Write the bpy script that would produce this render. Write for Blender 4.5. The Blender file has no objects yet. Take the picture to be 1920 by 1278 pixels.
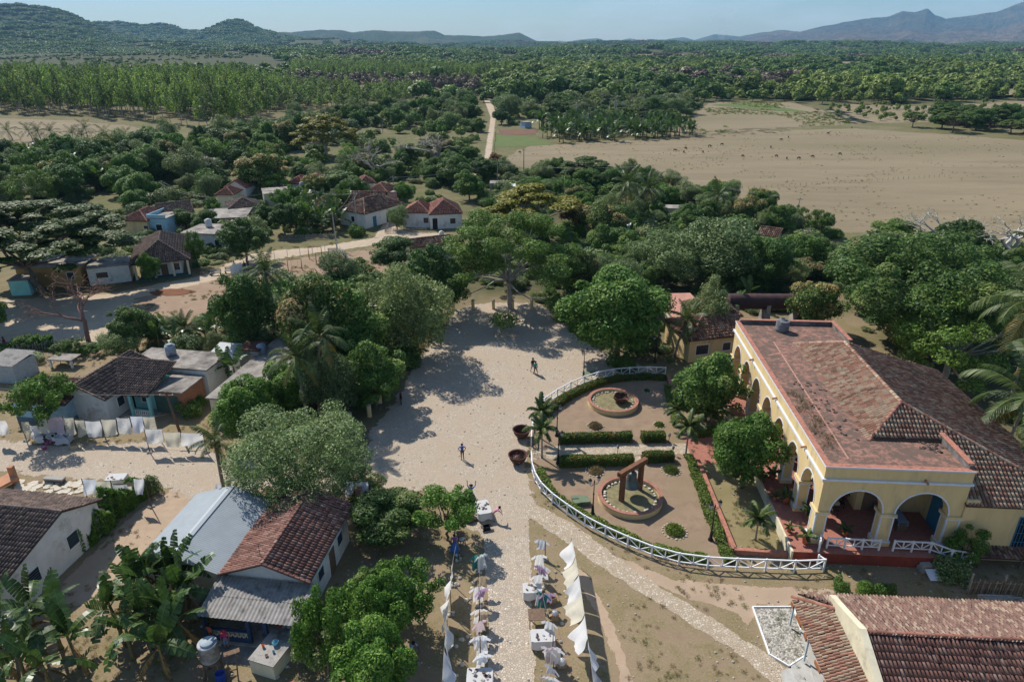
import bpy, math, random
import numpy as np
from mathutils import Vector, Matrix, Euler
S = bpy.context.scene
COL = S.collection
R = math.radians
# ------------------------------------------------------------------ camera
CAM_H, FPX, HOR = 35.0, 1280.0, 76.0
PITCH = math.atan((639 - HOR) / FPX)
cam_d = bpy.data.cameras.new('camera'); cam = bpy.data.objects.new('camera', cam_d); COL.objects.link(cam)
cam.location = (0, 0, CAM_H); cam.rotation_euler = (R(90) - PITCH, 0, 0)
cam_d.sensor_width = 36; cam_d.lens = 24; cam_d.clip_end = 60000; cam_d.clip_start = .5
S.camera = cam
# ------------------------------------------------------------------ sky, sun, exposure
SUN_EL, SUN_DIR = R(45.5), Vector((-.64, .77, 0)).normalized()      # SUN_DIR: towards the sun, on the ground
W = bpy.data.worlds.new('World'); S.world = W; W.use_nodes = True
nt = W.node_tree; nt.nodes.clear()
def wn(t, **k):
 n = nt.nodes.new(t)
 for a, b in k.items(): setattr(n, a, b)
 return n
out = wn('ShaderNodeOutputWorld'); bg = wn('ShaderNodeBackground')
sky = wn('ShaderNodeTexSky', sky_type='NISHITA', sun_disc=False, sun_elevation=SUN_EL,
         sun_rotation=math.atan2(SUN_DIR.x, SUN_DIR.y), altitude=60, air_density=1.25, dust_density=.4, ozone_density=3.0)
tc = wn('ShaderNodeTexCoord'); mp = wn('ShaderNodeMapping'); mp.inputs['Scale'].default_value = (3.2, 3.2, 13)
cn = wn('ShaderNodeTexNoise'); cn.inputs['Scale'].default_value = 2.3; cn.inputs['Detail'].default_value = 8; cn.inputs['Roughness'].default_value = .62
cr = wn('ShaderNodeValToRGB'); cr.color_ramp.elements[0].position = .46; cr.color_ramp.elements[1].position = .86
mp.inputs['Location'].default_value = (.35, .1, 1.3)
mx = wn('ShaderNodeMix', data_type='RGBA'); mx.inputs['B'].default_value = (8.2, 8.6, 9.2, 1)
L = nt.links.new
L(tc.outputs['Generated'], mp.inputs['Vector']); L(mp.outputs['Vector'], cn.inputs['Vector']); L(cn.outputs['Fac'], cr.inputs['Fac'])
cm = wn('ShaderNodeMath', operation='MULTIPLY'); cm.inputs[1].default_value = .55
L(cr.outputs['Color'], cm.inputs[0]); L(cm.outputs[0], mx.inputs['Factor'])
tn = wn('ShaderNodeMix', data_type='RGBA', blend_type='MULTIPLY'); tn.inputs['Factor'].default_value = 1; tn.inputs['B'].default_value = (.74, .90, 1.06, 1)
L(sky.outputs['Color'], tn.inputs['A']); L(tn.outputs['Result'], mx.inputs['A']); L(mx.outputs['Result'], bg.inputs['Color']); bg.inputs['Strength'].default_value = .088
L(bg.outputs['Background'], out.inputs['Surface'])
sun_d = bpy.data.lights.new('sun', 'SUN'); sun = bpy.data.objects.new('sun', sun_d); COL.objects.link(sun)
sun_d.energy = 5.0; sun_d.angle = R(.53); sun_d.color = (1, .94, .86)
sv = Vector((SUN_DIR.x * math.cos(SUN_EL), SUN_DIR.y * math.cos(SUN_EL), math.sin(SUN_EL)))
sun.rotation_euler = (-sv).to_track_quat('-Z', 'Y').to_euler(); sun.location = (-60, 80, 150)
vs = S.view_settings; vs.view_transform = 'Standard'; vs.look = 'None'; vs.exposure = .4; vs.gamma = 1; vs.use_curve_mapping = False
cy = S.cycles; cy.use_denoising = True; cy.denoiser = 'OPENIMAGEDENOISE'; cy.max_bounces = 6; cy.diffuse_bounces = 3
cy.glossy_bounces = 2; cy.transmission_bounces = 4; cy.transparent_max_bounces = 8; cy.volume_bounces = 0
cy.sample_clamp_indirect = 4
# ------------------------------------------------------------------ pixel of the photograph -> world
cp, sp = math.cos(PITCH), math.sin(PITCH)
def ray(x, y):
 u, v = (x - 960) / FPX, -(y - 639) / FPX
 return u, cp + v * sp, -sp + v * cp
def G(x, y, z=0.):                         # where the sight line of pixel (x, y) meets height z
 d = ray(x, y); t = (z - CAM_H) / d[2]
 return Vector((d[0] * t, d[1] * t, z))
def proj(X, Y, Z):
 Z -= CAM_H; dep = Y * cp - Z * sp; v = Y * sp + Z * cp
 return 960 + FPX * X / dep, 639 - FPX * v / dep
def h_at(b, ytop):                         # height of a thing standing at b whose top shows at pixel row ytop
 v = -(ytop - 639) / FPX; k = (-sp + v * cp) / (cp + v * sp)
 return CAM_H + b[1] * k - (b[2] if len(b) > 2 else 0)
def mpp(b):                                # metres per photo pixel, across, at ground point b
 return (b[1] * cp + (CAM_H - (b[2] if len(b) > 2 else 0)) * sp) / FPX
# ------------------------------------------------------------------ materials
MATS = {}
def nodes(m):
 m.use_nodes = True; t = m.node_tree; t.nodes.clear(); return t
def col4(c): return (c[0], c[1], c[2], 1)
class NT:
 def __init__(s, m): s.t = nodes(m)
 def n(s, typ, **k):
  ins = k.pop('ins', {})
  nd = s.t.nodes.new(typ)
  for a, b in k.items(): setattr(nd, a, b)
  for a, b in ins.items():
   if hasattr(b, 'bl_idname') or isinstance(b, bpy.types.NodeSocket): s.t.links.new(b, nd.inputs[a])
   else: nd.inputs[a].default_value = b
  return nd
 def noise(s, vec, scale, detail=4, rough=.6, dist=0):
  return s.n('ShaderNodeTexNoise', ins={'Vector': vec, 'Scale': scale, 'Detail': detail, 'Roughness': rough, 'Distortion': dist}).outputs['Fac']
 def ramp(s, fac, stops, interp='LINEAR'):
  nd = s.n('ShaderNodeValToRGB', ins={'Fac': fac}); e = nd.color_ramp.elements; nd.color_ramp.interpolation = interp
  while len(e) < len(stops): e.new(.5)
  for q, (p, c) in zip(e, stops):
   q.position = p; q.color = col4(c) if not isinstance(c, (int, float)) else (c, c, c, 1)
  return nd.outputs['Color']
 def mix(s, f, a, b, blend='MIX'):
  nd = s.n('ShaderNodeMix', data_type='RGBA', blend_type=blend)
  for k, v in (('Factor', f), ('A', a), ('B', b)):
   if isinstance(v, bpy.types.NodeSocket): s.t.links.new(v, nd.inputs[k])
   else: nd.inputs[k].default_value = v if isinstance(v, (int, float)) else col4(v)
  return nd.outputs['Result']
 def math(s, op, a, b=0., clamp=False):
  nd = s.n('ShaderNodeMath', operation=op, use_clamp=clamp)
  for i, v in enumerate((a, b)):
   if isinstance(v, bpy.types.NodeSocket): s.t.links.new(v, nd.inputs[i])
   else: nd.inputs[i].default_value = v
  return nd.outputs[0]
 def bump(s, h, strength=.4, dist=.05):
  return s.n('ShaderNodeBump', ins={'Height': h, 'Strength': strength, 'Distance': dist}).outputs['Normal']
 def end(s, color, rough=.9, normal=None, spec=.25, metal=0., trans=0., alpha=None):
  ins = {'Base Color': color if isinstance(color, bpy.types.NodeSocket) else col4(color), 'Roughness': rough, 'Specular IOR Level': spec, 'Metallic': metal}
  if normal is not None: ins['Normal'] = normal
  p = s.n('ShaderNodeBsdfPrincipled', ins=ins); o = s.n('ShaderNodeOutputMaterial'); sh = p.outputs[0]
  if trans:
   tr = s.n('ShaderNodeBsdfTranslucent', ins={'Color': color if isinstance(color, bpy.types.NodeSocket) else col4(color)})
   sh = s.n('ShaderNodeMixShader', ins={'Fac': trans, 1: sh, 2: tr.outputs[0]}).outputs[0]
  s.t.links.new(sh, o.inputs['Surface'])
def newmat(name):
 m = bpy.data.materials.new(name); MATS[name] = m; return m
def plain(name, c, rough=.8, var=.25, scale=3., bump=.0, spec=.25, metal=0., stain=None, stain_amt=.5, coord='Object', streak=False):
 """One colour with uneven wear: noise brightens and darkens it by var, optional stains of another colour."""
 if name in MATS: return MATS[name]
 m = newmat(name); t = NT(m); tcn = t.n('ShaderNodeTexCoord'); v = tcn.outputs['Object'] if coord == 'Object' else t.n('ShaderNodeNewGeometry').outputs['Position']
 if streak:
  v = t.n('ShaderNodeMapping', ins={'Vector': v, 'Scale': (1, 1, .25)}).outputs[0]
 f = t.noise(v, scale, 5, .65)
 lo = tuple(x * (1 - var) for x in c); hi = tuple(min(1, x * (1 + var * .8)) for x in c)
 cc = t.ramp(f, [(.3, lo), (.7, hi)])
 if stain is not None:
  f2 = t.noise(v, scale * .45, 6, .7)
  cc = t.mix(t.ramp(f2, [(.62 - .25 * stain_amt, 0.), (.72 - .1 * stain_amt, 1.)]), cc, stain)
 nrm = t.bump(t.noise(v, scale * 6, 3), bump, .02) if bump else None
 t.end(cc, rough, nrm, spec, metal); return m
def attr_fac(t, name='tint'):
 return t.n('ShaderNodeAttribute', attribute_name=name).outputs['Fac']
def leafmat(name, stops, trans=.28, rough=.55, spec=.3, objvar=.25):
 """Leaves: every leaf its own tint, every plant a little lighter or darker."""
 if name in MATS: return MATS[name]
 m = newmat(name); t = NT(m)
 c = t.ramp(attr_fac(t), stops)
 rnd = t.n('ShaderNodeObjectInfo').outputs['Random']
 c = t.mix(1., c, t.ramp(rnd, [(0, (1 - objvar,) * 3), (1, (1 + objvar * .6, 1 + objvar * .6, 1 - objvar * .1))]), 'MULTIPLY')
 t.end(c, rough, None, spec, 0, trans); return m
def tilemat(name, stops, dirt=(.06, .045, .04), dirt_amt=.4, rough=.85):
 if name in MATS: return MATS[name]
 m = newmat(name); t = NT(m); pos = t.n('ShaderNodeNewGeometry').outputs['Position']
 rnd = t.n('ShaderNodeObjectInfo').outputs['Random']
 f = t.math('FRACT', t.math('ADD', attr_fac(t), rnd))
 c = t.ramp(f, stops)
 n1 = t.noise(pos, .55, 6, .7); n2 = t.noise(pos, 5., 4, .7)
 c = t.mix(t.ramp(n1, [(.62 - dirt_amt * .3, 0.), (.85 - dirt_amt * .2, .85)]), c, dirt)
 c = t.mix(t.ramp(n2, [(.5, 0.), (.8, .55)]), c, dirt)
 t.end(c, rough, t.bump(n2, .3, .01), .2); return m
# ------------------------------------------------------------------ meshes
def obj(name, data, parent=None, mats=None, loc=None, rot=None, scale=None):
 if mats is not None and data is not None and len(data.materials) == 0:
  for m in (mats if isinstance(mats, (list, tuple)) else [mats]): data.materials.append(m)
 o = bpy.data.objects.new(name, data); COL.objects.link(o)
 if parent is not None: o.parent = parent
 if loc is not None: o.location = loc
 if rot is not None: o.rotation_euler = rot
 if scale is not None: o.scale = scale if hasattr(scale, '__len__') else (scale,) * 3
 return o
def tag(o, label=None, cat=None, group=None, kind=None):
 if label: o['label'] = label
 if cat: o['category'] = cat
 if group: o['group'] = group
 if kind: o['kind'] = kind
 return o
def thing(name, label, cat, loc=(0, 0, 0), rz=0., group=None, scale=None):
 o = obj(name, None, None, None, loc, (0, 0, rz), scale); o.empty_display_size = .3
 return tag(o, label, cat, group)
def np_mesh(name, verts, quads=None, tris=None, tint=None, smooth=False, midx=None):
 """verts (N,3); quads (M,4) and/or tris (K,3); tint: one value per face, quads first."""
 me = bpy.data.meshes.new(name)
 q = np.zeros((0, 4), np.int64) if quads is None else np.asarray(quads); t = np.zeros((0, 3), np.int64) if tris is None else np.asarray(tris)
 me.vertices.add(len(verts)); me.vertices.foreach_set('co', np.asarray(verts, np.float32).ravel())
 nl = q.size + t.size; me.loops.add(nl); me.loops.foreach_set('vertex_index', np.concatenate([q.ravel(), t.ravel()]).astype(np.int32))
 nf = len(q) + len(t); me.polygons.add(nf)
 st = np.concatenate([np.arange(len(q)) * 4, q.size + np.arange(len(t)) * 3]).astype(np.int32)
 me.polygons.foreach_set('loop_start', st)
 if smooth: me.polygons.foreach_set('use_smooth', np.ones(nf, bool))
 if midx is not None: me.polygons.foreach_set('material_index', np.asarray(midx, np.int32))
 if tint is not None:
  a = me.attributes.new('tint', 'FLOAT', 'FACE'); a.data.foreach_set('value', np.asarray(tint, np.float32))
 me.update(calc_edges=True); return me
class MB:
 """Collects simple shapes; build() links them as one mesh object."""
 def __init__(s): s.v = []; s.f = []; s.m = []; s.cm = 0
 def add(s, vs, fs):
  o = len(s.v); s.v += [tuple(p) for p in vs]; s.f += [tuple(i + o for i in f) for f in fs]; s.m += [s.cm] * len(fs); return s
 def box(s, c, d, rz=0., rot=None):
  a, b, h = d[0] / 2, d[1] / 2, d[2] / 2
  M = rot if rot is not None else Matrix.Rotation(rz, 3, 'Z'); c = Vector(c)
  vs = [c + M @ Vector(p) for p in ((-a, -b, -h), (a, -b, -h), (a, b, -h), (-a, b, -h), (-a, -b, h), (a, -b, h), (a, b, h), (-a, b, h))]
  return s.add(vs, [(3, 2, 1, 0), (4, 5, 6, 7), (0, 1, 5, 4), (1, 2, 6, 5), (2, 3, 7, 6), (3, 0, 4, 7)])
 def b6(s, x0, x1, y0, y1, z0, z1): return s.box(((x0 + x1) / 2, (y0 + y1) / 2, (z0 + z1) / 2), (x1 - x0, y1 - y0, z1 - z0))
 def bar(s, p, q, w, h=None):
  p, q = Vector(p), Vector(q); d = q - p; h = h or w
  return s.box((p + q) / 2, (w, h, d.length), rot=d.to_track_quat('Z', 'Y').to_matrix())
 def tube(s, pts, rad, n=6, cap=True):
  pts = [Vector(p) for p in pts]; rad = rad if hasattr(rad, '__len__') else [rad] * len(pts); vs = []; up = Vector((.31, .17, .9))
  for i, p in enumerate(pts):
   d = (pts[min(i + 1, len(pts) - 1)] - pts[max(i - 1, 0)]).normalized(); a = d.cross(up)
   if a.length < 1e-3: a = d.cross(Vector((1, 0, 0)))
   a.normalize(); b = d.cross(a)
   vs += [p + (a * math.cos(2 * math.pi * k / n) + b * math.sin(2 * math.pi * k / n)) * rad[i] for k in range(n)]
  fs = [(i * n + k, (i + 1) * n + k, (i + 1) * n + (k + 1) % n, i * n + (k + 1) % n) for i in range(len(pts) - 1) for k in range(n)]
  if cap: fs += [tuple(range(n)), tuple(range(len(pts) * n - 1, (len(pts) - 1) * n - 1, -1))]
  return s.add(vs, fs)
 def lathe(s, prof, n=16, c=(0, 0, 0), cap=False, a0=0., a1=2 * math.pi):
  full = abs(a1 - a0 - 2 * math.pi) < 1e-6; k_ = n if full else n + 1; c = Vector(c); vs = []
  for r, z in prof: vs += [c + Vector((r * math.cos(a0 + (a1 - a0) * k / n), r * math.sin(a0 + (a1 - a0) * k / n), z)) for k in range(k_)]
  fs = [(i * k_ + k, i * k_ + (k + 1) % k_, (i + 1) * k_ + (k + 1) % k_, (i + 1) * k_ + k) for i in range(len(prof) - 1) for k in range(n)]
  if cap: fs += [tuple(range(k_ - 1, -1, -1)), tuple(range((len(prof) - 1) * k_, len(prof) * k_))]
  return s.add(vs, fs)
 def prism(s, poly, z0, z1):
  n = len(poly); vs = [(p[0], p[1], z0) for p in poly] + [(p[0], p[1], z1) for p in poly]
  return s.add(vs, [tuple(range(n - 1, -1, -1)), tuple(range(n, 2 * n))] + [(k, (k + 1) % n, n + (k + 1) % n, n + k) for k in range(n)])
 def face(s, *ps): return s.add(ps, [tuple(range(len(ps)))])
 def slab(s, ps, t):                                  # a flat polygon given thickness t downwards along its normal
  ps = [Vector(p) for p in ps]; nrm = (ps[1] - ps[0]).cross(ps[2] - ps[0]).normalized(); n = len(ps)
  if nrm.z < 0: nrm = -nrm; ps = ps[::-1]
  return s.add(ps + [p - nrm * t for p in ps], [tuple(range(n)), tuple(range(2 * n - 1, n - 1, -1))] + [(k, n + k, n + (k + 1) % n, (k + 1) % n) for k in range(n)])
 def mesh(s, name='m', smooth=False):
  me = bpy.data.meshes.new(name); me.from_pydata(s.v, [], s.f); me.polygons.foreach_set('material_index', s.m)
  if smooth: me.polygons.foreach_set('use_smooth', [True] * len(s.f))
  me.update(); return me
 def build(s, name, mats, parent=None, smooth=False, loc=None, rz=None):
  return obj(name, s.mesh(name, smooth), parent, mats, loc, None if rz is None else (0, 0, rz))
def dup(o, parent=None, loc=None, rz=None, scale=None):
 """A copy of a thing with copies of its parts and sub-parts."""
 kids = list(o.children); c = o.copy(); COL.objects.link(c); c.parent = parent
 if loc is not None: c.location = loc
 if rz is not None: c.rotation_euler = (c.rotation_euler[0], c.rotation_euler[1], rz)
 if scale is not None: c.scale = scale if hasattr(scale, '__len__') else (scale,) * 3
 for k in kids: dup(k, c)
 return c
# ------------------------------------------------------------------ noise
def vnoise(x, y, seed=0):
 xi = np.floor(x).astype(np.int64); yi = np.floor(y).astype(np.int64); xf = x - xi; yf = y - yi
 def hsh(a, b):
  n = (a * 374761393 + b * 668265263 + seed * 1442695041) & 0xFFFFFFFF
  n = ((n ^ (n >> 13)) * 1274126177) & 0xFFFFFFFF; n = n ^ (n >> 16); return (n & 0xFFFF) / 65535.
 u = xf * xf * (3 - 2 * xf); v = yf * yf * (3 - 2 * yf)
 return (hsh(xi, yi) * (1 - u) + hsh(xi + 1, yi) * u) * (1 - v) + (hsh(xi, yi + 1) * (1 - u) + hsh(xi + 1, yi + 1) * u) * v
def fbm(x, y, seed=0, oct=5, gain=.5, ridge=False):
 s = 0; a = 1; tot = 0
 for o in range(oct):
  n = vnoise(x * 2 ** o + 17.3 * o, y * 2 ** o - 9.1 * o, seed + o)
  if ridge: n = 1 - abs(2 * n - 1)
  s = s + a * n; tot += a; a *= gain
 return s / tot
def inpoly(px, py, poly):
 poly = np.asarray(poly, float); r = np.zeros(px.shape, bool); n = len(poly)
 for i in range(n):
  x1, y1 = poly[i]; x2, y2 = poly[(i + 1) % n]
  c = ((y1 > py) != (y2 > py))
  with np.errstate(divide='ignore', invalid='ignore'): r ^= c & (px < (x2 - x1) * (py - y1) / (y2 - y1 + 1e-12) + x1)
 return r
def edgedist(px, py, poly, closed=True):
 poly = np.asarray(poly, float); d = np.full(px.shape, 1e9); n = len(poly)
 for i in range(n if closed else n - 1):
  x1, y1 = poly[i]; x2, y2 = poly[(i + 1) % n]; dx, dy = x2 - x1, y2 - y1
  t = np.clip(((px - x1) * dx + (py - y1) * dy) / (dx * dx + dy * dy + 1e-9), 0, 1)
  d = np.minimum(d, np.hypot(px - x1 - t * dx, py - y1 - t * dy))
 return d
rng = np.random.default_rng(7); random.seed(7)
# ================================================================== ground
def ghei(x, y):                                   # gentle swells far out on the plain, level near the village
 k = np.clip((y - 420) / 2500., 0, 1) ** 1.2
 return k * (fbm(x / 420., y / 420., 3, 3) - .42) * 75
PX = {}                                           # outlines on the photograph, all on the ground
PX['plaza'] = [(690, 912), (684, 862), (700, 802), (735, 760), (770, 700), (800, 655), (830, 620), (850, 588), (880, 572), (930, 567), (1010, 570), (1050, 600), (1078, 626), (1112, 650), (1160, 672), (1215, 688), (1245, 694), (1190, 700), (1120, 708), (1060, 730), (1012, 764), (994, 800), (988, 860), (992, 905), (1003, 940), (994, 962), (988, 1004), (912, 1012), (880, 985), (868, 950), (830, 922), (780, 915)]
PX['street'] = [(872, 960), (992, 950), (992, 1010), (998, 1100), (1003, 1278), (1008, 1420), (905, 1420), (917, 1278), (914, 1100), (905, 1010)]
PX['leftstreet'] = [(-90, 836), (0, 824), (100, 838), (200, 832), (300, 826), (380, 838), (420, 858), (560, 876), (706, 872), (706, 915), (600, 930), (500, 918), (410, 915), (350, 938), (320, 912), (200, 902), (90, 893), (0, 884), (-90, 884)]
PX['road'] = [(735, 408), (716, 425), (700, 446), (640, 456), (600, 463), (520, 469), (470, 477), (430, 493), (400, 509), (360, 521), (300, 531), (240, 545), (180, 553), (100, 558), (-80, 562), (-80, 646), (205, 641), (232, 602), (250, 568), (330, 546), (400, 526), (440, 510), (500, 489), (600, 473), (680, 463), (740, 451), (830, 446), (836, 438), (760, 434), (742, 424), (750, 410)]
PX['path'] = [(985, 944), (1003, 944), (1080, 985), (1180, 1062), (1285, 1128), (1420, 1212), (1500, 1268), (1470, 1300), (1395, 1232), (1280, 1160), (1160, 1085), (1060, 1015), (988, 968)]
PX['pasture'] = [(950, 292), (1000, 273), (1180, 263), (1310, 254), (1400, 246), (1600, 241), (1760, 251), (1920, 263), (2400, 285), (2400, 500), (1900, 480), (1700, 440), (1560, 436), (1450, 396), (1330, 356), (1200, 334), (1060, 322), (960, 312)]
PX['leftfield'] = [(-400, 224), (0, 222), (130, 226), (240, 236), (330, 256), (318, 276), (230, 287), (160, 297), (0, 303), (-400, 310)]
PX['dryfield'] = [(1330, 192), (1480, 192), (1545, 207), (1600, 232), (1480, 240), (1310, 253), (1240, 256), (1290, 225)]
PX['dryfield2'] = [(1545, 205), (1600, 195), (1720, 200), (1900, 190), (2200, 192), (2200, 208), (1920, 212), (1780, 228), (1600, 232)]
PX['crop'] = [(1330, 197), (1400, 192), (1525, 211), (1450, 208)]
PX['crop2'] = [(930, 250), (1010, 258), (1040, 272), (950, 276), (926, 276)]
PX['plot'] = [(935, 243), (1005, 243), (1010, 252), (940, 254)]
PX['meadow'] = [(600, 262), (700, 250), (850, 262), (905, 275), (900, 305), (760, 335), (640, 320), (560, 292)]
PX['track'] = [(908, 188), (922, 186), (930, 216), (926, 252), (920, 300), (900, 332), (886, 330), (908, 300), (914, 258), (920, 220)]
PX['scrub'] = [(-500, 92), (-500, 150), (0, 148), (300, 150), (520, 140), (560, 120), (420, 104), (200, 96)]
PX['euca'] = [(-420, 160), (-420, 215), (0, 212), (110, 220), (240, 224), (330, 238), (430, 246), (500, 235), (520, 216), (620, 207), (700, 202), (770, 192), (770, 178), (540, 166), (300, 158)]
PX['euca2'] = [(540, 152), (700, 160), (885, 160), (962, 150), (962, 138), (700, 132), (540, 130)]
PX['teak'] = [(500, 152), (540, 166), (640, 173), (770, 178), (900, 186), (898, 162), (760, 161), (600, 156)]
PX['redwood'] = [(1180, 150), (1300, 152), (1540, 158), (1540, 168), (1300, 166), (1180, 160)]
PX['garden'] = [(1247, 703), (1180, 702), (1110, 712), (1062, 732), (1012, 772), (998, 810), (996, 862), (1010, 905), (1050, 944), (1120, 992), (1200, 1032), (1300, 1058), (1365, 1066), (1340, 960), (1300, 880), (1268, 780), (1255, 735)]
def wpoly(px): return [tuple(G(x, y)[:2]) for x, y in px]
WP = {k: wpoly(v) for k, v in PX.items()}
def pxin(X, Y, key):                              # world points against an outline
 return inpoly(X, Y, WP[key])
# materials of the ground
def ground_mat():
 m = newmat('earth_and_dry_grass'); t = NT(m); P = t.n('ShaderNodeNewGeometry').outputs['Position']
 z = t.n('ShaderNodeSeparateColor', ins={'Color': t.n('ShaderNodeAttribute', attribute_name='zone').outputs['Color']})
 big = t.noise(P, .06, 6, .65); mid = t.noise(P, .5, 6, .7); fine = t.noise(P, 7., 4, .75)
 dirt = t.mix(t.ramp(mid, [(.35, 0.), (.62, 1.)]), (.225, .16, .105), (.35, .265, .185))
 grass = t.mix(t.ramp(fine, [(.3, 0.), (.7, 1.)]), (.13, .105, .052), (.26, .21, .115))
 c = t.mix(t.ramp(t.math('ADD', mid, t.math('MULTIPLY', big, .5)), [(.58, 0.), (.8, .95)]), dirt, grass)
 green = t.mix(t.ramp(fine, [(.3, 0.), (.7, 1.)]), (.045, .062, .018), (.11, .125, .045))
 gf = t.math('MULTIPLY', z.outputs['Green'], t.ramp(t.math('ADD', t.math('MULTIPLY', mid, .7), t.math('MULTIPLY', big, .6)), [(.35, .25), (.75, 1.)]))
 c = t.mix(gf, c, green)
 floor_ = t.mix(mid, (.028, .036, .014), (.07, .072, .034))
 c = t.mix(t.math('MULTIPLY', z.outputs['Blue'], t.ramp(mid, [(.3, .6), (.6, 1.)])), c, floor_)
 c = t.mix(t.math('MULTIPLY', t.ramp(fine, [(.62, 0.), (.75, .5)]), z.outputs['Red']), c, (.48, .42, .34))
 t.end(c, .95, t.bump(t.math('ADD', mid, t.math('MULTIPLY', fine, .25)), .35, .12), .1); return m
def ragged(t, amp, scale):                        # outline that dissolves raggedly instead of ending in a ruled line
 P = t.n('ShaderNodeNewGeometry').outputs['Position']
 e = attr_fac(t, 'edge'); return P, t.math('GREATER_THAN', t.math('ADD', e, t.math('MULTIPLY', t.math('SUBTRACT', t.noise(P, scale, 5, .7), .5), amp)), .0)
def cutout(t, color, fac, rough, nrm, spec=.15):
 p = t.n('ShaderNodeBsdfPrincipled', ins={'Base Color': color, 'Roughness': rough, 'Specular IOR Level': spec, 'Normal': nrm})
 tr = t.n('ShaderNodeBsdfTransparent'); mxs = t.n('ShaderNodeMixShader', ins={'Fac': fac, 1: tr.outputs[0], 2: p.outputs[0]})
 t.t.links.new(mxs.outputs[0], t.n('ShaderNodeOutputMaterial').inputs['Surface'])
def cobble_mat(name, scale, dust, amp=1.6, stones=None):
 m = newmat(name); t = NT(m); P, cut = ragged(t, amp, .7)
 wob = t.n('ShaderNodeVectorMath', operation='ADD', ins={0: P, 1: t.n('ShaderNodeVectorMath', operation='SCALE', ins={0: t.n('ShaderNodeTexNoise', ins={'Vector': P, 'Scale': 2.}).outputs['Color'], 'Scale': .22}).outputs[0]}).outputs[0]
 v = t.n('ShaderNodeTexVoronoi', voronoi_dimensions='2D', ins={'Vector': wob, 'Scale': scale})
 e = t.n('ShaderNodeTexVoronoi', voronoi_dimensions='2D', feature='DISTANCE_TO_EDGE', ins={'Vector': wob, 'Scale': scale})
 rnd = t.n('ShaderNodeSeparateColor', ins={'Color': v.outputs['Color']}).outputs['Red']
 st = t.ramp(rnd, stones or [(0., (.32, .29, .25)), (.25, (.41, .35, .28)), (.6, (.47, .395, .305)), (.93, (.51, .44, .35)), (1., (.64, .58, .49))])
 n = t.noise(P, .25, 6, .7); n2 = t.noise(P, 1.6, 5, .7)
 dirt = t.mix(n2, (.35, .27, .19), (.47, .38, .28))
 joint = t.ramp(e.outputs['Distance'], [(.03, 0.), (.13, 1.)])
 c = t.mix(joint, t.mix(.3, dirt, (.2, .15, .1)), st)
 c = t.mix(t.ramp(t.math('ADD', t.math('MULTIPLY', n, .65), t.math('MULTIPLY', n2, .35)), [(.66 - dust * .4, 0.), (.86 - dust * .4, .92)]), c, dirt)
 h = t.math('MULTIPLY', joint, t.math('ADD', rnd, .6))
 cutout(t, c, cut, .85, t.bump(h, .6, .05)); return m
def soil_mat(name, a, b, c3, scale=.8, amp=1.5, fine=9., bump=.4, ascale=.7, aniso=None):
 m = newmat(name); t = NT(m); P, cut = ragged(t, amp, ascale)
 if aniso: P = t.n('ShaderNodeMapping', ins={'Vector': P, 'Scale': aniso}).outputs[0]
 n = t.noise(P, scale, 6, .7); f = t.noise(P, fine, 4, .75); g = t.noise(P, scale * .25, 5, .65)
 c = t.mix(t.ramp(n, [(.32, 0.), (.68, 1.)]), a, b); c = t.mix(t.ramp(g, [(.5, 0.), (.72, .8)]), c, c3)
 c = t.mix(t.ramp(f, [(.58, 0.), (.8, .45)]), c, tuple(x * 1.45 for x in b)); c = t.mix(t.ramp(f, [(.2, .45), (.42, 0.)]), c, tuple(x * .5 for x in a))
 cutout(t, c, cut, .95, t.bump(t.math('ADD', n, t.math('MULTIPLY', f, .4)), bump, .08)); return m
def gravel_mat():
 m = newmat('grey_gravel'); t = NT(m); P = t.n('ShaderNodeNewGeometry').outputs['Position']
 v = t.n('ShaderNodeTexVoronoi', ins={'Vector': P, 'Scale': 9.}); r = t.n('ShaderNodeSeparateColor', ins={'Color': v.outputs['Color']}).outputs['Red']
 c = t.ramp(r, [(0., (.16, .15, .13)), (.5, (.30, .28, .24)), (1., (.5, .47, .4))])
 t.end(c, .9, t.bump(t.math('SUBTRACT', 1., v.outputs['Distance']), .7, .05), .2); return m
# the one sheet of ground
ys = np.concatenate([np.linspace(-60, 20, 12)[:-1], np.linspace(20, 150, 190)[:-1], 150 * 1.021 ** np.arange(0, 206)]); us = np.linspace(-1.6, 1.6, 330)
Ug, Yg = np.meshgrid(us, ys); Xg = Ug * (np.maximum(Yg, 0) + 45)
Zg = np.where(Yg > 400, ghei(Xg, Yg), 0)
nr, nc = Xg.shape; idx = np.arange(nr * nc).reshape(nr, nc)
quads = np.stack([idx[:-1, :-1], idx[:-1, 1:], idx[1:, 1:], idx[1:, :-1]], -1).reshape(-1, 4)
gm = np_mesh('ground', np.stack([Xg, Yg, Zg], -1).reshape(-1, 3), quads, smooth=True)
fx, fy = Xg.ravel(), Yg.ravel()
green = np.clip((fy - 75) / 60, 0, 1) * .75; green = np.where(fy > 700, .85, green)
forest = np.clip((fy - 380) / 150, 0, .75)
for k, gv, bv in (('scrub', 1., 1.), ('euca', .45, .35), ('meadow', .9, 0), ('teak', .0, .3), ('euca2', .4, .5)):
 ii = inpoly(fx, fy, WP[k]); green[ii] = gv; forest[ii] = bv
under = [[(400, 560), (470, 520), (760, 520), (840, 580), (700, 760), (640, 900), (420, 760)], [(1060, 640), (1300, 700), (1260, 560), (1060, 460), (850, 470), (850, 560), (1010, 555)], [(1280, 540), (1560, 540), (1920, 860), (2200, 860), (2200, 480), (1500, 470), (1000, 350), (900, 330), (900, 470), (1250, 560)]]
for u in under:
 ii = inpoly(fx, fy, wpoly(u)); forest[ii] = .75; green[ii] = .5
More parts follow.
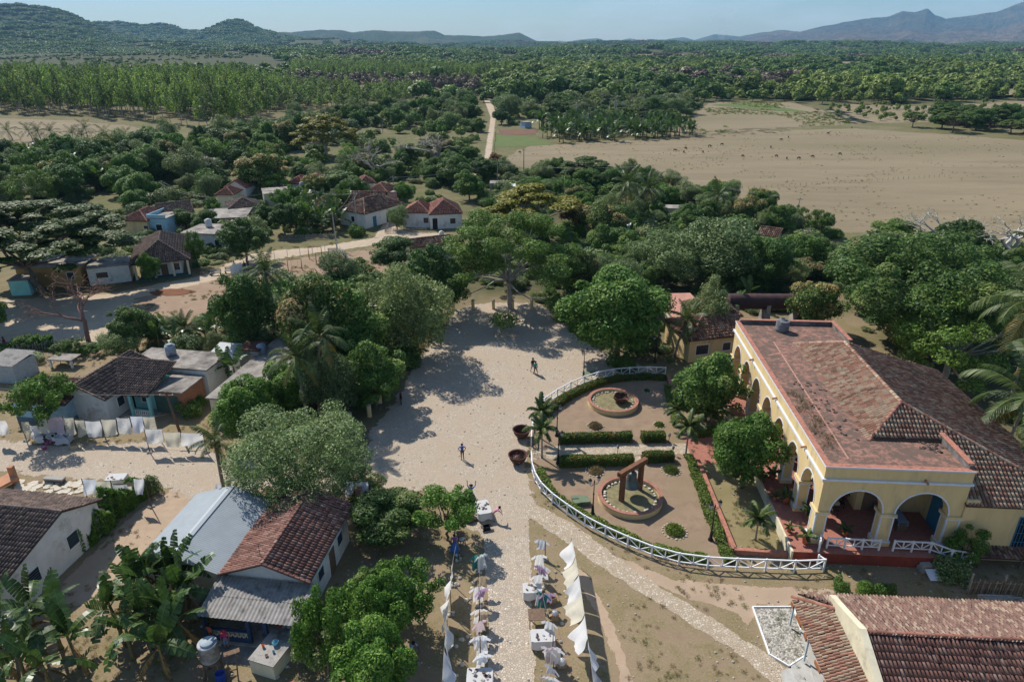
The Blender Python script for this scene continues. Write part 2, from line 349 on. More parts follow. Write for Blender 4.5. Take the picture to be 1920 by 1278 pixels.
def smooth(a_, it=14):
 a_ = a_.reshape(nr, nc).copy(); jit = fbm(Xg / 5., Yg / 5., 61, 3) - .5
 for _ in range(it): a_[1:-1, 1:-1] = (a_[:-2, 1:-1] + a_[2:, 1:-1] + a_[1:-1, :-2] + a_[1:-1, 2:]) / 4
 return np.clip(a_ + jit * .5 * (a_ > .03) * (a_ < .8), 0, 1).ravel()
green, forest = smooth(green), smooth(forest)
red = np.clip(1 - (fy - 60) / 80, 0, 1)
a = gm.attributes.new('zone', 'FLOAT_COLOR', 'POINT'); a.data.foreach_set('color', np.stack([red, green, forest, np.ones_like(red)], -1).astype(np.float32).ravel())
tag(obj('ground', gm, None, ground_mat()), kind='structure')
def sheet(name, poly, z, mat, cell, pad=0., label=None):
 """A thin layer on the ground inside the outline; 'edge' is the distance to its outline in metres."""
 p = np.array(poly); x0, y0 = p.min(0) - cell; x1, y1 = p.max(0) + cell
 gx = np.arange(x0, x1 + cell, cell); gy = np.arange(y0, y1 + cell, cell); X, Y = np.meshgrid(gx, gy)
 ins = inpoly(X, Y, p); d = edgedist(X, Y, p); e = np.where(ins, d, -d)
 cellin = (np.maximum.reduce([e[:-1, :-1], e[:-1, 1:], e[1:, 1:], e[1:, :-1]]) > -pad)
 ii = np.arange(X.size).reshape(X.shape); q = np.stack([ii[:-1, :-1], ii[:-1, 1:], ii[1:, 1:], ii[1:, :-1]], -1)[cellin]
 used = np.unique(q); re = np.zeros(X.size, np.int64); re[used] = np.arange(len(used))
 zz = z + np.where(Y > 400, ghei(X, Y), 0)
 me = np_mesh(name, np.stack([X, Y, zz], -1).reshape(-1, 3)[used], re[q])
 at = me.attributes.new('edge', 'FLOAT', 'POINT'); at.data.foreach_set('value', e.ravel()[used].astype(np.float32))
 o = obj(name, me, None, mat); tag(o, label, None, None, 'structure'); return o
M_COB = cobble_mat('worn_cobbles', 7.6, .62, 3.2); M_COBS = cobble_mat('river_stone_cobbles', 6.2, .34, .9); M_PATH = cobble_mat('pale_path_stones', 6., .32, 1.1, [(0., (.33, .27, .19)), (.6, (.43, .355, .26)), (1., (.56, .49, .39))])
M_ROAD = soil_mat('pale_dust_road', (.37, .295, .21), (.46, .375, .275), (.31, .24, .165), 1., 2.2)
M_PAST = soil_mat('dry_pasture_grass', (.175, .14, .085), (.25, .20, .125), (.135, .125, .06), .09, 10, .8, .3, .1, (.22, 1, 1))
M_GARD = soil_mat('garden_soil', (.21, .148, .098), (.285, .207, .142), (.175, .142, .07), .9, .2, 14.)
M_CROP = soil_mat('green_crop', (.085, .12, .035), (.12, .15, .05), (.12, .12, .05), .2, 6, .9, .3, .2)
M_PLOT = soil_mat('ploughed_soil', (.14, .075, .05), (.18, .1, .07), (.12, .07, .05), .4, 3, .9)
sheet('cobbled_street', WP['street'], .004, M_COBS, .35, .6)
sheet('cobbled_square', WP['plaza'], .008, M_COB, .5, 1.6)
sheet('cobbled_lane', WP['leftstreet'], .012, M_COB, .5, 1.6)
sheet('dirt_road', WP['road'], .004, M_ROAD, .6, 1.5)
sheet('stone_path', WP['path'], .012, M_PATH, .3, .8)
sheet('pasture', WP['pasture'], .02, M_PAST, 3., 6)
sheet('fallow_field', WP['leftfield'], .02, M_PAST, 3., 6)
sheet('fallow_field', WP['dryfield'], .02, M_PAST, 5., 6)
sheet('fallow_field', WP['dryfield2'], .02, M_PAST, 5., 6)
sheet('crop_field', WP['crop'], .08, M_CROP, 4., 4)
sheet('crop_field', WP['crop2'], .04, M_CROP, 2., 3)
sheet('ploughed_plot', WP['plot'], .06, M_PLOT, 2., 2)
sheet('dirt_track', WP['track'], .03, M_ROAD, 1.5, 2)
FARF = {'ff1': [(1560, 119), (1620, 118), (1612, 133), (1575, 132)], 'ff2': [(1690, 123), (1930, 121), (1930, 127), (1700, 128)], 'ff4': [(-60, 86), (110, 88), (110, 93), (-60, 92)], 'ff5': [(690, 92), (810, 96), (790, 103), (700, 99)], 'ff6': [(1180, 108), (1330, 106), (1340, 111), (1200, 113)], 'ff7': [(1830, 172), (1990, 168), (1990, 180), (1860, 184)]}
for k, v in FARF.items(): WP[k] = wpoly(v); sheet('fallow_field', WP[k], 1.6, M_PAST, 14., 14)
sheet('playground', wpoly([(250, 560), (420, 522), (500, 492), (640, 474), (790, 456), (770, 505), (640, 525), (480, 545), (420, 595), (300, 615)]), .006, soil_mat('bare_brown_earth', (.24, .165, .11), (.31, .225, .155), (.20, .155, .085), .4, 3., 5.), .6, 1.2)
M_TRK = soil_mat('trodden_earth', (.33, .24, .165), (.41, .31, .22), (.27, .20, .135), 1.2, 1.1, 12.)
sheet('footpath', wpoly([(1082, 1056), (1100, 1075), (1140, 1150), (1175, 1240), (1195, 1320), (1172, 1320), (1155, 1235), (1120, 1150), (1080, 1080)]), .006, M_TRK, .3, .5)
sheet('footpath', wpoly([(1000, 953), (1040, 973), (1140, 1036), (1260, 1086), (1400, 1098), (1580, 1106), (1580, 1132), (1420, 1132), (1400, 1180), (1385, 1150), (1280, 1118), (1150, 1066), (1040, 998)]), .004, M_TRK, .3, .6)
sheet('dirt_lane', wpoly([(330, 915), (420, 925), (330, 975), (240, 1065), (180, 1130), (90, 1150), (120, 1090), (200, 1010), (270, 950)]), .004, M_TRK, .4, .8)
# ================================================================== hills and mountains
def hill_mat(name, a, b, c3, sc):
 m = newmat(name); t = NT(m); P = t.n('ShaderNodeNewGeometry').outputs['Position']
 n = t.noise(P, sc, 8, .72); g = t.noise(P, sc * .12, 5, .6); f = t.noise(P, sc * 5, 4, .7)
 c = t.mix(t.ramp(n, [(.35, 0.), (.65, 1.)]), a, b); c = t.mix(t.ramp(g, [(.46, 0.), (.62, .9)]), c, c3)
 c = t.mix(t.ramp(f, [(.35, .6), (.55, 0.)]), c, tuple(x * .45 for x in a))
 t.end(c, .95, t.bump(t.math('ADD', n, f), .9, 1.2 / sc * .2), .05); return m
M_HILL = hill_mat('wooded_hillside', (.035, .05, .02), (.075, .09, .035), (.11, .105, .05), .02)
M_MNT = hill_mat('dry_mountainside', (.07, .06, .045), (.23, .15, .10), (.035, .05, .032), .0022)
HILLS = {}
def hills(name, ridge, dist, depth, mat, seed, nd=46, spur=.5, label=None):
 """A range whose skyline passes through the given pixels at distance dist; spurs and gullies run down both flanks."""
 rx = np.array([p[0] for p in ridge], float); ry = np.array([p[1] for p in ridge], float)
 n = 520; x = np.linspace(rx[0], rx[-1], n); yy = np.interp(x, rx, ry) + (fbm(x / 14., x * 0, seed + 50, 4) - .5) * 2.2
 s = np.linspace(-1, 1, nd); u = (x - 960) / FPX; v = -(yy - 639) / FPX
 el = (-sp + v * cp) / (cp + v * sp); az = u / (cp + v * sp)
 zr = np.maximum(CAM_H + dist * el, 0.)
 Sg, Ag = np.meshgrid(s, az, indexing='ij'); Zr = np.tile(zr, (nd, 1)); D = dist + Sg * depth * np.where(Sg < 0, 1., .6)
 prof = np.where(Sg < 0, (1 + Sg) ** 1.35, np.cos(np.clip(Sg, 0, 1) * math.pi / 2) ** 1.2)
 Xw = Ag * D
 nz = fbm(Xw / (depth * .22) + D / depth * .7, D / (depth * .5), seed, 6, .55, True); nz = np.clip((nz - .3) / .55, 0, 1)
 Z = Zr * prof ** .8 * (1 - spur * 1.25 * (1 - nz) * np.clip(np.abs(Sg) * 3.2, 0, 1))
 lim = CAM_H + (Zr - CAM_H) * D / dist                       # nearer spurs stay under the skyline
 Z = np.where(Sg < 0, np.minimum(Z, np.maximum(lim - 2, 0) * .985), Z) - 2
 ii = np.arange(nd * n).reshape(nd, n); q = np.stack([ii[:-1, :-1], ii[:-1, 1:], ii[1:, 1:], ii[1:, :-1]], -1).reshape(-1, 4)
 o = obj(name, np_mesh(name, np.stack([Xw, D, Z], -1).reshape(-1, 3), q, smooth=True), None, mat); tag(o, label, None, None, 'structure')
 HILLS[seed] = (Xw, D, Z)
hills('hills', [(-520, 30), (-300, 14), (-120, 12), (0, 7), (35, 6), (75, 11), (110, 19), (140, 30), (165, 42), (200, 58), (250, 70), (300, 76), (360, 80)], 3300, 1500, M_HILL, 1, spur=.4)
hills('hills', [(-200, 60), (60, 55), (150, 44), (185, 41), (230, 40), (262, 47), (300, 43), (322, 47), (340, 56), (400, 58), (470, 62), (560, 72)], 4600, 1500, M_HILL, 2, spur=.4)
hills('hills', [(330, 76), (375, 60), (400, 50), (422, 41), (445, 35), (466, 45), (486, 55), (515, 62), (560, 72), (600, 76)], 4000, 900, M_HILL, 3, spur=.35)
hills('hills', [(440, 68), (490, 60), (540, 60), (600, 55), (640, 56), (662, 60), (700, 56), (745, 59), (790, 58), (815, 57), (834, 66), (870, 65), (905, 68), (940, 65), (962, 62), (974, 60), (988, 67), (1005, 76), (1025, 82)], 6500, 1500, M_HILL, 4)
hills('mountains', [(1040, 84), (1060, 79), (1085, 75), (1122, 72), (1150, 78), (1180, 72), (1212, 78), (1242, 74), (1280, 70), (1302, 75), (1340, 64), (1390, 68), (1430, 60), (1470, 56), (1515, 61), (1600, 66), (1700, 70)], 11500, 2500, M_HILL, 5)
hills('mountains', [(1290, 80), (1380, 74), (1432, 61), (1500, 58), (1540, 49), (1580, 41), (1622, 34), (1665, 31), (1692, 20), (1715, 22), (1740, 14), (1754, 27), (1774, 35), (1800, 31), (1842, 24), (1868, 20), (1900, 7), (1925, 0), (2000, -12), (2150, -6), (2350, 6), (2600, 20)], 9500, 3200, M_MNT, 6, 60, .62)
hills('mountains', [(1330, 84), (1430, 78), (1520, 74), (1600, 62), (1650, 66), (1710, 54), (1760, 62), (1820, 52), (1870, 58), (1925, 38), (2050, 30), (2250, 40), (2600, 40)], 7300, 2000, M_MNT, 7, 50, .6)
# ================================================================== plants: prototypes
def diamonds(C, Nrm, size, asp, rg, fold=0.):
 """One diamond leaf at each C, facing Nrm."""
 n = len(C); Nrm = Nrm / (np.linalg.norm(Nrm, axis=1, keepdims=True) + 1e-9)
 t = rg.normal(size=(n, 3)); a = np.cross(Nrm, t); a /= (np.linalg.norm(a, axis=1, keepdims=True) + 1e-9); b = np.cross(Nrm, a)
 s = (size * rg.uniform(.65, 1.35, n))[:, None]; a = a * s; b = b * s * asp
 V = np.stack([C - a, C + b, C + a, C - b], 1).reshape(-1, 3); Q = np.arange(4 * n).reshape(n, 4); return V, Q
def cloud(blobs, n, rg, shell=.62, size=.25, asp=.5, up=.35, scat=.75, low=-.75, tint=(0., 1.), squash=1.):
 """Leaves in the outer part of overlapping lumps."""
 B = np.array(blobs, float); w = B[:, 3] ** 2; k = rg.choice(len(B), n * 2, p=w / w.sum())
 d = rg.normal(size=(n * 2, 3)); d /= np.linalg.norm(d, axis=1, keepdims=True)
 r = (shell + (1 - shell) * rg.random(n * 2) ** .6) * B[k, 3]; off = d * r[:, None]; off[:, 2] *= squash
 C = B[k, :3] + off; keep = d[:, 2] > low
 for j in range(len(B)):                                     # nothing deep inside a neighbouring lump
  q = (C - B[j, :3]); q[:, 2] /= squash
  keep &= ~((np.linalg.norm(q, axis=1) < B[j, 3] * .6) & (k != j))
 C, d = C[keep][:n], d[keep][:n]
 N = d + rg.normal(size=C.shape) * scat + np.array([0, 0, up])
 V, Q = diamonds(C, N, size, asp, rg); return V, Q, rg.uniform(tint[0], tint[1], len(Q))
def merge(parts):
 V = []; Q = []; T = []; o = 0
 for v, q, t in parts: V.append(v); Q.append(q + o); T.append(t); o += len(v)
 return np.concatenate(V), np.concatenate(Q), np.concatenate(T)
def limb(mb, a, b, r0, r1, rg, n=5, sag=.12, seg=4):
 a, b = np.array(a), np.array(b); L_ = np.linalg.norm(b - a); k = rg.normal(size=3) * L_ * sag; k[2] = abs(k[2]) * .5
 pts = [a + (b - a) * t + k * math.sin(math.pi * t) + rg.normal(size=3) * L_ * .025 * (0 < t < 1) for t in np.linspace(0, 1, seg + 1)]
 mb.tube(pts, [r0 + (r1 - r0) * t for t in np.linspace(0, 1, seg + 1)], n, False); return pts
M_BARK = plain('grey_brown_bark', (.17, .13, .10), .95, .4, 4, .5); M_PALE = plain('pale_bark', (.36, .32, .28), .95, .3, 3, .4); M_PINK = plain('reddish_bark', (.22, .125, .10), .95, .35, 3, .4)
LEAF = {
 'mango': [(0, (0.023, 0.051, 0.014)), (.45, (0.051, 0.099, 0.026)), (.85, (0.109, 0.167, 0.046)), (.93, (0.174, 0.217, 0.072)), (1, (0.246, 0.232, 0.102))],
 'mangof': [(0, (0.023, 0.049, 0.014)), (.5, (0.052, 0.096, 0.026)), (.66, (0.109, 0.145, 0.043)), (.74, (0.348, 0.246, 0.109)), (1, (0.330, 0.240, 0.120))],
 'bright': [(0, (0.038, 0.094, 0.017)), (.5, (0.080, 0.167, 0.032)), (1, (0.174, 0.261, 0.065))],
 'airy': [(0, (0.041, 0.087, 0.017)), (.5, (0.087, 0.157, 0.032)), (1, (0.189, 0.232, 0.072))],
 'olive': [(0, (0.032, 0.058, 0.026)), (.5, (0.072, 0.109, 0.049)), (1, (0.189, 0.225, 0.123))],
 'grey': [(0, (0.072, 0.102, 0.051)), (.5, (0.145, 0.181, 0.087)), (1, (0.275, 0.290, 0.160))],
 'yellow': [(0, (0.087, 0.109, 0.017)), (.5, (0.189, 0.189, 0.029)), (1, (0.348, 0.290, 0.051))],
 'dark': [(0, (0.017, 0.041, 0.013)), (.6, (0.041, 0.080, 0.023)), (1, (0.087, 0.123, 0.043))],
 'rain': [(0, (.025, .045, .014)), (.5, (.055, .085, .026)), (1, (.12, .145, .05))], 'rain_': [(0, (0.032, 0.052, 0.023)), (.5, (0.070, 0.093, 0.041)), (1, (0.167, 0.181, 0.090))],
 'brown': [(0, (.12, .095, .07)), (.5, (.21, .165, .12)), (1, (.29, .23, .17))], 'dry': [(0, (0.232, 0.174, 0.087)), (.5, (0.260, 0.200, 0.100)), (1, (0.360, 0.300, 0.170))],
 'euca': [(0, (.045, .082, .036)), (.4, (.095, .15, .058)), (.8, (.17, .22, .085)), (1, (.28, .30, .12))],
 'far': [(0, (0.029, 0.055, 0.020)), (.5, (0.061, 0.096, 0.032)), (1, (0.123, 0.160, 0.055))],
 'farl': [(0, (0.072, 0.104, 0.032)), (.5, (0.123, 0.160, 0.051)), (1, (0.203, 0.217, 0.080))],
 'hedge': [(0, (0.032, 0.075, 0.017)), (.6, (0.072, 0.138, 0.032)), (.85, (0.145, 0.203, 0.058)), (.91, (0.189, 0.203, 0.058)), (.92, (0.450, 0.100, 0.020)), (1, (0.550, 0.140, 0.030))],
 'hedgep': [(0, (0.058, 0.094, 0.026)), (.5, (0.116, 0.167, 0.043)), (1, (0.246, 0.275, 0.087))],
 'orange': [(0, (0.145, 0.065, 0.029)), (.4, (0.087, 0.102, 0.029)), (.7, (0.260, 0.100, 0.030)), (1, (0.400, 0.170, 0.050))]}
for k_, f_ in (('euca', 1.3), ('far', 1.75), ('farl', 1.5), ('brown', 1.), ('mango', 1.3), ('mangof', 1.4), ('dark', 1.6), ('bright', 1.0), ('airy', 1.4), ('olive', 1.45), ('grey', 1.1), ('rain', 1.5), ('hedge', 1.1)): LEAF[k_] = [(a, tuple(min(x * f_, .5) for x in c)) for a, c in LEAF[k_]]
for k_ in LEAF:
 if k_ not in ('brown', 'dry', 'orange', 'yellow'): LEAF[k_] = [(a, (c[0] * 1.12, c[1] * 1.18, c[2] * .92) if c[1] > c[0] else c) for a, c in LEAF[k_]]
LM = {k: leafmat('leaves_' + k, v, .12 if k in ('brown', 'dry') else (.45 if k == 'euca' else .3), .55, .22 if k not in ('olive', 'grey') else .35, .5 if k == 'euca' else .25) for k, v in LEAF.items()}
def blobs_ell(rg, n, w, h, z0, rmin, rmax):
 """Lumps of uneven size over a lopsided crown of width w from z0 to h."""
 cz = (z0 + h) / 2; rz = (h - z0) / 2; out = []; lop = [rg.uniform(.78, 1.08) for _ in range(8)]
 for i in range(n):
  d = rg.normal(size=3); d /= np.linalg.norm(d); d[2] = d[2] * .95 + .06
  r = w * (rmin + (rmax - rmin) * rg.random() ** 1.6); k = rg.uniform(.5, 1.) if i % 4 else rg.uniform(.95, 1.12)
  k *= lop[int((math.atan2(d[1], d[0]) + math.pi) / 6.2832 * 8) % 8]
  out.append((d[0] * max(w / 2 - r * .8, .1) * k, d[1] * max(w / 2 - r * .8, .1) * k, cz + d[2] * max(rz - r * .7, .1) * k, r))
 return out
def proto(kind, seed):
 """(trunk mesh, crown mesh) of a tree 10 m wide and 10 m tall."""
 rg = np.random.default_rng(seed * 101 + sum(map(ord, kind))); tb = MB(); bark = M_BARK; leafk = kind; h = w = 10.
 big = kind.endswith('B'); kind = kind[:-1] if big else kind; leafk = kind; nf, sf = (2.6, .55) if big else (1, 1.); nb = (lambda a: int(a * 1.9)) if big else (lambda a: a)
 if kind in ('mango', 'mangof', 'dark', 'bright'):
  bl = blobs_ell(rg, nb(58), w, h, .9, .06 if not big else .05, .19 if not big else .15); bl.append((0, 0, 5.2, 2.7))
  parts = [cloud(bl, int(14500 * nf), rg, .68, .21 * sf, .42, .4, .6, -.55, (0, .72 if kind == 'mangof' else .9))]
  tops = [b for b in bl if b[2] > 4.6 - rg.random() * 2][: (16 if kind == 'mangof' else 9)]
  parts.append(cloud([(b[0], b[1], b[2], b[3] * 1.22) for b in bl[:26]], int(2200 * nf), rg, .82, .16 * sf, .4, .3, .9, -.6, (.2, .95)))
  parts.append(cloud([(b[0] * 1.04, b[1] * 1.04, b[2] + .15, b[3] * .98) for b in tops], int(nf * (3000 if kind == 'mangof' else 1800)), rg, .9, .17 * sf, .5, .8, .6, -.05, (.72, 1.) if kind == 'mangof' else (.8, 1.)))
  limbs = bl[:9]; fork = 2.2; tr = .26 if not big else .17
 elif kind == 'airy':
  bl = []
  for i in range(nb(46)):
   a = rg.uniform(0, 6.283); rr = 4.3 * math.sqrt(rg.random()); bl.append((rr * math.cos(a), rr * math.sin(a), 9.2 - (rr / 4.4) ** 2 * 4.2 - rg.random() ** 1.2 * 4.2, rg.uniform(.75, 1.35) * (1 if not big else .72)))
  parts = [cloud(bl, int((16000 if big else 14000) * nf * (1.5 if big else 1)), rg, .35, .15 * sf, .42, .5, .8, -.9, squash=.62)]; limbs = bl[:26]; fork = 2.6; tr = .3 if not big else .16; bark = M_PALE
 elif kind in ('rain', 'yellow'):
  bl = []
  for i in range(nb(64)):
   a = rg.uniform(0, 6.283); rr = 4.5 * math.sqrt(rg.random()); bl.append((rr * math.cos(a), rr * math.sin(a), 9.1 - (rr / 4.6) ** 2 * (3.2 if kind == 'rain' else 4.6) - rg.random() ** 2 * 2.4, rg.uniform(.55, 1.1) * (1 if not big else .75)))
  parts = [cloud(bl, int(14000 * nf * (1.9 if big else 1)), rg, .4, .2 * sf, .45, .7, .6, -.45, squash=.55)]; limbs = bl[:24]; fork = 2.8; tr = .26 if not big else .2; bark = M_BARK if kind == 'rain' else M_PALE
 elif kind in ('olive', 'grey'):
  bl = blobs_ell(rg, nb(44), w, h, .6, .07, .2); bl.append((0, 0, 4.8, 2.6))
  parts = [cloud(bl, int(17000 * nf), rg, .55, .155 * sf, .42, .25, .9, -.75)]
  parts.append(cloud([(b[0], b[1], b[2], b[3] * 1.25) for b in bl[:22]], int(1800 * nf), rg, .9, .14 * sf, .4, .2, .9, -.6, (.5, 1))); limbs = bl[:10]; fork = 1.7; tr = .3
 elif kind == 'sparse':
  bl = blobs_ell(rg, 40, w, h, 1.8, .06, .15); parts = [cloud(bl, 7000, rg, .3, .2, .48, .4, .8, -.9)]; limbs = bl[:20]; fork = 2.6; tr = .2; leafk = 'bright'
 elif kind == 'flame':
  bl = blobs_ell(rg, 30, w, h, 2.6, .09, .17); parts = [cloud(bl, 4200, rg, .3, .24, .5, .4, .8, -.9)]; limbs = bl[:20]; fork = 2.4; tr = .2; leafk = 'orange'
 elif kind in ('bare', 'barep', 'barew'):
  bark = {'bare': M_PALE, 'barep': M_PINK, 'barew': plain('white_grey_bark', (.44, .42, .38), .95, .2, 3)}[kind]; tips = []
  def grow(p, d, L_, r, lev):
   e = np.array(p) + d * L_; pts = limb(tb, p, e, r, r * .62, rg, 6 if lev < 2 else (4 if lev < 3 else 3), .1, 4 if lev < 2 else 2)
   if lev >= 5: tips.append(e); return
   for i in range(rg.integers(2, 4) if lev else 4):
    nd = d + rg.normal(size=3) * (.62 if lev else .75); nd[2] = abs(nd[2]) * .8 + .12 if lev < 3 else nd[2]; nd /= np.linalg.norm(nd)
    grow(pts[-1] if i < 2 else pts[-2], nd, L_ * rg.uniform(.62, .82), r * rg.uniform(.5, .66), lev + 1)
  grow((0, 0, 0), np.array([.03, .02, 1.]), 2.9, .3, 0)
  vv = np.array(tb.v); kx, kz = 10 / np.ptp(vv[:, :2], axis=0).max(), 10 / vv[:, 2].max(); tb.v = [(x * kx, y * kx, z * kz) for x, y, z in tb.v]; tips = [(t_[0] * kx, t_[1] * kx, t_[2] * kz) for t_ in tips]
  T = np.array(tips); T = T[rg.permutation(len(T))[:900]]
  n = 3 if kind == 'barew' else 2; C = np.repeat(T, n, 0) + rg.normal(size=(len(T) * n, 3)) * .22
  V, Q = diamonds(C, rg.normal(size=C.shape), .075 if kind != 'barep' else .06, .5, rg)
  return tb.mesh('trunk', True), np_mesh('crown', V, Q, tint=rg.random(len(Q))), bark, LM['yellow' if kind == 'barew' else 'dry']
 elif kind == 'euca':
  bl = [(rg.normal() * .8 * k, rg.normal() * .8 * k, z, rg.uniform(.6, 1.15) * k + .2) for z in np.linspace(3.4, 9.7, 15) for k in [math.sin(min(1, (10.2 - z) / 4.5) * math.pi / 2) * .9 + .1]]
  parts = [cloud(bl, 760, rg, .55, .27, .55, .3, .7, -.8)]; limbs = bl[3:8]; fork = 6.5; tr = .13; bark = M_PALE
 elif kind == 'bush':
  bl = [(rg.normal() * 1.9, rg.normal() * 1.9, rg.uniform(1.5, 5.2), rg.uniform(1.9, 3.)) for i in range(16)]; parts = [cloud(bl, 3600, rg, .6, .38, .45, .4, .8, -.8)]; limbs = bl[:6]; fork = .6; tr = .16; leafk = ['mango', 'olive', 'bright', 'grey'][seed % 4]
 elif kind in ('far', 'farl', 'brown'):
  bl = blobs_ell(rg, 13, w, h, .8, .17, .28); parts = [cloud(bl, 620, rg, .7, .85, .6, .5, .6, -.4)]; limbs = bl[:2]; fork = 2.; tr = .2
 elif kind in ('clump', 'clumpb'):
  bl = [(rg.uniform(-15, 15), rg.uniform(-15, 15), rg.uniform(3., 6.), rg.uniform(3.4, 5.6)) for i in range(20)]; parts = [cloud(bl, 900, rg, .8, 2.0, .7, .5, .6, -.2)]; limbs = []; fork = 0; tr = 0; leafk = 'far' if kind == 'clump' else 'brown'
 V, Q, T = merge(parts); crown = np_mesh('crown', V, Q, tint=T)
 if limbs:
  top = (rg.normal() * .2, rg.normal() * .2, fork); limb(tb, (0, 0, -.15), top, tr, tr * .75, rg, 8, .03)
  for b in limbs: limb(tb, top, b[:3], tr * .5, tr * .1, rg, 5, .14)
  if kind == 'euca': limb(tb, top, (0, 0, 9.), tr * .7, .02, rg, 4, .02)
 return (tb.mesh('trunk', True) if limbs else None), crown, bark, LM[leafk]
PRO = {}
NVAR = {'mango': 4, 'mangof': 3, 'dark': 2, 'bright': 3, 'airy': 2, 'rain': 1, 'yellow': 1, 'olive': 3, 'grey': 2, 'sparse': 2, 'flame': 1, 'bare': 2, 'barep': 1, 'barew': 1, 'euca': 6, 'bush': 4, 'mangoB': 1, 'oliveB': 1, 'airyB': 1, 'rainB': 1, 'far': 4, 'farl': 2, 'brown': 2, 'clump': 4, 'clumpb': 2}
for k, n in NVAR.items():
 PRO[k] = []
 for i in range(n):
  tm, cm_, bk, lf = proto(k, i)
  if tm: tm.materials.append(bk)
  cm_.materials.append(lf); PRO[k].append((tm, cm_))
TREE_NAME = {'mango': 'mango_tree', 'mangof': 'mango_tree', 'dark': 'shade_tree', 'bright': 'shade_tree', 'airy': 'flame_tree', 'rain': 'rain_tree', 'yellow': 'ceiba_tree', 'olive': 'citrus_tree', 'grey': 'acacia_tree', 'sparse': 'almond_tree', 'flame': 'flame_tree', 'bare': 'bare_tree', 'barep': 'bare_tree', 'barew': 'bare_tree', 'euca': 'eucalyptus_tree', 'bush': 'shrub', 'far': 'forest_tree', 'farl': 'forest_tree', 'brown': 'teak_tree', 'mangoB': 'mango_tree', 'oliveB': 'citrus_tree', 'airyB': 'flame_tree', 'rainB': 'rain_tree'}
tcount = [0]
def tree_at(kind, x, y, w, h, label, group=None, z=0., var=None, cat=None):
 i = tcount[0]; tcount[0] += 1; pr = PRO[kind][(i if var is None else var) % len(PRO[kind])]
 t = thing(TREE_NAME[kind], label, cat or ('shrub' if kind == 'bush' else 'tree'), (x, y, z), (i * 2.39996) % 6.283, group, (w / 10, w / 10, h / 10))
 if pr[0]: obj('trunk', pr[0], t)
 obj('crown', pr[1], t); return t
def tree(kind, bx, by, ytop, wpx, label, group=None, var=None, cat=None):
 """A tree whose foot stands at pixel (bx, by), its top showing at row ytop, its crown wpx pixels wide."""
 b = G(bx, by); w = wpx * mpp(b)
 h = max(h_at((b.x, b.y + .22 * w), ytop), 1.)             # the far side of the crown makes the skyline
 return tree_at(kind, b.x, b.y, w, h, label, group, 0, var, cat)
# ------------------------------------------------------------------ palms and bananas
def frond_mesh(L_, elev, droop, rg, nl=26, ll=.95, ragged=.15, twist=0.):
 """A feather leaf: arched midrib with hanging leaflets on both sides."""
 V = []; Q = []; n = 14; p = np.array([0., 0., 0.]); a = elev; pts = []
 for i in range(n + 1): pts.append(p.copy()); p = p + np.array([math.cos(a), 0, math.sin(a)]) * L_ / n; a -= droop / n * (.5 + i / n)
 pts = np.array(pts); T_ = []
 for i in range(n):                                           # midrib
  w0 = .055 * (1 - i / n) + .012; o = len(V)
  V += [pts[i] + (0, -w0, 0), pts[i] + (0, w0, 0), pts[i + 1] + (0, w0 * .85, 0), pts[i + 1] + (0, -w0 * .85, 0)]; Q.append([o, o + 1, o + 2, o + 3]); T_.append(.85)
 for s in (-1, 1):
  for k in range(nl):
   t = .08 + .92 * (k + .5) / nl; f = t * n; i = min(int(f), n - 1); b = pts[i] + (pts[i + 1] - pts[i]) * (f - i); d = pts[i + 1] - pts[i]; d /= np.linalg.norm(d)
   ln = ll * math.sin(math.pi * (.12 + .8 * t)) ** .7 * rg.uniform(1 - ragged, 1.05); hang = rg.uniform(.35, .8) + .3 * t
   e = b + np.array([0, s, 0]) * ln * .75 + d * ln * .55 + np.array([0, 0, -1]) * ln * hang * .75; m_ = (b + e) / 2 + np.array([0, 0, .08 * ln]); wd = d * .055
   o = len(V); V += [b - wd, b + wd, m_ + wd * 1.1, m_ - wd * 1.1, e]; Q += [[o, o + 1, o + 2, o + 3], [o + 3, o + 2, o + 4, o + 4]]; t_ = rg.uniform(.1, .8); T_ += [t_, t_]
 V = np.array(V); Q = np.array(Q); tri = Q[:, 2] == Q[:, 3]; T_ = np.array(T_)
 return np_mesh('frond', V, Q[~tri], Q[tri][:, :3], np.concatenate([T_[~tri], T_[tri]]))
LM['palm'] = leafmat('palm_leaves', [(0, (.03, .058, .014)), (.5, (.065, .105, .026)), (.85, (.14, .17, .05)), (1, (.26, .25, .11))], .25, .5, .3)
LM['palmy'] = leafmat('palm_leaves_dry', [(0, (.10, .09, .02)), (1, (.28, .22, .06))], .2, .5, .3)
LM['ban'] = leafmat('banana_leaves', [(0, (.03, .07, .014)), (.6, (.065, .125, .025)), (1, (.16, .22, .06))], .3, .4, .45)
LM['band'] = leafmat('banana_leaves_dead', [(0, (.13, .075, .03)), (1, (.34, .22, .10))], .15, .8, .1)
rgp = np.random.default_rng(11)
FR = [frond_mesh(4.2, e, d, rgp) for e, d in ((1.35, .9), (1.0, 1.3), (.7, 1.7), (.35, 1.7), (0., 1.5), (-.45, .9))]
for f in FR: f.materials.append(LM['palm'])
FRD = frond_mesh(3.8, -.9, .4, rgp); FRD.materials.append(LM['palmy'])
FRS = [frond_mesh(1.9, e, d, rgp, 20, .5) for e, d in ((1.25, .9), (.8, 1.5), (.35, 1.7))]                       # young garden palms
for f in FRS: f.materials.append(LM['palm'])
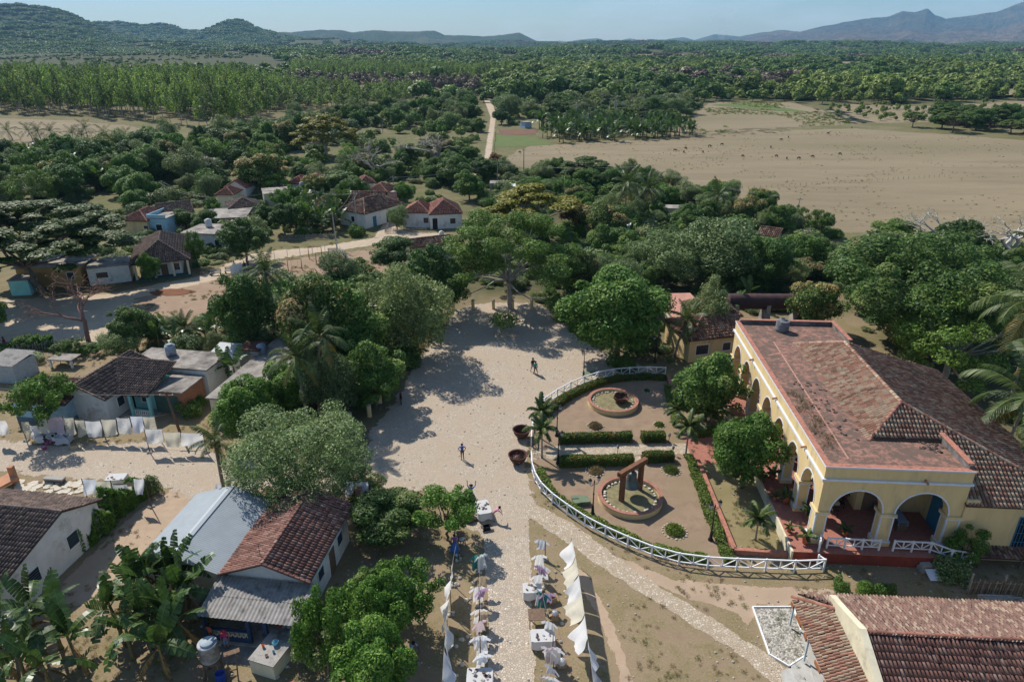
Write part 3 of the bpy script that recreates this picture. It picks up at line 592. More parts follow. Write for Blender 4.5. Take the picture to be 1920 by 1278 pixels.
def palm_crown(frs, n, rg):                                      # whole crown in one mesh, for far palms
 V = []; Q = []; Tq = []; T3 = []; tq = []; tt = []; o = 0
 for i in range(n):
  me = frs[min(int(i / n * len(frs)), len(frs) - 1)]; v = np.empty(len(me.vertices) * 3, np.float32); me.vertices.foreach_get('co', v); v = v.reshape(-1, 3)
  a = i * 2.39996; c, s = math.cos(a), math.sin(a); v = v @ np.array([[c, s, 0], [-s, c, 0], [0, 0, 1]]); V.append(v)
  for p in me.polygons: (Q if len(p.vertices) == 4 else T3).append([k + o for k in p.vertices])
  o += len(v)
 return np_mesh('crown', np.concatenate(V), np.array(Q), np.array(T3), rg.uniform(0, .9, len(Q) + len(T3)))
PC = palm_crown([frond_mesh(3.6, e, d, rgp, 9, 1.1) for e, d in ((1.3, 1.), (.8, 1.5), (.3, 1.7), (-.2, 1.2))], 15, rgp); PC.materials.append(LM['palm'])
M_PTR = plain('palm_trunk', (.27, .23, .18), .9, .25, 6, .4); M_RTR = plain('royal_palm_trunk', (.45, .43, .39), .85, .12, 3); M_NUT = plain('coconut', (.22, .19, .05), .6, .3, 9)
def trunk_mesh(h, lean, r0, r1, rings=0):
 mb = MB(); n = 9; pts = [(lean * (i / n) ** 1.6, 0, h * i / n) for i in range(n + 1)]; mb.tube(pts, [r0 * 1.35] + [r0 + (r1 - r0) * i / n for i in range(1, n + 1)], 8); return mb.mesh('trunk', True)
def coconut(x, y, h, scale, label, group=None, n=20, parts=True, az=None, lean=None, nuts=True):
 k = tcount[0]; tcount[0] += 1; rg = np.random.default_rng(900 + k); az = rg.uniform(0, 6.28) if az is None else az; lean = rg.uniform(.3, 1.2) if lean is None else lean
 t = thing('coconut_palm', label, 'palm tree', (x, y, 0), az, group); tm = trunk_mesh(h, lean, .17, .11); tm.materials.append(M_PTR); obj('trunk', tm, t)
 if not parts: obj('crown', PC, t, None, (lean, 0, h), None, scale); return t
 for i in range(n):
  me = FR[min(int(i / n * 6), 5)] if i < n - 2 else FRD
  obj('frond', me, t, None, (lean, 0, h + .1), (rg.normal() * .12, rg.normal() * .1, i * 2.39996 + rg.normal() * .15), scale * rg.uniform(.85, 1.1))
 if nuts:
  mb = MB()
  for i in range(9): mb.lathe([(0, -.16), (.1, -.11), (.13, 0), (.1, .1), (0, .15)], 7, (lean + .3 * math.cos(i * .9), .3 * math.sin(i * .9), h - .15 - .12 * (i % 3)))
  mb.build('coconut_bunch', M_NUT, t, True)
 return t
def royal(bx, by, ytop, label, group):
 b = G(bx, by); h = h_at(b, ytop); k = tcount[0]; tcount[0] += 1
 t = thing('royal_palm', label, 'palm tree', b, k * 2.4, group); obj('trunk', ROY, t, None, None, None, (1, 1, (h - 2.2) / 10)); obj('crown', PC, t, None, (0, 0, h - 2.4), None, .95); return t
ROY = trunk_mesh(10, 0, .3, .22); ROY.materials.append(M_RTR)
def coco_px(bx, by, yc, label, scale=1., **k):
 b = G(bx, by); h = h_at(b, yc); return coconut(b.x, b.y, max(h, 1.5), scale, label, **k)
def garden_palm(bx, by, yc, scale, label, group=None, n=13):
 b = G(bx, by); h = max(h_at(b, yc), .5); k = tcount[0]; tcount[0] += 1; rg = np.random.default_rng(k)
 t = thing('garden_palm', label, 'palm tree', b, k * 1.7, group); tm = trunk_mesh(h, .05, .09, .06); tm.materials.append(M_PTR); obj('trunk', tm, t)
 for i in range(n): obj('frond', FRS[min(int(i / n * 3), 2)], t, None, (.05, 0, h), (rg.normal() * .1, rg.normal() * .1, i * 2.39996), scale * rg.uniform(.85, 1.1))
 return t
def banana_leaf(L_, elev, droop, rg, dead=False):
 V = []; Q = []; n = 13; p = np.array([0., 0, 0]); a = elev; pts = []
 for i in range(n + 1): pts.append(p.copy()); p = p + np.array([math.cos(a), 0, math.sin(a)]) * L_ / n; a -= droop / n
 for i in range(2, n):
  t = (i - 2) / (n - 2); w = .36 * math.sin(math.pi * (.1 + .86 * t)) ** .6 * L_ / 2.3
  for s in (-1, 1):
   sk = rg.uniform(-.03, .05); dz = (-.55 if dead else -.12) * w - rg.random() * (.35 if rg.random() < .3 else .05) * w
   a0, a1 = pts[i], pts[i + 1] - (pts[i + 1] - pts[i]) * .06; o = len(V); out = np.array([0, s * w * (.5 if dead else 1.), dz])
   V += [a0, a1, a1 + out + (pts[i + 1] - pts[i]) * sk * 8, a0 + out + (pts[i + 1] - pts[i]) * (sk * 8 + .1)]; Q.append([o, o + 1, o + 2, o + 3])
 for i in range(n):
  w = .035 * (1 - .7 * i / n); o = len(V); up = np.array([0, 0, .012]); V += [pts[i] + (0, -w, 0) + up, pts[i] + (0, w, 0) + up, pts[i + 1] + (0, w, 0) + up, pts[i + 1] + (0, -w, 0) + up]; Q.append([o, o + 1, o + 2, o + 3])
 tt = rg.uniform(.1, .75, len(Q)); tt[-n:] = .95
 return np_mesh('leaf', np.array(V), np.array(Q), tint=tt)
BL = [banana_leaf(2.5, e, d, rgp) for e, d in ((1.45, .4), (1.2, .9), (1.0, 1.4), (.7, 1.7), (.3, 1.3), (1.35, .15))]
for f in BL: f.materials.append(LM['ban'])
BD = [banana_leaf(2.1, e, d, rgp, True) for e, d in ((-.2, 1.2), (-.8, .6), (.6, 2.2))]
for f in BD: f.materials.append(LM['band'])
M_BST = plain('banana_stem', (.16, .14, .06), .7, .4, 5, .2)
BST = {}
def banana(x, y, h, label, group=None, n=8, dead=3, scale=1.):
 k = tcount[0]; tcount[0] += 1; rg = np.random.default_rng(300 + k); t = thing('banana_plant', label, 'banana plant', (x, y, 0), rg.uniform(0, 6.28), group)
 key = round(h, 1)
 if key not in BST: BST[key] = trunk_mesh(key, .15, .13, .08); BST[key].materials.append(M_BST)
 obj('stem', BST[key], t)
 for i in range(n): obj('leaf', BL[i % 6], t, None, (.15, 0, h - .1), (rg.normal() * .2, rg.normal() * .12, i * 2.39996 + rg.normal() * .3), scale * rg.uniform(.8, 1.15))
 for i in range(dead): obj('dead_leaf', BD[i % 3], t, None, (.1, 0, h * rg.uniform(.7, .95)), (rg.normal() * .2, 0, rg.uniform(0, 6.28)), scale * rg.uniform(.8, 1.1))
 return t
def banana_crown(rg):
 V = []; Q = []; o = 0
 for i in range(8):
  me = BL[i % 6]; v = np.empty(len(me.vertices) * 3, np.float32); me.vertices.foreach_get('co', v); v = v.reshape(-1, 3); a = i * 2.39996; c, s = math.cos(a), math.sin(a); V.append(v @ np.array([[c, s, 0], [-s, c, 0], [0, 0, 1]]))
  Q += [[k + o for k in p.vertices] for p in me.polygons]; o += len(v)
 return np_mesh('crown', np.concatenate(V), np.array(Q), tint=rg.uniform(.1, .9, len(Q)))
BC = banana_crown(rgp); BC.materials.append(LM['ban']); BSTF = trunk_mesh(1.6, .1, .12, .08); BSTF.materials.append(M_BST)
def banana_far(x, y, s, label, group):
 k = tcount[0]; tcount[0] += 1; t = thing('banana_plant', label, 'banana plant', (x, y, 0), k * 2.4, group, s); obj('stem', BSTF, t); obj('crown', BC, t, None, (.1, 0, 1.55))
# ------------------------------------------------------------------ masses of plants nobody could count
def scatter(name, label, cat, protos, X, Y, Z, scl, rg, kind='stuff'):
 n = len(X); me = bpy.data.meshes.new(name); me.vertices.add(n); me.vertices.foreach_set('co', np.stack([X, Y, Z], -1).astype(np.float32).ravel())
 a = me.attributes.new('idx', 'INT', 'POINT'); a.data.foreach_set('value', rg.integers(0, len(protos), n).astype(np.int32))
 r = np.zeros((n, 3), np.float32); r[:, 2] = rg.uniform(0, 6.283, n); a = me.attributes.new('rot', 'FLOAT_VECTOR', 'POINT'); a.data.foreach_set('vector', r.ravel())
 sc = np.asarray(scl, np.float32); sc = np.stack([sc, sc, sc], -1) if sc.ndim == 1 else sc
 a = me.attributes.new('scl', 'FLOAT_VECTOR', 'POINT'); a.data.foreach_set('vector', sc.ravel())
 col = bpy.data.collections.new(name + '_kinds')
 for tm, cm_ in protos:                                       # trunk and crown as one mesh
  if tm is None: o = bpy.data.objects.new(name + '_plant', cm_)
  else:
   key = (tm.name, cm_.name)
   if key not in JOINED:
    def arr(m): v = np.empty(len(m.vertices) * 3, np.float32); m.vertices.foreach_get('co', v); return v.reshape(-1, 3)
    va, vb = arr(tm), arr(cm_); fa = [list(p.vertices) for p in tm.polygons]; fb = [[i + len(va) for i in p.vertices] for p in cm_.polygons]
    fa4 = [f for f in fa if len(f) == 4]; tb_ = np.empty(len(cm_.polygons), np.float32); cm_.attributes['tint'].data.foreach_get('value', tb_)
    j = np_mesh('plant', np.concatenate([va, vb]), np.array(fa4 + fb), tint=np.concatenate([np.zeros(len(fa4)), tb_]), midx=[0] * len(fa4) + [1] * len(fb)); j.materials.append(tm.materials[0]); j.materials.append(cm_.materials[0]); JOINED[key] = j
   o = bpy.data.objects.new(name + '_plant', JOINED[key])
  col.objects.link(o)
 ng = bpy.data.node_groups.new(name, 'GeometryNodeTree'); ng.interface.new_socket('Geometry', in_out='INPUT', socket_type='NodeSocketGeometry'); ng.interface.new_socket('Geometry', in_out='OUTPUT', socket_type='NodeSocketGeometry')
 N = ng.nodes.new; gi, go, ip, ci = N('NodeGroupInput'), N('NodeGroupOutput'), N('GeometryNodeInstanceOnPoints'), N('GeometryNodeCollectionInfo')
 ci.inputs['Collection'].default_value = col; ci.inputs['Separate Children'].default_value = True; ci.inputs['Reset Children'].default_value = True; ip.inputs['Pick Instance'].default_value = True
 def na(nm, ty):
  q = N('GeometryNodeInputNamedAttribute'); q.data_type = ty; q.inputs['Name'].default_value = nm; return q.outputs['Attribute']
 k = ng.links.new; k(gi.outputs[0], ip.inputs['Points']); k(ci.outputs[0], ip.inputs['Instance']); k(na('idx', 'INT'), ip.inputs['Instance Index']); k(na('rot', 'FLOAT_VECTOR'), ip.inputs['Rotation']); k(na('scl', 'FLOAT_VECTOR'), ip.inputs['Scale']); k(ip.outputs[0], go.inputs[0])
 o = obj(name, me); md = o.modifiers.new('plants', 'NODES'); md.node_group = ng; tag(o, label, cat, None, kind); return o
JOINED = {}
# ================================================================== far woods
rf = np.random.default_rng(5)
def wedge(n, y0, y1, k=.95, off=60):                             # even over the ground seen between two distances
 y = np.sqrt(rf.uniform(y0 * y0, y1 * y1, n)); x = rf.uniform(-1, 1, n) * (y * k + off); return x, y
def outside(X, Y, keys):
 m = np.ones(X.shape, bool)
 for k in keys: m &= ~pxin(X, Y, k)
 return m
OPEN = ['pasture', 'leftfield', 'dryfield', 'dryfield2', 'crop', 'crop2', 'plot', 'meadow', 'track', 'scrub', 'euca', 'euca2', 'teak'] + list(FARF)
X, Y = wedge(15000, 1150, 5600); m = outside(X, Y, ['scrub', 'teak', 'euca', 'euca2'] + list(FARF)); gap = fbm(X / 350, Y / 190, 21, 3) > .36; m &= gap
br = fbm(X / 300, Y / 500, 33, 3) > .70
scatter('far_wood', 'dense green woodland covering the plain far beyond the pasture', 'woodland', PRO['clump'], X[m & ~br], Y[m & ~br], ghei(X, Y)[m & ~br] - .5, rf.uniform(.7, 1.3, (m & ~br).sum()), rf)
scatter('far_bare_wood', 'brown leafless woodland patches on the far plain', 'woodland', PRO['clumpb'], X[m & br], Y[m & br], ghei(X, Y)[m & br] - .5, rf.uniform(.6, 1.1, (m & br).sum()), rf)
X, Y = wedge(30000, 430, 1250); m = outside(X, Y, OPEN); d = fbm(X / 90, Y / 90, 8, 4); m &= (d > .30) & (rf.random(len(X)) < np.clip((Y - 380) / 160, 0, 1))
red = pxin(X, Y, 'redwood') & (rf.random(len(X)) < .5); lt = fbm(X / 120, Y / 120, 71, 3) > .55
for nm, lab, sel, pr in (('wood', 'mixed dark green woodland behind the pasture and the fallow fields', ~red & ~lt, PRO['far']), ('light_wood', 'paler green woodland mixed into the dark wood', ~red & lt, PRO['farl']), ('teak_wood', 'reddish brown leafless wood in a long strip', red, PRO['brown'])):
 q = m & sel; s = rf.uniform(.45, 1., q.sum()) + .9 * rf.random(q.sum()) ** 4; scatter(nm, lab, 'woodland', pr, X[q], Y[q], ghei(X, Y)[q], np.stack([s, s, s * rf.uniform(.65, .95, q.sum())], -1), rf)
X, Y = wedge(26000, 640, 3300); q = pxin(X, Y, 'scrub') & (fbm(X / 60, Y / 130, 9, 4) > .45)
scatter('scrub', 'low green scrub dotted over the plain below the wooded hills', 'scrub', PRO['farl'] + PRO['far'], X[q], Y[q], ghei(X, Y)[q], np.stack([rf.uniform(.4, 1., q.sum())] * 2 + [rf.uniform(.25, .6, q.sum())], -1), rf)
X, Y = wedge(6000, 480, 1000); q = pxin(X, Y, 'teak'); s = rf.uniform(.6, 1., q.sum())
scatter('teak_plantation', 'pinkish brown leafless teak plantation behind the eucalyptus', 'plantation', PRO['brown'], X[q], Y[q], ghei(X, Y)[q], np.stack([s, s, s * 1.1], -1), rf)
X, Y = wedge(22000, 560, 1500); q = pxin(X, Y, 'euca2')
scatter('young_eucalyptus_plantation', 'dark green plantation strip behind the brown teak', 'plantation', PRO['euca'], X[q], Y[q], ghei(X, Y)[q], np.stack([rf.uniform(1.1, 1.5, q.sum())] * 2 + [rf.uniform(1.1, 1.5, q.sum())], -1), rf)
# the eucalyptus plantation: the front rows tree by tree, the rest as one mass
gx, gy = np.meshgrid(np.arange(-560, 60, 6.6), np.arange(300, 760, 6.2)); gx = (gx + rf.normal(size=gx.shape) * .9).ravel(); gy = (gy + rf.normal(size=gy.shape) * .9).ravel()
q = pxin(gx, gy, 'euca') & (fbm(gx / 22, gy / 22, 2, 3) + rf.normal(size=gx.shape) * .1 > .42) & (gx > -gy * .86 - 20); gx, gy = gx[q], gy[q]; o_ = np.argsort(gy - .12 * np.abs(gx + 150)); gx, gy = gx[o_], gy[o_]
hh = .94 * (.9 + 1.5 * rf.random(len(gx)) ** .7 + .5 * (fbm(gx / 18, gy / 18, 91, 2) - .5)) * (1 - .0004 * (gy - 330)) * np.clip(.6 + (-.30 - gx / gy) * 5, .6, 1); ww = rf.uniform(1., 1.75, len(gx))
inv = np.where(np.abs(gx) < gy * .80)[0][:290]; rest = np.setdiff1d(np.arange(len(gx)), inv)
for i in inv: tree_at('euca', gx[i], gy[i], ww[i] * 10, hh[i] * 10, ('towering' if hh[i] > 1.75 else 'short' if hh[i] < 1.25 else 'mid-height') + ' slender eucalyptus in the front rows of the plantation', 'eucalyptus trees in the front rows', float(0))
scatter('eucalyptus_plantation', 'deep rows of tall green eucalyptus behind the front rows', 'plantation', PRO['euca'], gx[rest], gy[rest], ghei(gx, gy)[rest] * (gy[rest] > 400), np.stack([ww[rest], ww[rest], hh[rest]], -1), rf)
# woods on the near hills
for sd, n, s0 in ((1, 5200, .7), (3, 1800, .8), (2, 3000, .9)):
 Xw, D, Z = HILLS[sd]; i = rf.integers(0, Xw.shape[0] // 2 + 6, n); j = rf.integers(0, Xw.shape[1] - 1, n); f = rf.random(n)
 x = Xw[i, j] * (1 - f) + Xw[i, j + 1] * f; zz = Z[i, j] * (1 - f) + Z[i, j + 1] * f
 scatter('hill_wood', 'dense woodland on the slopes of the hills', 'woodland', PRO['clump'], x, D[i, j] + rf.uniform(-15, 15, n), zz - 3.5, rf.uniform(s0, s0 * 1.6, n), rf)
# ================================================================== smoke and haze
def volume(name, dens, color, anis, noise=False):
 m = newmat(name); t = NT(m); pv = t.n('ShaderNodeVolumePrincipled', ins={'Color': col4(color), 'Density': dens, 'Anisotropy': anis})
 if noise:
  P = t.n('ShaderNodeTexCoord').outputs['Generated']; f = t.noise(P, 3.2, 5, .65)
  z = t.n('ShaderNodeSeparateXYZ', ins={'Vector': P})
  dd = t.math('MULTIPLY', t.ramp(f, [(.35, 0.), (.7, 1.)]), t.math('SUBTRACT', 1.05, z.outputs['Z'])); t.t.links.new(t.math('MULTIPLY', dd, dens), pv.inputs['Density'])
 t.t.links.new(pv.outputs[0], t.n('ShaderNodeOutputMaterial').inputs['Volume']); return m
hz_ = MB(); hz_.b6(-16000, 16000, -200, 15200, -25, 1250); hb = hz_.build('haze', volume('pale_haze', 6e-5, (.36, .68, 1.), 0.)); tag(hb, 'thin pale blue haze over the whole valley', 'haze', None, 'stuff')
# ================================================================== building kit
T_OLD = tilemat('old_clay_tiles', [(0, (.13, .07, .05)), (.25, (.20, .095, .062)), (.5, (.26, .13, .085)), (.72, (.33, .20, .13)), (.9, (.38, .29, .20)), (1, (.20, .15, .11))], dirt_amt=.45)
T_MIX = tilemat('mottled_clay_tiles', [(0, (.20, .11, .075)), (.25, (.30, .16, .11)), (.45, (.38, .20, .14)), (.62, (.36, .25, .17)), (.82, (.42, .33, .23)), (1, (.27, .20, .14))], dirt_amt=.15)
T_RED = tilemat('red_clay_tiles', [(0, (.20, .085, .06)), (.35, (.30, .125, .085)), (.7, (.36, .17, .12)), (1, (.26, .13, .10))], dirt_amt=.35)
T_GREY = tilemat('weathered_brown_tiles', [(0, (.085, .065, .055)), (.4, (.13, .095, .078)), (.75, (.18, .13, .105)), (1, (.24, .16, .12))], dirt_amt=.5)
T_BRN = tilemat('brown_red_tiles', [(0, (.13, .065, .052)), (.4, (.185, .09, .07)), (.8, (.24, .125, .095)), (1, (.29, .19, .15))], dirt_amt=.3)
WALL = {'white': plain('whitewash', (.66, .66, .63), .9, .12, 1.2, .15, stain=(.38, .36, .32), stain_amt=.25), 'yellow': plain('yellow_limewash', (.66, .50, .25), .9, .10, 1.3, .12, stain=(.44, .36, .22), stain_amt=.38, streak=True), 'ochre': plain('ochre_limewash', (.42, .26, .10), .9, .1, 1.3, .1),
  'blue': plain('pale_blue_wash', (.33, .52, .62), .9, .15, 1.2, .1, stain=(.3, .36, .38), stain_amt=.3), 'turq': plain('turquoise_wash', (.24, .55, .53), .9, .12, 1.2, .1, stain=(.2, .38, .38), stain_amt=.2), 'pink': plain('pink_wash', (.5, .27, .24), .9, .15, 1.2, .1), 'cream': plain('cream_wash', (.62, .56, .40), .9, .14, 1.2, .12, stain=(.35, .31, .25), stain_amt=.35),
  'brick': plain('raw_brick', (.32, .15, .09), .9, .3, 5, .4), 'dgreen': plain('dark_green_wash', (.05, .10, .085), .9, .2, 2), 'lightblue': plain('light_blue_wash', (.36, .47, .60), .9, .12, 1.2), 'concrete': plain('bare_concrete', (.33, .31, .28), .95, .25, 1.5, .3, stain=(.12, .11, .10), stain_amt=.5), 'terra': plain('terracotta_wash', (.42, .21, .12), .9, .2, 1.5, .2)}
M_CONC = plain('stained_concrete_roof', (.30, .27, .235), .95, .25, .9, .25, stain=(.10, .09, .08), stain_amt=.75); M_WHITE = plain('white_paint', (.74, .74, .72), .7, .08, 2, .05); M_DARK = plain('painted_dark_interior', (.012, .012, .014), .9, .2); M_WOOD = plain('weathered_wood', (.16, .105, .07), .9, .35, 5, .3); M_UND = plain('roof_boards', (.085, .055, .04), .9, .3, 4)  # M_DARK: shade of unlit rooms painted near-black on panes and door leaves
M_BLUEW = plain('blue_painted_wood', (.035, .16, .27), .6, .2, 4, .1); M_GLASSD = plain('dark_window', (.03, .035, .04), .25, .3, 3, spec=.5); M_LOUV = plain('grey_blue_louvre', (.12, .17, .21), .6, .2, 4); M_IRON = plain('black_iron', (.012, .012, .013), .45, .3, 6, .1, spec=.4); M_RUST = plain('rusted_iron', (.075, .035, .025), .85, .4, 3, .3, stain=(.13, .055, .03), stain_amt=.5)
M_PALETIN = plain('pale_blue_tin', (.27, .305, .325), .6, .08, 1.2, 0, spec=.25); M_FIBRO = plain('grey_fibre_cement', (.27, .255, .235), .95, .2, 3, .2, stain=(.13, .12, .11), stain_amt=.4); M_TANKP = plain('grey_water_tank', (.34, .37, .40), .8, .25, 3, .2, stain=(.10, .10, .11), stain_amt=.6)
def tile_geo(u0, v0, tw, tl, hs, rg, bow=4, lift=.055):
 """Template-built tiles at (u0, v0) of a slope: arched, each resting on the row below."""
 n = len(u0); k = bow + 1; xs = np.linspace(0, 1, k) * tw * .84 + tw * .08; ar = np.sin(np.linspace(0, 1, k) * math.pi) * hs * 1.35
 lo = np.stack([xs, np.zeros(k), ar + lift], -1); up = np.stack([xs * .9 + tw * .05, np.full(k, tl * 1.1), ar * .85 + .004], -1); fr = np.stack([xs, np.zeros(k), np.maximum(ar + lift - .07, -.01)], -1)
 T = np.concatenate([lo, up, fr]); j = rg.normal(size=(n, 3)) * np.array([.014, .02, .008]); j[:, 2] += .03 + (fbm(u0 * .55, v0 * .55, 7, 3) - .5) * .12
 V = T[None] + np.stack([u0, v0, np.zeros(n)], -1)[:, None] + j[:, None]
 f = [[i, i + 1, k + i + 1, k + i] for i in range(bow)] + [[2 * k + i, 2 * k + i + 1, i + 1, i] for i in range(bow)]
 Q = (np.array(f)[None] + (np.arange(n) * 3 * k)[:, None, None]).reshape(-1, 4)
 return V.reshape(-1, 3), Q, np.repeat(rg.random(n), len(f)), T, f
def slope(parent, o, u, v, poly, mat, tw=.24, tl=.36, hs=.07, seed=0, indiv=0, name='roof', thick=.1, slabmat=None, view=None):
 """A tiled roof plane: boards underneath, tiles on top. o: eave corner, u along the eave, v up the slope, poly in (u, v)."""
 o, u, v = Vector(o), Vector(u).normalized(), Vector(v).normalized(); n = u.cross(v)
 if n.z < 0: n = -n
 mb = MB(); mb.slab([o + u * a + v * b for a, b in poly], thick); r = mb.build(name, slabmat or M_UND, parent)
 rg = np.random.default_rng(seed + 77); p = np.array(poly); U, Vv = np.meshgrid(np.arange(p[:, 0].min(), p[:, 0].max(), tw), np.arange(p[:, 1].min(), p[:, 1].max(), tl)); U, Vv = U.ravel(), Vv.ravel()
 k = inpoly(U + tw * .5, Vv + tl * .5, p); U, Vv = U[k], Vv[k]
 M = np.array([list(u), list(v), list(n)])
 if indiv:
  Wm = parent_world(parent); C = np.stack([U + tw / 2, Vv + tl / 2, U * 0], -1) @ M + np.array(o); cw = np.array([list(Wm @ Vector(c)) for c in C]); d = np.linalg.norm(cw - np.array([0, 0, CAM_H]), axis=1)
  ordr = np.argsort(d); near = ordr[:indiv]; far = ordr[indiv:]
  key = (tw, tl, hs, mat.name)
  if key not in TILE:
   V, Q, T, _, _ = tile_geo(np.zeros(1), np.zeros(1), tw, tl, hs, np.random.default_rng(1)); TILE[key] = np_mesh('tile', V, Q, tint=T); TILE[key].materials.append(mat)
  MX = Matrix((u, v, n)).transposed().to_4x4()
  for i in near:
   t = obj('tile', TILE[key], r); t.matrix_local = Matrix.Translation(o + u * U[i] + v * (Vv[i] + rg.normal() * .012) + n * .002) @ MX
  U, Vv = U[far], Vv[far]
 V, Q, T, _, _ = tile_geo(U, Vv, tw, tl, hs, rg)
 to = obj('roof_tiles', np_mesh('roof_tiles', V @ M + np.array(o) + np.array(n) * .002, Q, tint=T), r, mat); to['kind'] = 'stuff'; return r
TILE = {}
def parent_world(p):
 m = Matrix.Identity(4)
 while p is not None: m = Matrix.LocRotScale(p.location, p.rotation_euler, p.scale) @ m; p = p.parent
 return m
def ridge_caps(parent, a, b, mat, r=.13, step=.38, seed=0, name='ridge_cap'):
 a, b = Vector(a), Vector(b); d = (b - a); n = max(int(d.length / step), 1); rg = np.random.default_rng(seed); V = []; Q = []; T = []; x = d.normalized(); y = x.cross(Vector((0, 0, 1))).normalized(); z = y.cross(x)
 if z.z < 0: z = -z
 for i in range(n):
  o = len(V)
  for t, rr in ((0, r), (1.1, r * .82)):
   for k in range(5): an = math.pi * k / 4; V.append(list(a + d * ((i + t) / n) + y * math.cos(an) * rr + z * (math.sin(an) * rr + .02 * (1 - t))))
  Q += [[o + k, o + k + 1, o + 6 + k, o + 5 + k] for k in range(4)]; T += [rg.random()] * 4
 q = obj(name, np_mesh(name, np.array(V), np.array(Q), tint=T), parent, mat); q['kind'] = 'stuff'; return q
def window(parent, c, axis, w, h, kind='pane', frame=M_WHITE, t=.06):
 """A framed opening on a wall. axis: outward direction in the house's frame ('S','N','E','W'); c: centre on the wall face."""
 a = {'S': 0., 'E': R(90), 'N': R(180), 'W': R(-90)}[axis]; mb = MB(); f = .07
 for x in (-w / 2 - f / 2, w / 2 + f / 2): mb.box((x, -t / 2 + .01, 0), (f, t, h + 2 * f))
 for z in (-h / 2 - f / 2, h / 2 + f / 2): mb.box((0, -t / 2 + .01, z), (w, t * .98, f))
 o = mb.build('window', frame, parent, False, c, a)
 if kind == 'louvre':
  m2 = MB(); n = max(int(h / .16), 3)
  for i in range(n): m2.box((0, -.025, -h / 2 + (i + .5) * h / n), (w * .98, .02, h / n * .8), rot=Matrix.Rotation(R(35), 3, 'X'))
  m2.build('louvres', M_LOUV, o); MB().box((0, -.006, 0), (w, .008, h)).build('pane', M_DARK, o)
 elif kind == 'bars':
  m2 = MB()
  for i in range(7): m2.box((-w / 2 + (i + .5) * w / 7, -.09, 0), (.03, .03, h))
  for z in (-h * .3, 0, h * .3): m2.box((0, -.09, z), (w, .035, .04))
  m2.build('window_bars', frame, o); MB().box((0, -.006, 0), (w, .008, h)).build('pane', M_DARK, o)
 else: MB().box((0, -.012, 0), (w, .02, h)).build('pane', M_GLASSD, o)
 return o
def door(parent, c, axis, w, h, mat=M_WOOD):
 a = {'S': 0., 'E': R(90), 'N': R(180), 'W': R(-90)}[axis]; mb = MB(); n = 3
 for i in range(n): mb.box((-w / 2 + (i + .5) * w / n, -.02, h / 2), (w / n - .015, .05, h))
 o = mb.build('door', mat, parent, False, c, a); MB().box((w * .35, -.055, h * .48), (.04, .04, .12)).build('handle', M_IRON, o); return o
def walls(parent, x0, x1, y0, y1, h, mat, t=.2, gable=None, base=None, name='wall', z0=0.):
 """Four walls; gable = ('x'|'y', ridge position, height) adds the triangles under a gable roof."""
 mb = MB(); mb.b6(x0, x1, y0, y0 + t, z0, h); mb.b6(x0, x1, y1 - t, y1, z0, h); mb.b6(x0, x0 + t, y0 + t, y1 - t, z0, h); mb.b6(x1 - t, x1, y0 + t, y1 - t, z0, h)
 if gable:
  ax, rp, rh = gable
  for q in ((x0, x0 + t), (x1 - t, x1)) if ax == 'x' else ((y0, y0 + t), (y1 - t, y1)):
   if ax == 'x': tri = [(y0, h), (y1, h), (rp, rh)]; A = [(q[0], y, z) for y, z in tri]; B = [(q[1], y, z) for y, z in tri]
   else: tri = [(x0, h), (x1, h), (rp, rh)]; A = [(x, q[0], z) for x, z in tri]; B = [(x, q[1], z) for x, z in tri]
   mb.add(A + B, [(0, 1, 2), (5, 4, 3), (0, 3, 4, 1), (1, 4, 5, 2), (2, 5, 3, 0)])
 o = mb.build(name, mat, parent)
 if base: m2 = MB(); m2.b6(x0 - .01, x1 + .01, y0 - .01, y0 + .05, z0, z0 + .6); m2.b6(x1 - .05, x1 + .01, y0 + .05, y1, z0, z0 + .6); m2.build('plinth', base, parent)
 return o
def corrugated(parent, o, u, v, L_, D, mat, pitch=.2, amp=.03, thick=.01, name='roof', bands=0):
 """Corrugated sheeting, ribs running up the slope; bands: overlap steps up the slope."""
 o, u, v = np.array(o, float), np.array(u, float), np.array(v, float); u /= np.linalg.norm(u); v /= np.linalg.norm(v); n = np.cross(u, v); n = -n if n[2] < 0 else n; k = int(L_ / pitch * 4); a = np.linspace(0, L_, k); h = np.sin(np.arange(k) * math.pi / 2 + .4) * amp; V = []; Q = []; nb = max(bands, 1)
 for b in range(nb):
  st = len(V); d0, d1 = D * b / nb, D * (b + 1.04) / nb if b < nb - 1 else D
  for d, lift in ((d0, .018 * (b > 0) + .002), (d1, 0.)): V += [o + u * x + v * d + n * (hh + lift) for x, hh in zip(a, h)]
  Q += [[st + i, st + i + 1, st + k + i + 1, st + k + i] for i in range(k - 1)]
 me = np_mesh(name, np.array(V), np.array(Q)); return obj(name, me, parent, mat)
def tank(parent_or_label, loc, r=.5, h=1.1, mat=None, lid=True, name='water_tank', label=None, group=None):
 t = thing(name, label, 'water tank', loc, 0, group); n = 18; mb = MB()
 mb.lathe([(r * .92, 0), (r, .04), (r * 1.01, h * .3), (r, h * .32), (r * 1.01, h * .62), (r, h * .64), (r * .98, h), (r * .86, h + .02)], n, cap=True); mb.build('barrel', mat or M_TANKP, t, True)
 if lid: MB().lathe([(r * .8, 0), (r * .8, .07), (r * .5, .1), (r * .5, .16), (r * .45, .18)], n, (0, 0, h + .01), True).build('lid', mat or M_TANKP, t, True)
 return t
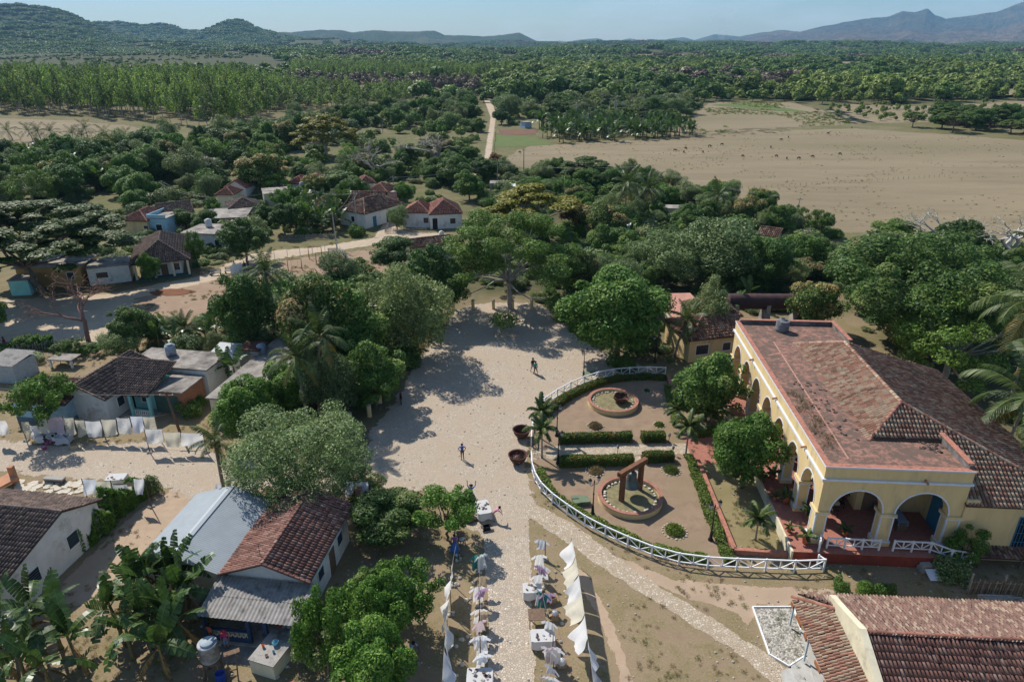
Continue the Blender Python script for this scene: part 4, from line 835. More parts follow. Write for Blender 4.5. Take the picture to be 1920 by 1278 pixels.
def house(name, label, A, rz, W_, D_, ze, roof='gable_x', rise=1.3, oh=.35, wall='white', tiles=None, tw=.26, tl=.38, hs=.05, rp=.5, wins=(), doors=(), group=None, cat='house', indiv=0, flatmat=None, base=None, px=None, parapet=0., hipx=None):
 """A house whose roof covers [0,W]x[0,D] from the near-left eave corner A, turned by rz."""
 t = thing(name, label, cat, (A[0], A[1], 0), rz, group); tiles = tiles or T_OLD; x0, x1, y0, y1 = oh, W_ - oh, oh, D_ - oh; wm = WALL[wall] if isinstance(wall, str) else wall
 sd = int(abs(A[0] * 13 + A[1] * 7)); k = lambda d, r_: math.hypot(d, r_)
 if roof == 'gable_x':
  f = D_ * rp; g = D_ - f; walls(t, x0, x1, y0, y1, ze + rise * oh / max(f, .1) - .08, wm, gable=('x', f, ze + rise - .1), base=base)
  slope(t, (0, 0, ze), (1, 0, 0), (0, f, rise), [(0, 0), (W_, 0), (W_, k(f, rise)), (0, k(f, rise))], tiles, tw, tl, hs, sd, indiv)
  slope(t, (W_, D_, ze), (-1, 0, 0), (0, -g, rise), [(0, 0), (W_, 0), (W_, k(g, rise)), (0, k(g, rise))], tiles, tw, tl, hs, sd + 1)
  ridge_caps(t, (0, f, ze + rise + .03), (W_, f, ze + rise + .03), tiles, seed=sd)
 elif roof == 'gable_y':
  f = W_ * rp; g = W_ - f; walls(t, x0, x1, y0, y1, ze + rise * oh / max(f, .1) - .08, wm, gable=('y', f, ze + rise - .1), base=base)
  slope(t, (0, D_, ze), (0, -1, 0), (f, 0, rise), [(0, 0), (D_, 0), (D_, k(f, rise)), (0, k(f, rise))], tiles, tw, tl, hs, sd, indiv)
  slope(t, (W_, 0, ze), (0, 1, 0), (-g, 0, rise), [(0, 0), (D_, 0), (D_, k(g, rise)), (0, k(g, rise))], tiles, tw, tl, hs, sd + 1, indiv)
  ridge_caps(t, (f, 0, ze + rise + .03), (f, D_, ze + rise + .03), tiles, seed=sd)
  for xa, xb in ((0, f), (W_, f)): ridge_caps(t, (xa, -.02, ze + .04), (xb, -.02, ze + rise + .04), tiles, .11, .36, sd + 5, 'verge_cap'); ridge_caps(t, (xa, D_ + .02, ze + .04), (xb, D_ + .02, ze + rise + .04), tiles, .11, .36, sd + 6, 'verge_cap')
 elif roof == 'hip':
  walls(t, x0, x1, y0, y1, ze + .06, wm, base=base); m = min(W_, D_) / 2; K = k(m, rise)
  a, b = ((m, D_ / 2), (W_ - m, D_ / 2)) if W_ >= D_ else ((W_ / 2, m), (W_ / 2, D_ - m))
  ze_ = ze
  if W_ >= D_: S_ = [(0, 0), (W_, 0), (W_ - m, K), (m, K)]; E_ = [(0, 0), (D_, 0), (m, K)]
  else: S_ = [(0, 0), (W_, 0), (m, K)]; E_ = [(0, 0), (D_, 0), (D_ - m, K), (m, K)]
  for oo, uu, vv, pp, q in (((0, 0), (1, 0), (0, 1), S_, 0), ((W_, 0), (0, 1), (-1, 0), E_, 1), ((W_, D_), (-1, 0), (0, -1), S_, 2), ((0, D_), (0, -1), (1, 0), E_, 3)):
   slope(t, (oo[0], oo[1], ze), (uu[0], uu[1], 0), (vv[0] * m, vv[1] * m, rise), pp, tiles, tw, tl, hs, sd + q)
  for c, e in (((0, 0), a), ((W_, 0), b if W_ >= D_ else a), ((W_, D_), b), ((0, D_), a if W_ >= D_ else b), (a, b)):
   z1 = ze + .03 if c not in (a, b) else ze + rise + .04
   if (Vector(c) - Vector(e)).length > .3: ridge_caps(t, (c[0], c[1], z1), (e[0], e[1], ze + rise + .04), tiles, .12, .4, sd)
 elif roof == 'flat':
  walls(t, x0, x1, y0, y1, ze, wm, base=base); mb = MB(); mb.b6(0, W_, 0, D_, ze, ze + .16); mb.build('roof', flatmat or M_CONC, t)
  if parapet: m2 = MB(); m2.b6(0, W_, -.02, .13, ze + .162, ze + parapet); m2.b6(0, .15, .13, D_, ze + .162, ze + parapet); m2.build('parapet', wm, t)
 elif roof == 'shed':
  walls(t, x0, x1, y0, y1, ze - .05, wm, base=base); slope(t, (0, 0, ze), (1, 0, 0), (0, D_, rise), [(0, 0), (W_, 0), (W_, k(D_, rise)), (0, k(D_, rise))], tiles, tw, tl, hs, sd)
 for w in wins:
  s_, p_, z_, ww, wh = w[:5]; kd = w[5] if len(w) > 5 else 'pane'
  c = {'S': (p_, y0, z_), 'N': (p_, y1, z_), 'E': (x1, p_, z_), 'W': (x0, p_, z_)}[s_]; window(t, c, s_, ww, wh, kd)
 for d in doors:
  s_, p_, ww, wh = d[:4]; c = {'S': (p_, y0, 0), 'N': (p_, y1, 0), 'E': (x1, p_, 0), 'W': (x0, p_, 0)}[s_]; door(t, c, s_, ww, wh, d[4] if len(d) > 4 else M_WOOD)
 return t
def eave(A, B, ze):                                              # frame of a house from its near eave in the photograph
 a, b = G(A[0], A[1], ze), G(B[0], B[1], ze); return (a.x, a.y), math.atan2(b.y - a.y, b.x - a.x), (b - a).length
# ================================================================== the arcaded manor house
HAC = thing('manor_house', 'long yellow arcaded manor house with red tile roofs and white trim', 'manor house', (22.1, 40.35, 0), R(-3.8))
ZF, ZA, ZC, ZP = .95, 5.65, 6.5, 7.6
M_TERR = None
def brick_floor(name, a, b, mortar, sc=1.):
 m = newmat(name); t = NT(m); P = t.n('ShaderNodeTexCoord').outputs['Object']
 bt = t.n('ShaderNodeTexBrick', ins={'Vector': P, 'Color1': col4(a), 'Color2': col4(b), 'Mortar': col4(mortar), 'Scale': 3.4 * sc, 'Mortar Size': .018, 'Brick Width': .62, 'Row Height': .31})
 n = t.noise(P, .55, 7, .75); n2 = t.noise(P, 2.2, 5, .75); v = t.n('ShaderNodeTexVoronoi', ins={'Vector': t.n('ShaderNodeMapping', ins={'Vector': P, 'Scale': (1.3, 2.6, 1)}).outputs[0], 'Scale': 2.}).outputs['Color']
 return m, t, bt, n, n2, v
def mk_roofbrick():
 m, t, bt, n, n2, v = brick_floor('roof_bricks', (.27, .135, .10), (.34, .175, .13), (.20, .125, .10))
 f = t.math('ADD', t.math('MULTIPLY', n, .55), t.math('MULTIPLY', n2, .5)); r = t.n('ShaderNodeSeparateColor', ins={'Color': v}).outputs['Red']
 c = t.mix(t.ramp(t.math('ADD', f, t.math('MULTIPLY', r, .1)), [(.48, 0.), (.60, .85)]), bt.outputs['Color'], (.10, .078, .062)); t.end(c, .9, t.bump(bt.outputs['Fac'], -.3, .01), .15); return m
def mk_floorbrick():
 m, t, bt, n, n2, v = brick_floor('terrace_bricks', (.30, .115, .08), (.37, .16, .115), (.20, .12, .10)); c = t.mix(t.ramp(n2, [(.55, 0.), (.75, .5)]), bt.outputs['Color'], (.20, .12, .10)); t.end(c, .85, t.bump(bt.outputs['Fac'], -.2, .01), .2); return m
M_RB, M_FB = mk_roofbrick(), mk_floorbrick()
M_PARIN = plain('black_stained_plaster', (.20, .19, .18), .95, .4, 1.1, .3, stain=(.035, .035, .04), stain_amt=.8); M_TRIM = plain('white_trim', (.62, .65, .70), .8, .1, 2)
M_TERRR = plain('dark_red_wash', (.21, .045, .03), .9, .25, 1.5); M_COPING = plain('brick_coping', (.37, .16, .11), .95, .3, 5, .3, stain=(.16, .10, .08), stain_amt=.4)
Lw, Wd, PD = 27.2, 10.1, .95                                      # arcade length, gallery width on the south, pier size
def arch_wall(origin, ux, L_, edges, t, z0, z1, rise, zs, mat, name, parent, inner=(0, 1)):
 """A wall along ux pierced by arches between the edges list [(a0, a1), ...]; zs springing height."""
 ox, oy = origin; u = Vector(ux); n = Vector((-u.y, u.x)); mb = MB(); K = 16
 cuts = []; prev = 0.
 def P(a, d, z): q = u * a + n * d; return (ox + q.x, oy + q.y, z)
 for a0, a1 in edges:
  if a0 - prev > .001: cuts.append((prev, a0))
  prev = a1
 if L_ - prev > .001: cuts.append((prev, L_))
 for c0, c1 in cuts:                                          # wall over the piers, from the impost up
  vs = [P(c0, 0, zs), P(c1, 0, zs), P(c1, t, zs), P(c0, t, zs), P(c0, 0, z1), P(c1, 0, z1), P(c1, t, z1), P(c0, t, z1)]; mb.add(vs, [(3, 2, 1, 0), (4, 5, 6, 7), (0, 1, 5, 4), (1, 2, 6, 5), (2, 3, 7, 6), (3, 0, 4, 7)])
 for a0, a1 in edges:
  pr = [(a0 + (a1 - a0) * (.5 - .5 * math.cos(math.pi * i / K)), zs + rise * math.sin(math.pi * i / K)) for i in range(K + 1)]
  for i in range(K):
   (xa, za), (xb, zb) = pr[i], pr[i + 1]
   mb.add([P(xa, 0, za), P(xb, 0, zb), P(xb, 0, z1), P(xa, 0, z1)], [(0, 1, 2, 3)]); mb.add([P(xa, t, za), P(xb, t, zb), P(xb, t, z1), P(xa, t, z1)], [(3, 2, 1, 0)])
   mb.add([P(xa, 0, za), P(xa, t, za), P(xb, t, zb), P(xb, 0, zb)], [(0, 1, 2, 3)]); mb.add([P(xa, 0, z1), P(xb, 0, z1), P(xb, t, z1), P(xa, t, z1)], [(0, 1, 2, 3)])
 w = mb.build(name, mat, parent)
 for a0, a1 in edges:                                         # white moulding round each arch
  m2 = MB()
  for i in range(K):
   an0, an1 = math.pi * i / K, math.pi * (i + 1) / K; c = (a0 + a1) / 2; r0 = (a1 - a0) / 2
   q = [(c - (r0 + dr) * math.cos(an), zs + (rise + dr) * math.sin(an)) for an in (an0, an1) for dr in (0., .11)]
   m2.add([P(q[0][0], -.03, q[0][1]), P(q[1][0], -.03, q[1][1]), P(q[3][0], -.03, q[3][1]), P(q[2][0], -.03, q[2][1]), P(q[0][0], .01, q[0][1]), P(q[1][0], .01, q[1][1]), P(q[3][0], .01, q[3][1]), P(q[2][0], .01, q[2][1])], [(0, 1, 2, 3), (1, 5, 6, 2), (0, 3, 7, 4)])
  m2.build('arch_moulding', M_TRIM, w)
 return w
def pier(x0, x1, y0, y1, name='pier'):
 mb = MB(); mb.b6(x0, x1, y0, y1, ZF, 3.62); mb.b6(x0 - .1, x1 + .1, y0 - .1, y1 + .1, ZF, ZF + .32); mb.b6(x0 - .12, x1 + .12, y0 - .12, y1 + .12, 3.62, 3.8); p = mb.build(name, WALL['yellow'], HAC)
 m2 = MB(); m2.b6(x0 - .105, x1 + .105, y0 - .105, y1 + .105, ZF + .322, ZF + .45); m2.b6(x0 - .125, x1 + .125, y0 - .125, y1 + .125, 3.55, 3.618)
 for x in (x0 - .015, x1 - .085):
  m2.b6(x, x + .1, y0 - .02, y0 + .02, ZF + .46, 3.54)
 m2.b6(x0 - .02, x0 + .02, y0 + .03, y0 + .13, ZF + .46, 3.54); m2.b6(x0 - .02, x0 + .02, y1 - .13, y1 - .03, ZF + .46, 3.54); m2.build('pier_trim', M_TRIM, p)
# terrace
mb = MB(); mb.b6(-1.5, 10.6, -1.1, Lw + .5, 0, ZF - .05); mb.build('terrace_base', M_TERRR, HAC); mb = MB(); mb.b6(-1.5, 10.6, -1.1, Lw + .5, ZF - .048, ZF); mb.build('terrace_floor', M_FB, HAC)
mb = MB(); mb.b6(-1.66, -1.51, -1.1, Lw - 4, 0, ZF + .03); mb.build('terrace_kerb', WALL['cream'], HAC)
pitch_w = (Lw - PD) / 7; ew = [(PD + pitch_w * i, pitch_w * (i + 1)) for i in range(7)]
ps = (Wd - PD) / 2; es = [(PD, ps), (ps + PD, 2 * ps)]
for i in range(8): pier(0, PD * .85, pitch_w * i, pitch_w * i + PD)
for i in (1, 2): pier(ps * i, ps * i + PD, 0, PD * .85)
arch_wall((0.04, Lw), (0, -1), Lw, [(Lw - b, Lw - a) for a, b in ew][::-1], .7, 3.8, ZC, ZA - 3.8, 3.8, WALL['yellow'], 'west_arcade', HAC)
arch_wall((.742, 0.04), (1, 0), Wd - .74, [(a - .74, b - .74) for a, b in es], .7, 3.8, ZC, ZA - 3.8, 3.8, WALL['yellow'], 'south_arcade', HAC)
# cornice, parapet, gallery roof
mb = MB(); mb.b6(-.14, .74, -.14, Lw + .14, ZC, ZC + .16); mb.b6(.74, Wd + .1, -.14, .74, ZC, ZC + .16); mb.build('cornice', M_TRIM, HAC)
mb = MB(); mb.b6(0, .3, .3, Lw, ZC + .16, ZP); mb.b6(0, Wd, 0, .3, ZC + .16, ZP); mb.build('parapet', WALL['yellow'], HAC)
mb = MB(); mb.b6(.3, Wd, Lw - .3, Lw, ZC + .16, ZP + .25); mb.b6(Wd - .3, Wd, 22.2, Lw - .3, ZC + .16, ZP + .25); mb.build('rear_parapet', M_PARIN, HAC); mb = MB(); mb.b6(Wd - .3, Wd, .3, 4.6, ZC + .16, ZP + .35); mb.build('side_parapet', M_PARIN, HAC)
mb = MB(); mb.b6(-.05, .4, -.05, Lw + .05, ZP, ZP + .07); mb.b6(.4, Wd + .05, -.05, .4, ZP, ZP + .07); mb.b6(.4, Wd + .06, Lw - .36, Lw + .06, ZP + .25, ZP + .32); mb.b6(Wd - .36, Wd + .06, 22.2, Lw - .36, ZP + .25, ZP + .32); mb.b6(Wd - .36, Wd + .06, .41, 4.6, ZP + .35, ZP + .42); mb.build('coping', M_COPING, HAC)
mb = MB(); mb.b6(-.07, -.052, -.07, Lw, ZP - .04, ZP + .075); mb.b6(-.05, Wd + .06, -.07, -.052, ZP - .04, ZP + .075); mb.build('coping_edge', M_TRIM, HAC)
mb = MB(); mb.b6(.3, Wd - .3, .3, Lw - .3, ZP - .45, ZP - .15); mb.build('gallery_roof', M_RB, HAC)
mb = MB(); mb.box((2.3, 11.8, ZP - .145), (.12, 21, .05), R(-1.5)); mb.box((2.6, 19.5, ZP - .145), (3.4, .12, .05), R(22)); mb.build('roof_channel', plain('roof_mortar', (.40, .22, .16), .95, .3, 4), HAC)
for y in (3.9, 11.6, 19.4): MB().tube([(-.02, y, ZC + .3), (-.42, y - .03, ZC + .25)], .09, 8).build('water_spout', WALL['terra'], HAC, True)
MB().tube([(6.9, -.02, ZC + .3), (6.9, -.42, ZC + .25)], .09, 8).build('water_spout', WALL['terra'], HAC, True)
# body walls behind the galleries
mb = MB(); mb.b6(4.75, 5.05, 4.2, 22.4, ZF, 7.2); mb.b6(5.05, Wd, 4.2, 4.5, ZF, 7.1); mb.b6(Wd - .3, Wd, .75, 4.2, ZF, 6.45); mb.b6(Wd, 18.4, .12, .42, 0, 5.0); mb.b6(18.1, 18.4, .42, 22, 0, 4.9); mb.b6(4.75, 18.4, 21.7, 22.0, 0, 4.6); mb.build('wall', WALL['yellow'], HAC)
mb = MB(); mb.b6(Wd, 18.45, .06, .118, 0, 1.1); mb.build('plinth', plain('pale_yellow_plinth', (.58, .46, .25), .9, .15, 1), HAC); mb = MB(); mb.b6(Wd + .35, 18.6, .02, .118, 4.86, 5.02); mb.build('eave_moulding', M_TRIM, HAC)
mb = MB(); mb.b6(Wd + .02, Wd + .9, -.1, .1, 3.6, 5.3); mb.build('buttress', WALL['yellow'], HAC)
for y in (7.2, 12.0, 17.0): door(HAC, (4.75, y, ZF), 'W', 1.5, 2.9, M_BLUEW)
door(HAC, (Wd - .3, 2.4, ZF), 'W', 1.5, 2.9, M_BLUEW); window(HAC, (7.9, 4.2, ZF + 2.3), 'S', 1.5, 2., 'bars', M_BLUEW); window(HAC, (15.05, .12, 2.55), 'S', 1.6, 2.6, 'bars', M_BLUEW); door(HAC, (5.9, 4.2, ZF), 'S', 1.3, 2.7, M_WOOD)
# tiled roofs
RS, RN, RX, RZ, EX = 6.8, 18.4, 7.7, 9.25, 18.9
EZ, kE, kS = 7.3, .40, .62
slope(HAC, (4.5, 22.2, EZ), (0, -1, 0), (RX - 4.5, 0, RZ - EZ), [(0, 0), (18.2, 0), (15.4, math.hypot(RX - 4.5, RZ - EZ)), (3.8, math.hypot(RX - 4.5, RZ - EZ))], T_MIX, .27, .40, .085, 3, 150)
zs_low = RZ - kS * (RS - 0)                                        # south plane runs down to the street wall on the right
sl = math.hypot(1, kS);
def spl(x, y): return (x - 4.5, y * sl)                            # (u, v) on the south plane, v from y = 0
xe = RX + kS / kE * RS
slope(HAC, (4.5, 0, zs_low), (1, 0, 0), (0, 1, kS), [spl(4.5 + .0, 4.0), spl(Wd - .05, 4.0), spl(Wd - .05, -.25), spl(xe + .35, -.25), spl(RX, RS)], T_MIX, .27, .40, .085, 4, 280)
he = math.hypot(1, kE); DE = EX - RX
slope(HAC, (EX, -.25, RZ - kE * DE), (0, 1, 0), (-1, 0, kE), [(0, 0), (22.5, 0), (RN + .25, DE * he), (RS + .25, DE * he), (0, (EX - xe) * he)], T_OLD, .27, .40, .085, 5)
pa, pb, pc = Vector((EX, 22.3, RZ - kE * DE)), Vector((4.5, 22.25, EZ)), Vector((RX, RN, RZ)); uu_ = (pb - pa).normalized(); ww_ = pc - pa; vv_ = (ww_ - uu_ * ww_.dot(uu_))
slope(HAC, pa, uu_, vv_, [(0, 0), ((pb - pa).length, 0), (ww_.dot(uu_), vv_.length)], T_OLD, .27, .40, .085, 6)
ridge_caps(HAC, (RX, RS, RZ + .05), (RX, RN, RZ + .05), T_MIX, .17, .45, 1); ridge_caps(HAC, (4.5, 4.0, EZ + .05), (RX, RS, RZ + .05), T_RED, .16, .42, 2); ridge_caps(HAC, (RX, RS, RZ + .05), (xe, 0, RZ - kE * (xe - RX) + .05), T_MIX, .16, .42, 3); ridge_caps(HAC, (4.5, 22.2, EZ + .05), (RX, RN, RZ + .05), T_MIX, .15, .42, 4)
# tank on the roof, dry weeds, broken tiles
def hloc(x, y, z): c, s = math.cos(R(-3.8)), math.sin(R(-3.8)); return (22.1 + x * c - y * s, 40.35 + x * s + y * c, z)
tk = tank(None, hloc(4.2, 25.2, ZP - .15), .66, 1.15, plain('dark_tank', (.17, .17, .18), .85, .3, 3, .2, stain=(.06, .06, .065), stain_amt=.6), False, label='round grey concrete water tank on the flat end of the manor roof'); MB().lathe([(.66, 1.16), (.45, 1.22), (.32, 1.22), (.32, 1.38), (.25, 1.38), (.25, 1.22)], 16).build('neck', MATS['dark_tank'], tk, True)
rw = np.random.default_rng(3); C = np.stack([rw.normal(1.25, .35, 1500), rw.uniform(2.2, 11.5, 1500), np.abs(rw.normal(0, .22, 1500)) + ZP - .15], -1); C[:, 0] += .35 * np.sin(C[:, 1] * 2.1); kp = fbm(C[:, 0], C[:, 1] * 1.2, 4, 3) > .45; C = C[kp]
V, Q = diamonds(C, rw.normal(size=C.shape) * [1, 1, .2], .13, .12, rw); V = np.array([hloc(*p) for p in V]); tag(obj('dry_weeds', np_mesh('dry_weeds', V, Q, tint=rw.random(len(Q))), None, LM['dry']), 'dry grey weeds growing on the red gallery roof', 'weeds', None, 'stuff')
mb = MB(); rw = np.random.default_rng(9)
for i in range(70):
 if i < 22: x, y = rw.normal(8.6, .5), rw.normal(3.2, .35)
 else: x, y = rw.normal(2.6, .8), rw.uniform(4, 14)
 mb.box(hloc(x, y, ZP - .11), (rw.uniform(.1, .28), rw.uniform(.1, .2), .06), rw.uniform(0, 3), Matrix.Rotation(rw.normal() * .4, 3, 'X') @ Matrix.Rotation(rw.uniform(0, 3), 3, 'Z'))
tag(mb.build('tile_rubble', T_GREY), 'broken grey tile rubble scattered on the red gallery roof', 'rubble', None, 'stuff')
# ================================================================== shop building in front of the manor
T_SHN = tilemat('pinkish_clay_tiles', [(0, (.13, .083, .068)), (.3, (.18, .107, .085)), (.6, (.22, .13, .102)), (.82, (.26, .18, .135)), (1, (.33, .265, .195))], dirt_amt=.3)
SHP = thing('shop_building', 'low shop with mottled tile roof, white gable wall and tiled side porch', 'shop', hloc(0, 0, 0), R(-3.8))
WX, EXs, NY, SY, RY, RZs = -1.75, 15., -7.2, -17.4, -12.1, 4.7
mb = MB(); tz = [(NY + .7, 3.05), (SY + .7, 3.05), (RY, 5.45)]
mb.add([(WX - .22, NY - .9, 0), (WX - .22, SY + .9, 0), (WX - .22, SY + .4, 3.1), (WX - .15, RY, 5.), (WX - .15, NY - .9, 3.6), (WX + .28, NY - .9, 0), (WX + .28, SY + .9, 0), (WX + .28, SY + .4, 3.1), (WX + .22, RY, 5.), (WX + .22, NY - .9, 3.6)], [(0, 1, 2, 3, 4), (9, 8, 7, 6, 5), (0, 4, 9, 5), (4, 3, 8, 9), (3, 2, 7, 8), (2, 1, 6, 7)]); mb.build('gable_wall', WALL['cream'], SHP)
mb = MB(); mb.b6(WX + .3, EXs - .4, NY - .75, NY - .5, 0, 2.7); mb.b6(WX + .3, EXs - .4, SY + .5, SY + .75, 0, 2.7); mb.b6(EXs - .65, EXs - .4, SY + .75, NY - .75, 0, 2.7); mb.build('wall', WALL['cream'], SHP)
fN, fS, rs = NY - RY, RY - SY, RZs - 2.75
slope(SHP, (EXs, NY, 2.75), (-1, 0, 0), (0, -fN, rs), [(0, 0), (EXs + 3.4, 0), (EXs - WX - .3, math.hypot(1.9, 1.9 * rs / fN)), (EXs - WX - .3, math.hypot(fN, rs)), (0, math.hypot(fN, rs))], T_SHN, .2, .34, .06, 21, 0)
slope(SHP, (WX + .3, SY, 2.75), (1, 0, 0), (0, fS, rs), [(0, 0), (EXs - WX - .3, 0), (EXs - WX - .3, math.hypot(fS, rs)), (0, math.hypot(fS, rs))], T_BRN, .22, .42, .06, 22, 250)
ridge_caps(SHP, (WX + .3, RY, RZs + .05), (EXs, RY, RZs + .05), T_RED, .15, .5, 5)
pw = 1.75; slope(SHP, (WX - .22 - pw, NY - .0, 2.3), (0, -1, 0), (pw, 0, 1.0), [(0.1, 0), (12, 0), (12, math.hypot(pw, 1)), (1.9, math.hypot(pw, 1))], T_MIX, .2, .34, .06, 23, 200)
ridge_caps(SHP, (WX - .22 - pw, NY, 2.4), (WX - .1, NY - 1.9, 3.45), T_RED, .12, .4, 6)
for y in (-6.9 - .5, -10.2, -13.6): MB().b6(WX - 1.85, WX - 1.75, y - .05, y + .05, .25, 2.35).build('porch_post', plain('pale_blue_post', (.42, .5, .55), .7, .15), SHP)
mb = MB()
for i in range(7): mb.box((WX - 2.05, NY - .5 - i * 1.55 + (i % 3) * .3, 2.2), (.06, .5 + (i % 2) * .35, .26), rot=Matrix.Rotation(R(8 * (i % 3 - 1)), 3, 'X'))
mb.build('fascia', plain('rust_brown_board', (.26, .10, .04), .9, .4, 4), SHP)
mb = MB(); mb.prism([(WX - .22, NY - 1.), (WX - 1.25, NY - .5), (WX - 1.6, NY - 4.5), (WX - 2.2, NY - 8.5), (WX - .22, NY - 8.5)], .0, .24); mb.build('porch_floor', plain('porch_cement', (.40, .39, .36), .9, .2, 1.2, .1), SHP)
GR = [hloc(*p)[:2] for p in ((-5.5, -5.8, 0), (-2.75, -5.6, 0), (-3.05, -9.5, 0), (-4.5, -10.5, 0), (-5.45, -9.7, 0))]
mb = MB(); mb.prism(GR, 0, .05); tag(mb.build('gravel_bed', gravel_mat()), kind='structure')
mb = MB()
for i in range(5): a, b = Vector((*GR[i], .06)), Vector((*GR[(i + 1) % 5], .06)); mb.bar(a, b, .09, .14)
tag(mb.build('gravel_kerb', M_WHITE), kind='structure')
mb = MB(); mb.lathe([(1.15, 0), (1.15, .1), (0, .1)], 28, hloc(-3.3, -10.9, 0)); mb.lathe([(.75, 0), (.75, .07), (0, .07)], 24, hloc(-4.45, -11.4, 0)); tag(mb.build('cement_apron', plain('pale_cement', (.42, .41, .38), .9, .2, 2, .1)), kind='structure')
# ================================================================== houses round the lane and in the village
R8 = R(-7.3)
# near the square
H2 = thing('tin_roof_house', 'low house under a pale blue-grey tin gable roof beside the dirt lane', 'house', (*G(245, 1061, 3)[:2], 0), R8)
walls(H2, .4, 5.9, .4, 7.6, 2.95, WALL['cream'], gable=('y', 3.1, 4.05)); k_ = math.hypot(3.1, 1.1)
corrugated(H2, (0, 7.95, 3), (0, -1, 0), (3.1, 0, 1.1), 7.95, k_, M_PALETIN, .16, .014); corrugated(H2, (6.18, 0, 3), (0, 1, 0), (-3.08, 0, 1.1), 7.95, k_, M_PALETIN, .16, .014)
mb = MB(); mb.slab([(2.86, -.05, 4.085), (2.86, 8.0, 4.085), (3.1, 8.0, 4.155), (3.1, -.05, 4.155)], .012); mb.slab([(3.1, -.05, 4.155), (3.1, 8.0, 4.155), (3.34, 8.0, 4.085), (3.34, -.05, 4.085)], .012); mb.build('ridge_flashing', plain('light_tin', (.34, .375, .395), .6, .05), H2)
window(H2, (1.6, .4, 1.6), 'S', .8, .9, 'louvre'); window(H2, (.4, 3.2, 1.6), 'W', .8, .9, 'louvre')
a_ = G(410, 1077, 3); H3 = house('tile_roof_house', 'white house with brown-red tile gable roof adjoining the tin roof', a_, R8, 6.25, 8.1, 3.0, 'gable_y', 1.2, .4, 'white', T_BRN, .24, .42, .035, .5, [('E', 2.4, 1.6, .9, .9, 'louvre'), ('E', 6., 1.6, .9, .9, 'louvre')], [('E', 4.4, .9, 2.0)], indiv=140)
corrugated(H3, (-.15, -2.7, 2.15), (1, 0, 0), (0, 2.95, .62), 6.6, math.hypot(2.95, .62), M_FIBRO, .26, .035, name='awning', bands=2)
mb = MB(); mb.b6(0, 6.3, -2.75, -.0, 0, .12); mb.build('porch_floor', WALL['concrete'], H3); m2 = plain('dark_blue_wash', (.035, .06, .13), .9, .2)
for x in (.02, 2.95, 4.1, 6.1): MB().b6(x, x + .2, -2.6, -2.4, .12, 2.15).build('porch_post', m2, H3)
for x0_, x1_ in ((.22, 2.95), (4.3, 6.1)):
 mb = MB(); mb.b6(x0_, x1_, -2.58, -2.42, .12, .5); mb.b6(x0_, x1_, -2.6, -2.4, .98, 1.08); mb.build('porch_wall', m2, H3); mb = MB(); n_ = int((x1_ - x0_) / .3)
 for i in range(n_):
  x = x0_ + (i + .5) * (x1_ - x0_) / n_; mb.bar((x - .13, -2.5, .5), (x + .13, -2.5, .98), .09, .08); mb.bar((x + .13, -2.5, .5), (x - .13, -2.5, .98), .09, .08)
 mb.build('breeze_blocks', WALL['cream'], H3)
door(H3, (3.5, .4, 0), 'S', .9, 2.0, M_DARK); window(H3, (1.5, .4, 1.5), 'S', 1.0, 1.0, 'louvre')
mb = MB(); mb.tube([(2.6, .9, 4.0), (2.6, .9, 5.0)], .02, 5)
for z in (4.85, 4.95): mb.tube([(2.3, .9, z), (2.9, .95, z)], .012, 4)
mb.build('aerial', M_IRON, H3)
H1 = house('lane_house', 'white house with long weathered brown tile roof and louvred gable windows behind the hedge', (-46.8, 34.95), R(-8.3), 14.2, 10.1, 2.9, 'gable_x', 1.65, .3, 'white', T_GREY, .25, .40, .05, .64, [('E', 3.2, 1.55, 1.0, 1.1, 'louvre'), ('E', 6.9, 1.7, 1.0, 1.1, 'louvre')], indiv=200)
A, rz, w = eave((162, 734), (277, 744), 2.6)
H4 = house('turquoise_house', 'turquoise house with dark tiled front roof, porch pillars and concrete roofs behind', A, rz, w, 5.2, 2.6, 'shed', 1.55, .5, 'turq', T_GREY, .25, .38, .05)
for o in [c for c in H4.children if c.name.startswith('wall')]: o.location = (0, 1.6, 0); o.scale = (1, .7, 1)
for x in (.25, 2.2, 4.3, w - .45): mb = MB(); mb.b6(x, x + .28, .25, .53, 0, 2.62); mb.build('porch_pillar', WALL['turq'], H4)
for x0_, x1_ in ((.53, 2.2), (4.58, w - .45)):
 mb = MB(); mb.b6(x0_, x1_, .3, .48, 0, .12); mb.b6(x0_, x1_, .3, .48, .72, .82); mb.build('balustrade', WALL['turq'], H4)
 for i in range(int((x1_ - x0_) / .22)): MB().lathe([(.04, .12), (.075, .3), (.04, .45), (.07, .6), (.05, .72)], 6, (x0_ + .11 + i * .22, .39, 0)).build('baluster', M_WHITE, H4)
mb = MB(); mb.b6(0, w, 0, 2., 0, .1); mb.build('porch_floor', WALL['concrete'], H4); door(H4, (3.1, 1.95, .1), 'S', .9, 2.1, M_DARK); window(H4, (4.9, 1.95, 1.4), 'S', .9, 1.1, 'louvre')
mb = MB(); mb.b6(.6, w + 3.2, 5.25, 9.6, 3.1, 3.28); mb.build('flat_roof', M_CONC, H4); mb = MB(); mb.b6(.8, w + 3., 5.4, 9.4, 0, 3.08); mb.build('rear_wall', WALL['white'], H4); mb = MB(); mb.b6(w - .6, w + 2.9, 1.2, 5.2, 2.5, 2.66); mb.build('side_flat_roof', M_CONC, H4); mb = MB(); mb.b6(w - .4, w + 2.7, 1.4, 5.1, 0, 2.48); mb.build('side_wall', WALL['brick'], H4); mb = MB(); mb.b6(w - .42, w + 2.2, 1.37, 1.395, .1, 2.1); mb.build('garage_door', WALL['dgreen'], H4)
def at(t, x, y, z): m = parent_world(t); return m @ Vector((x, y, z))
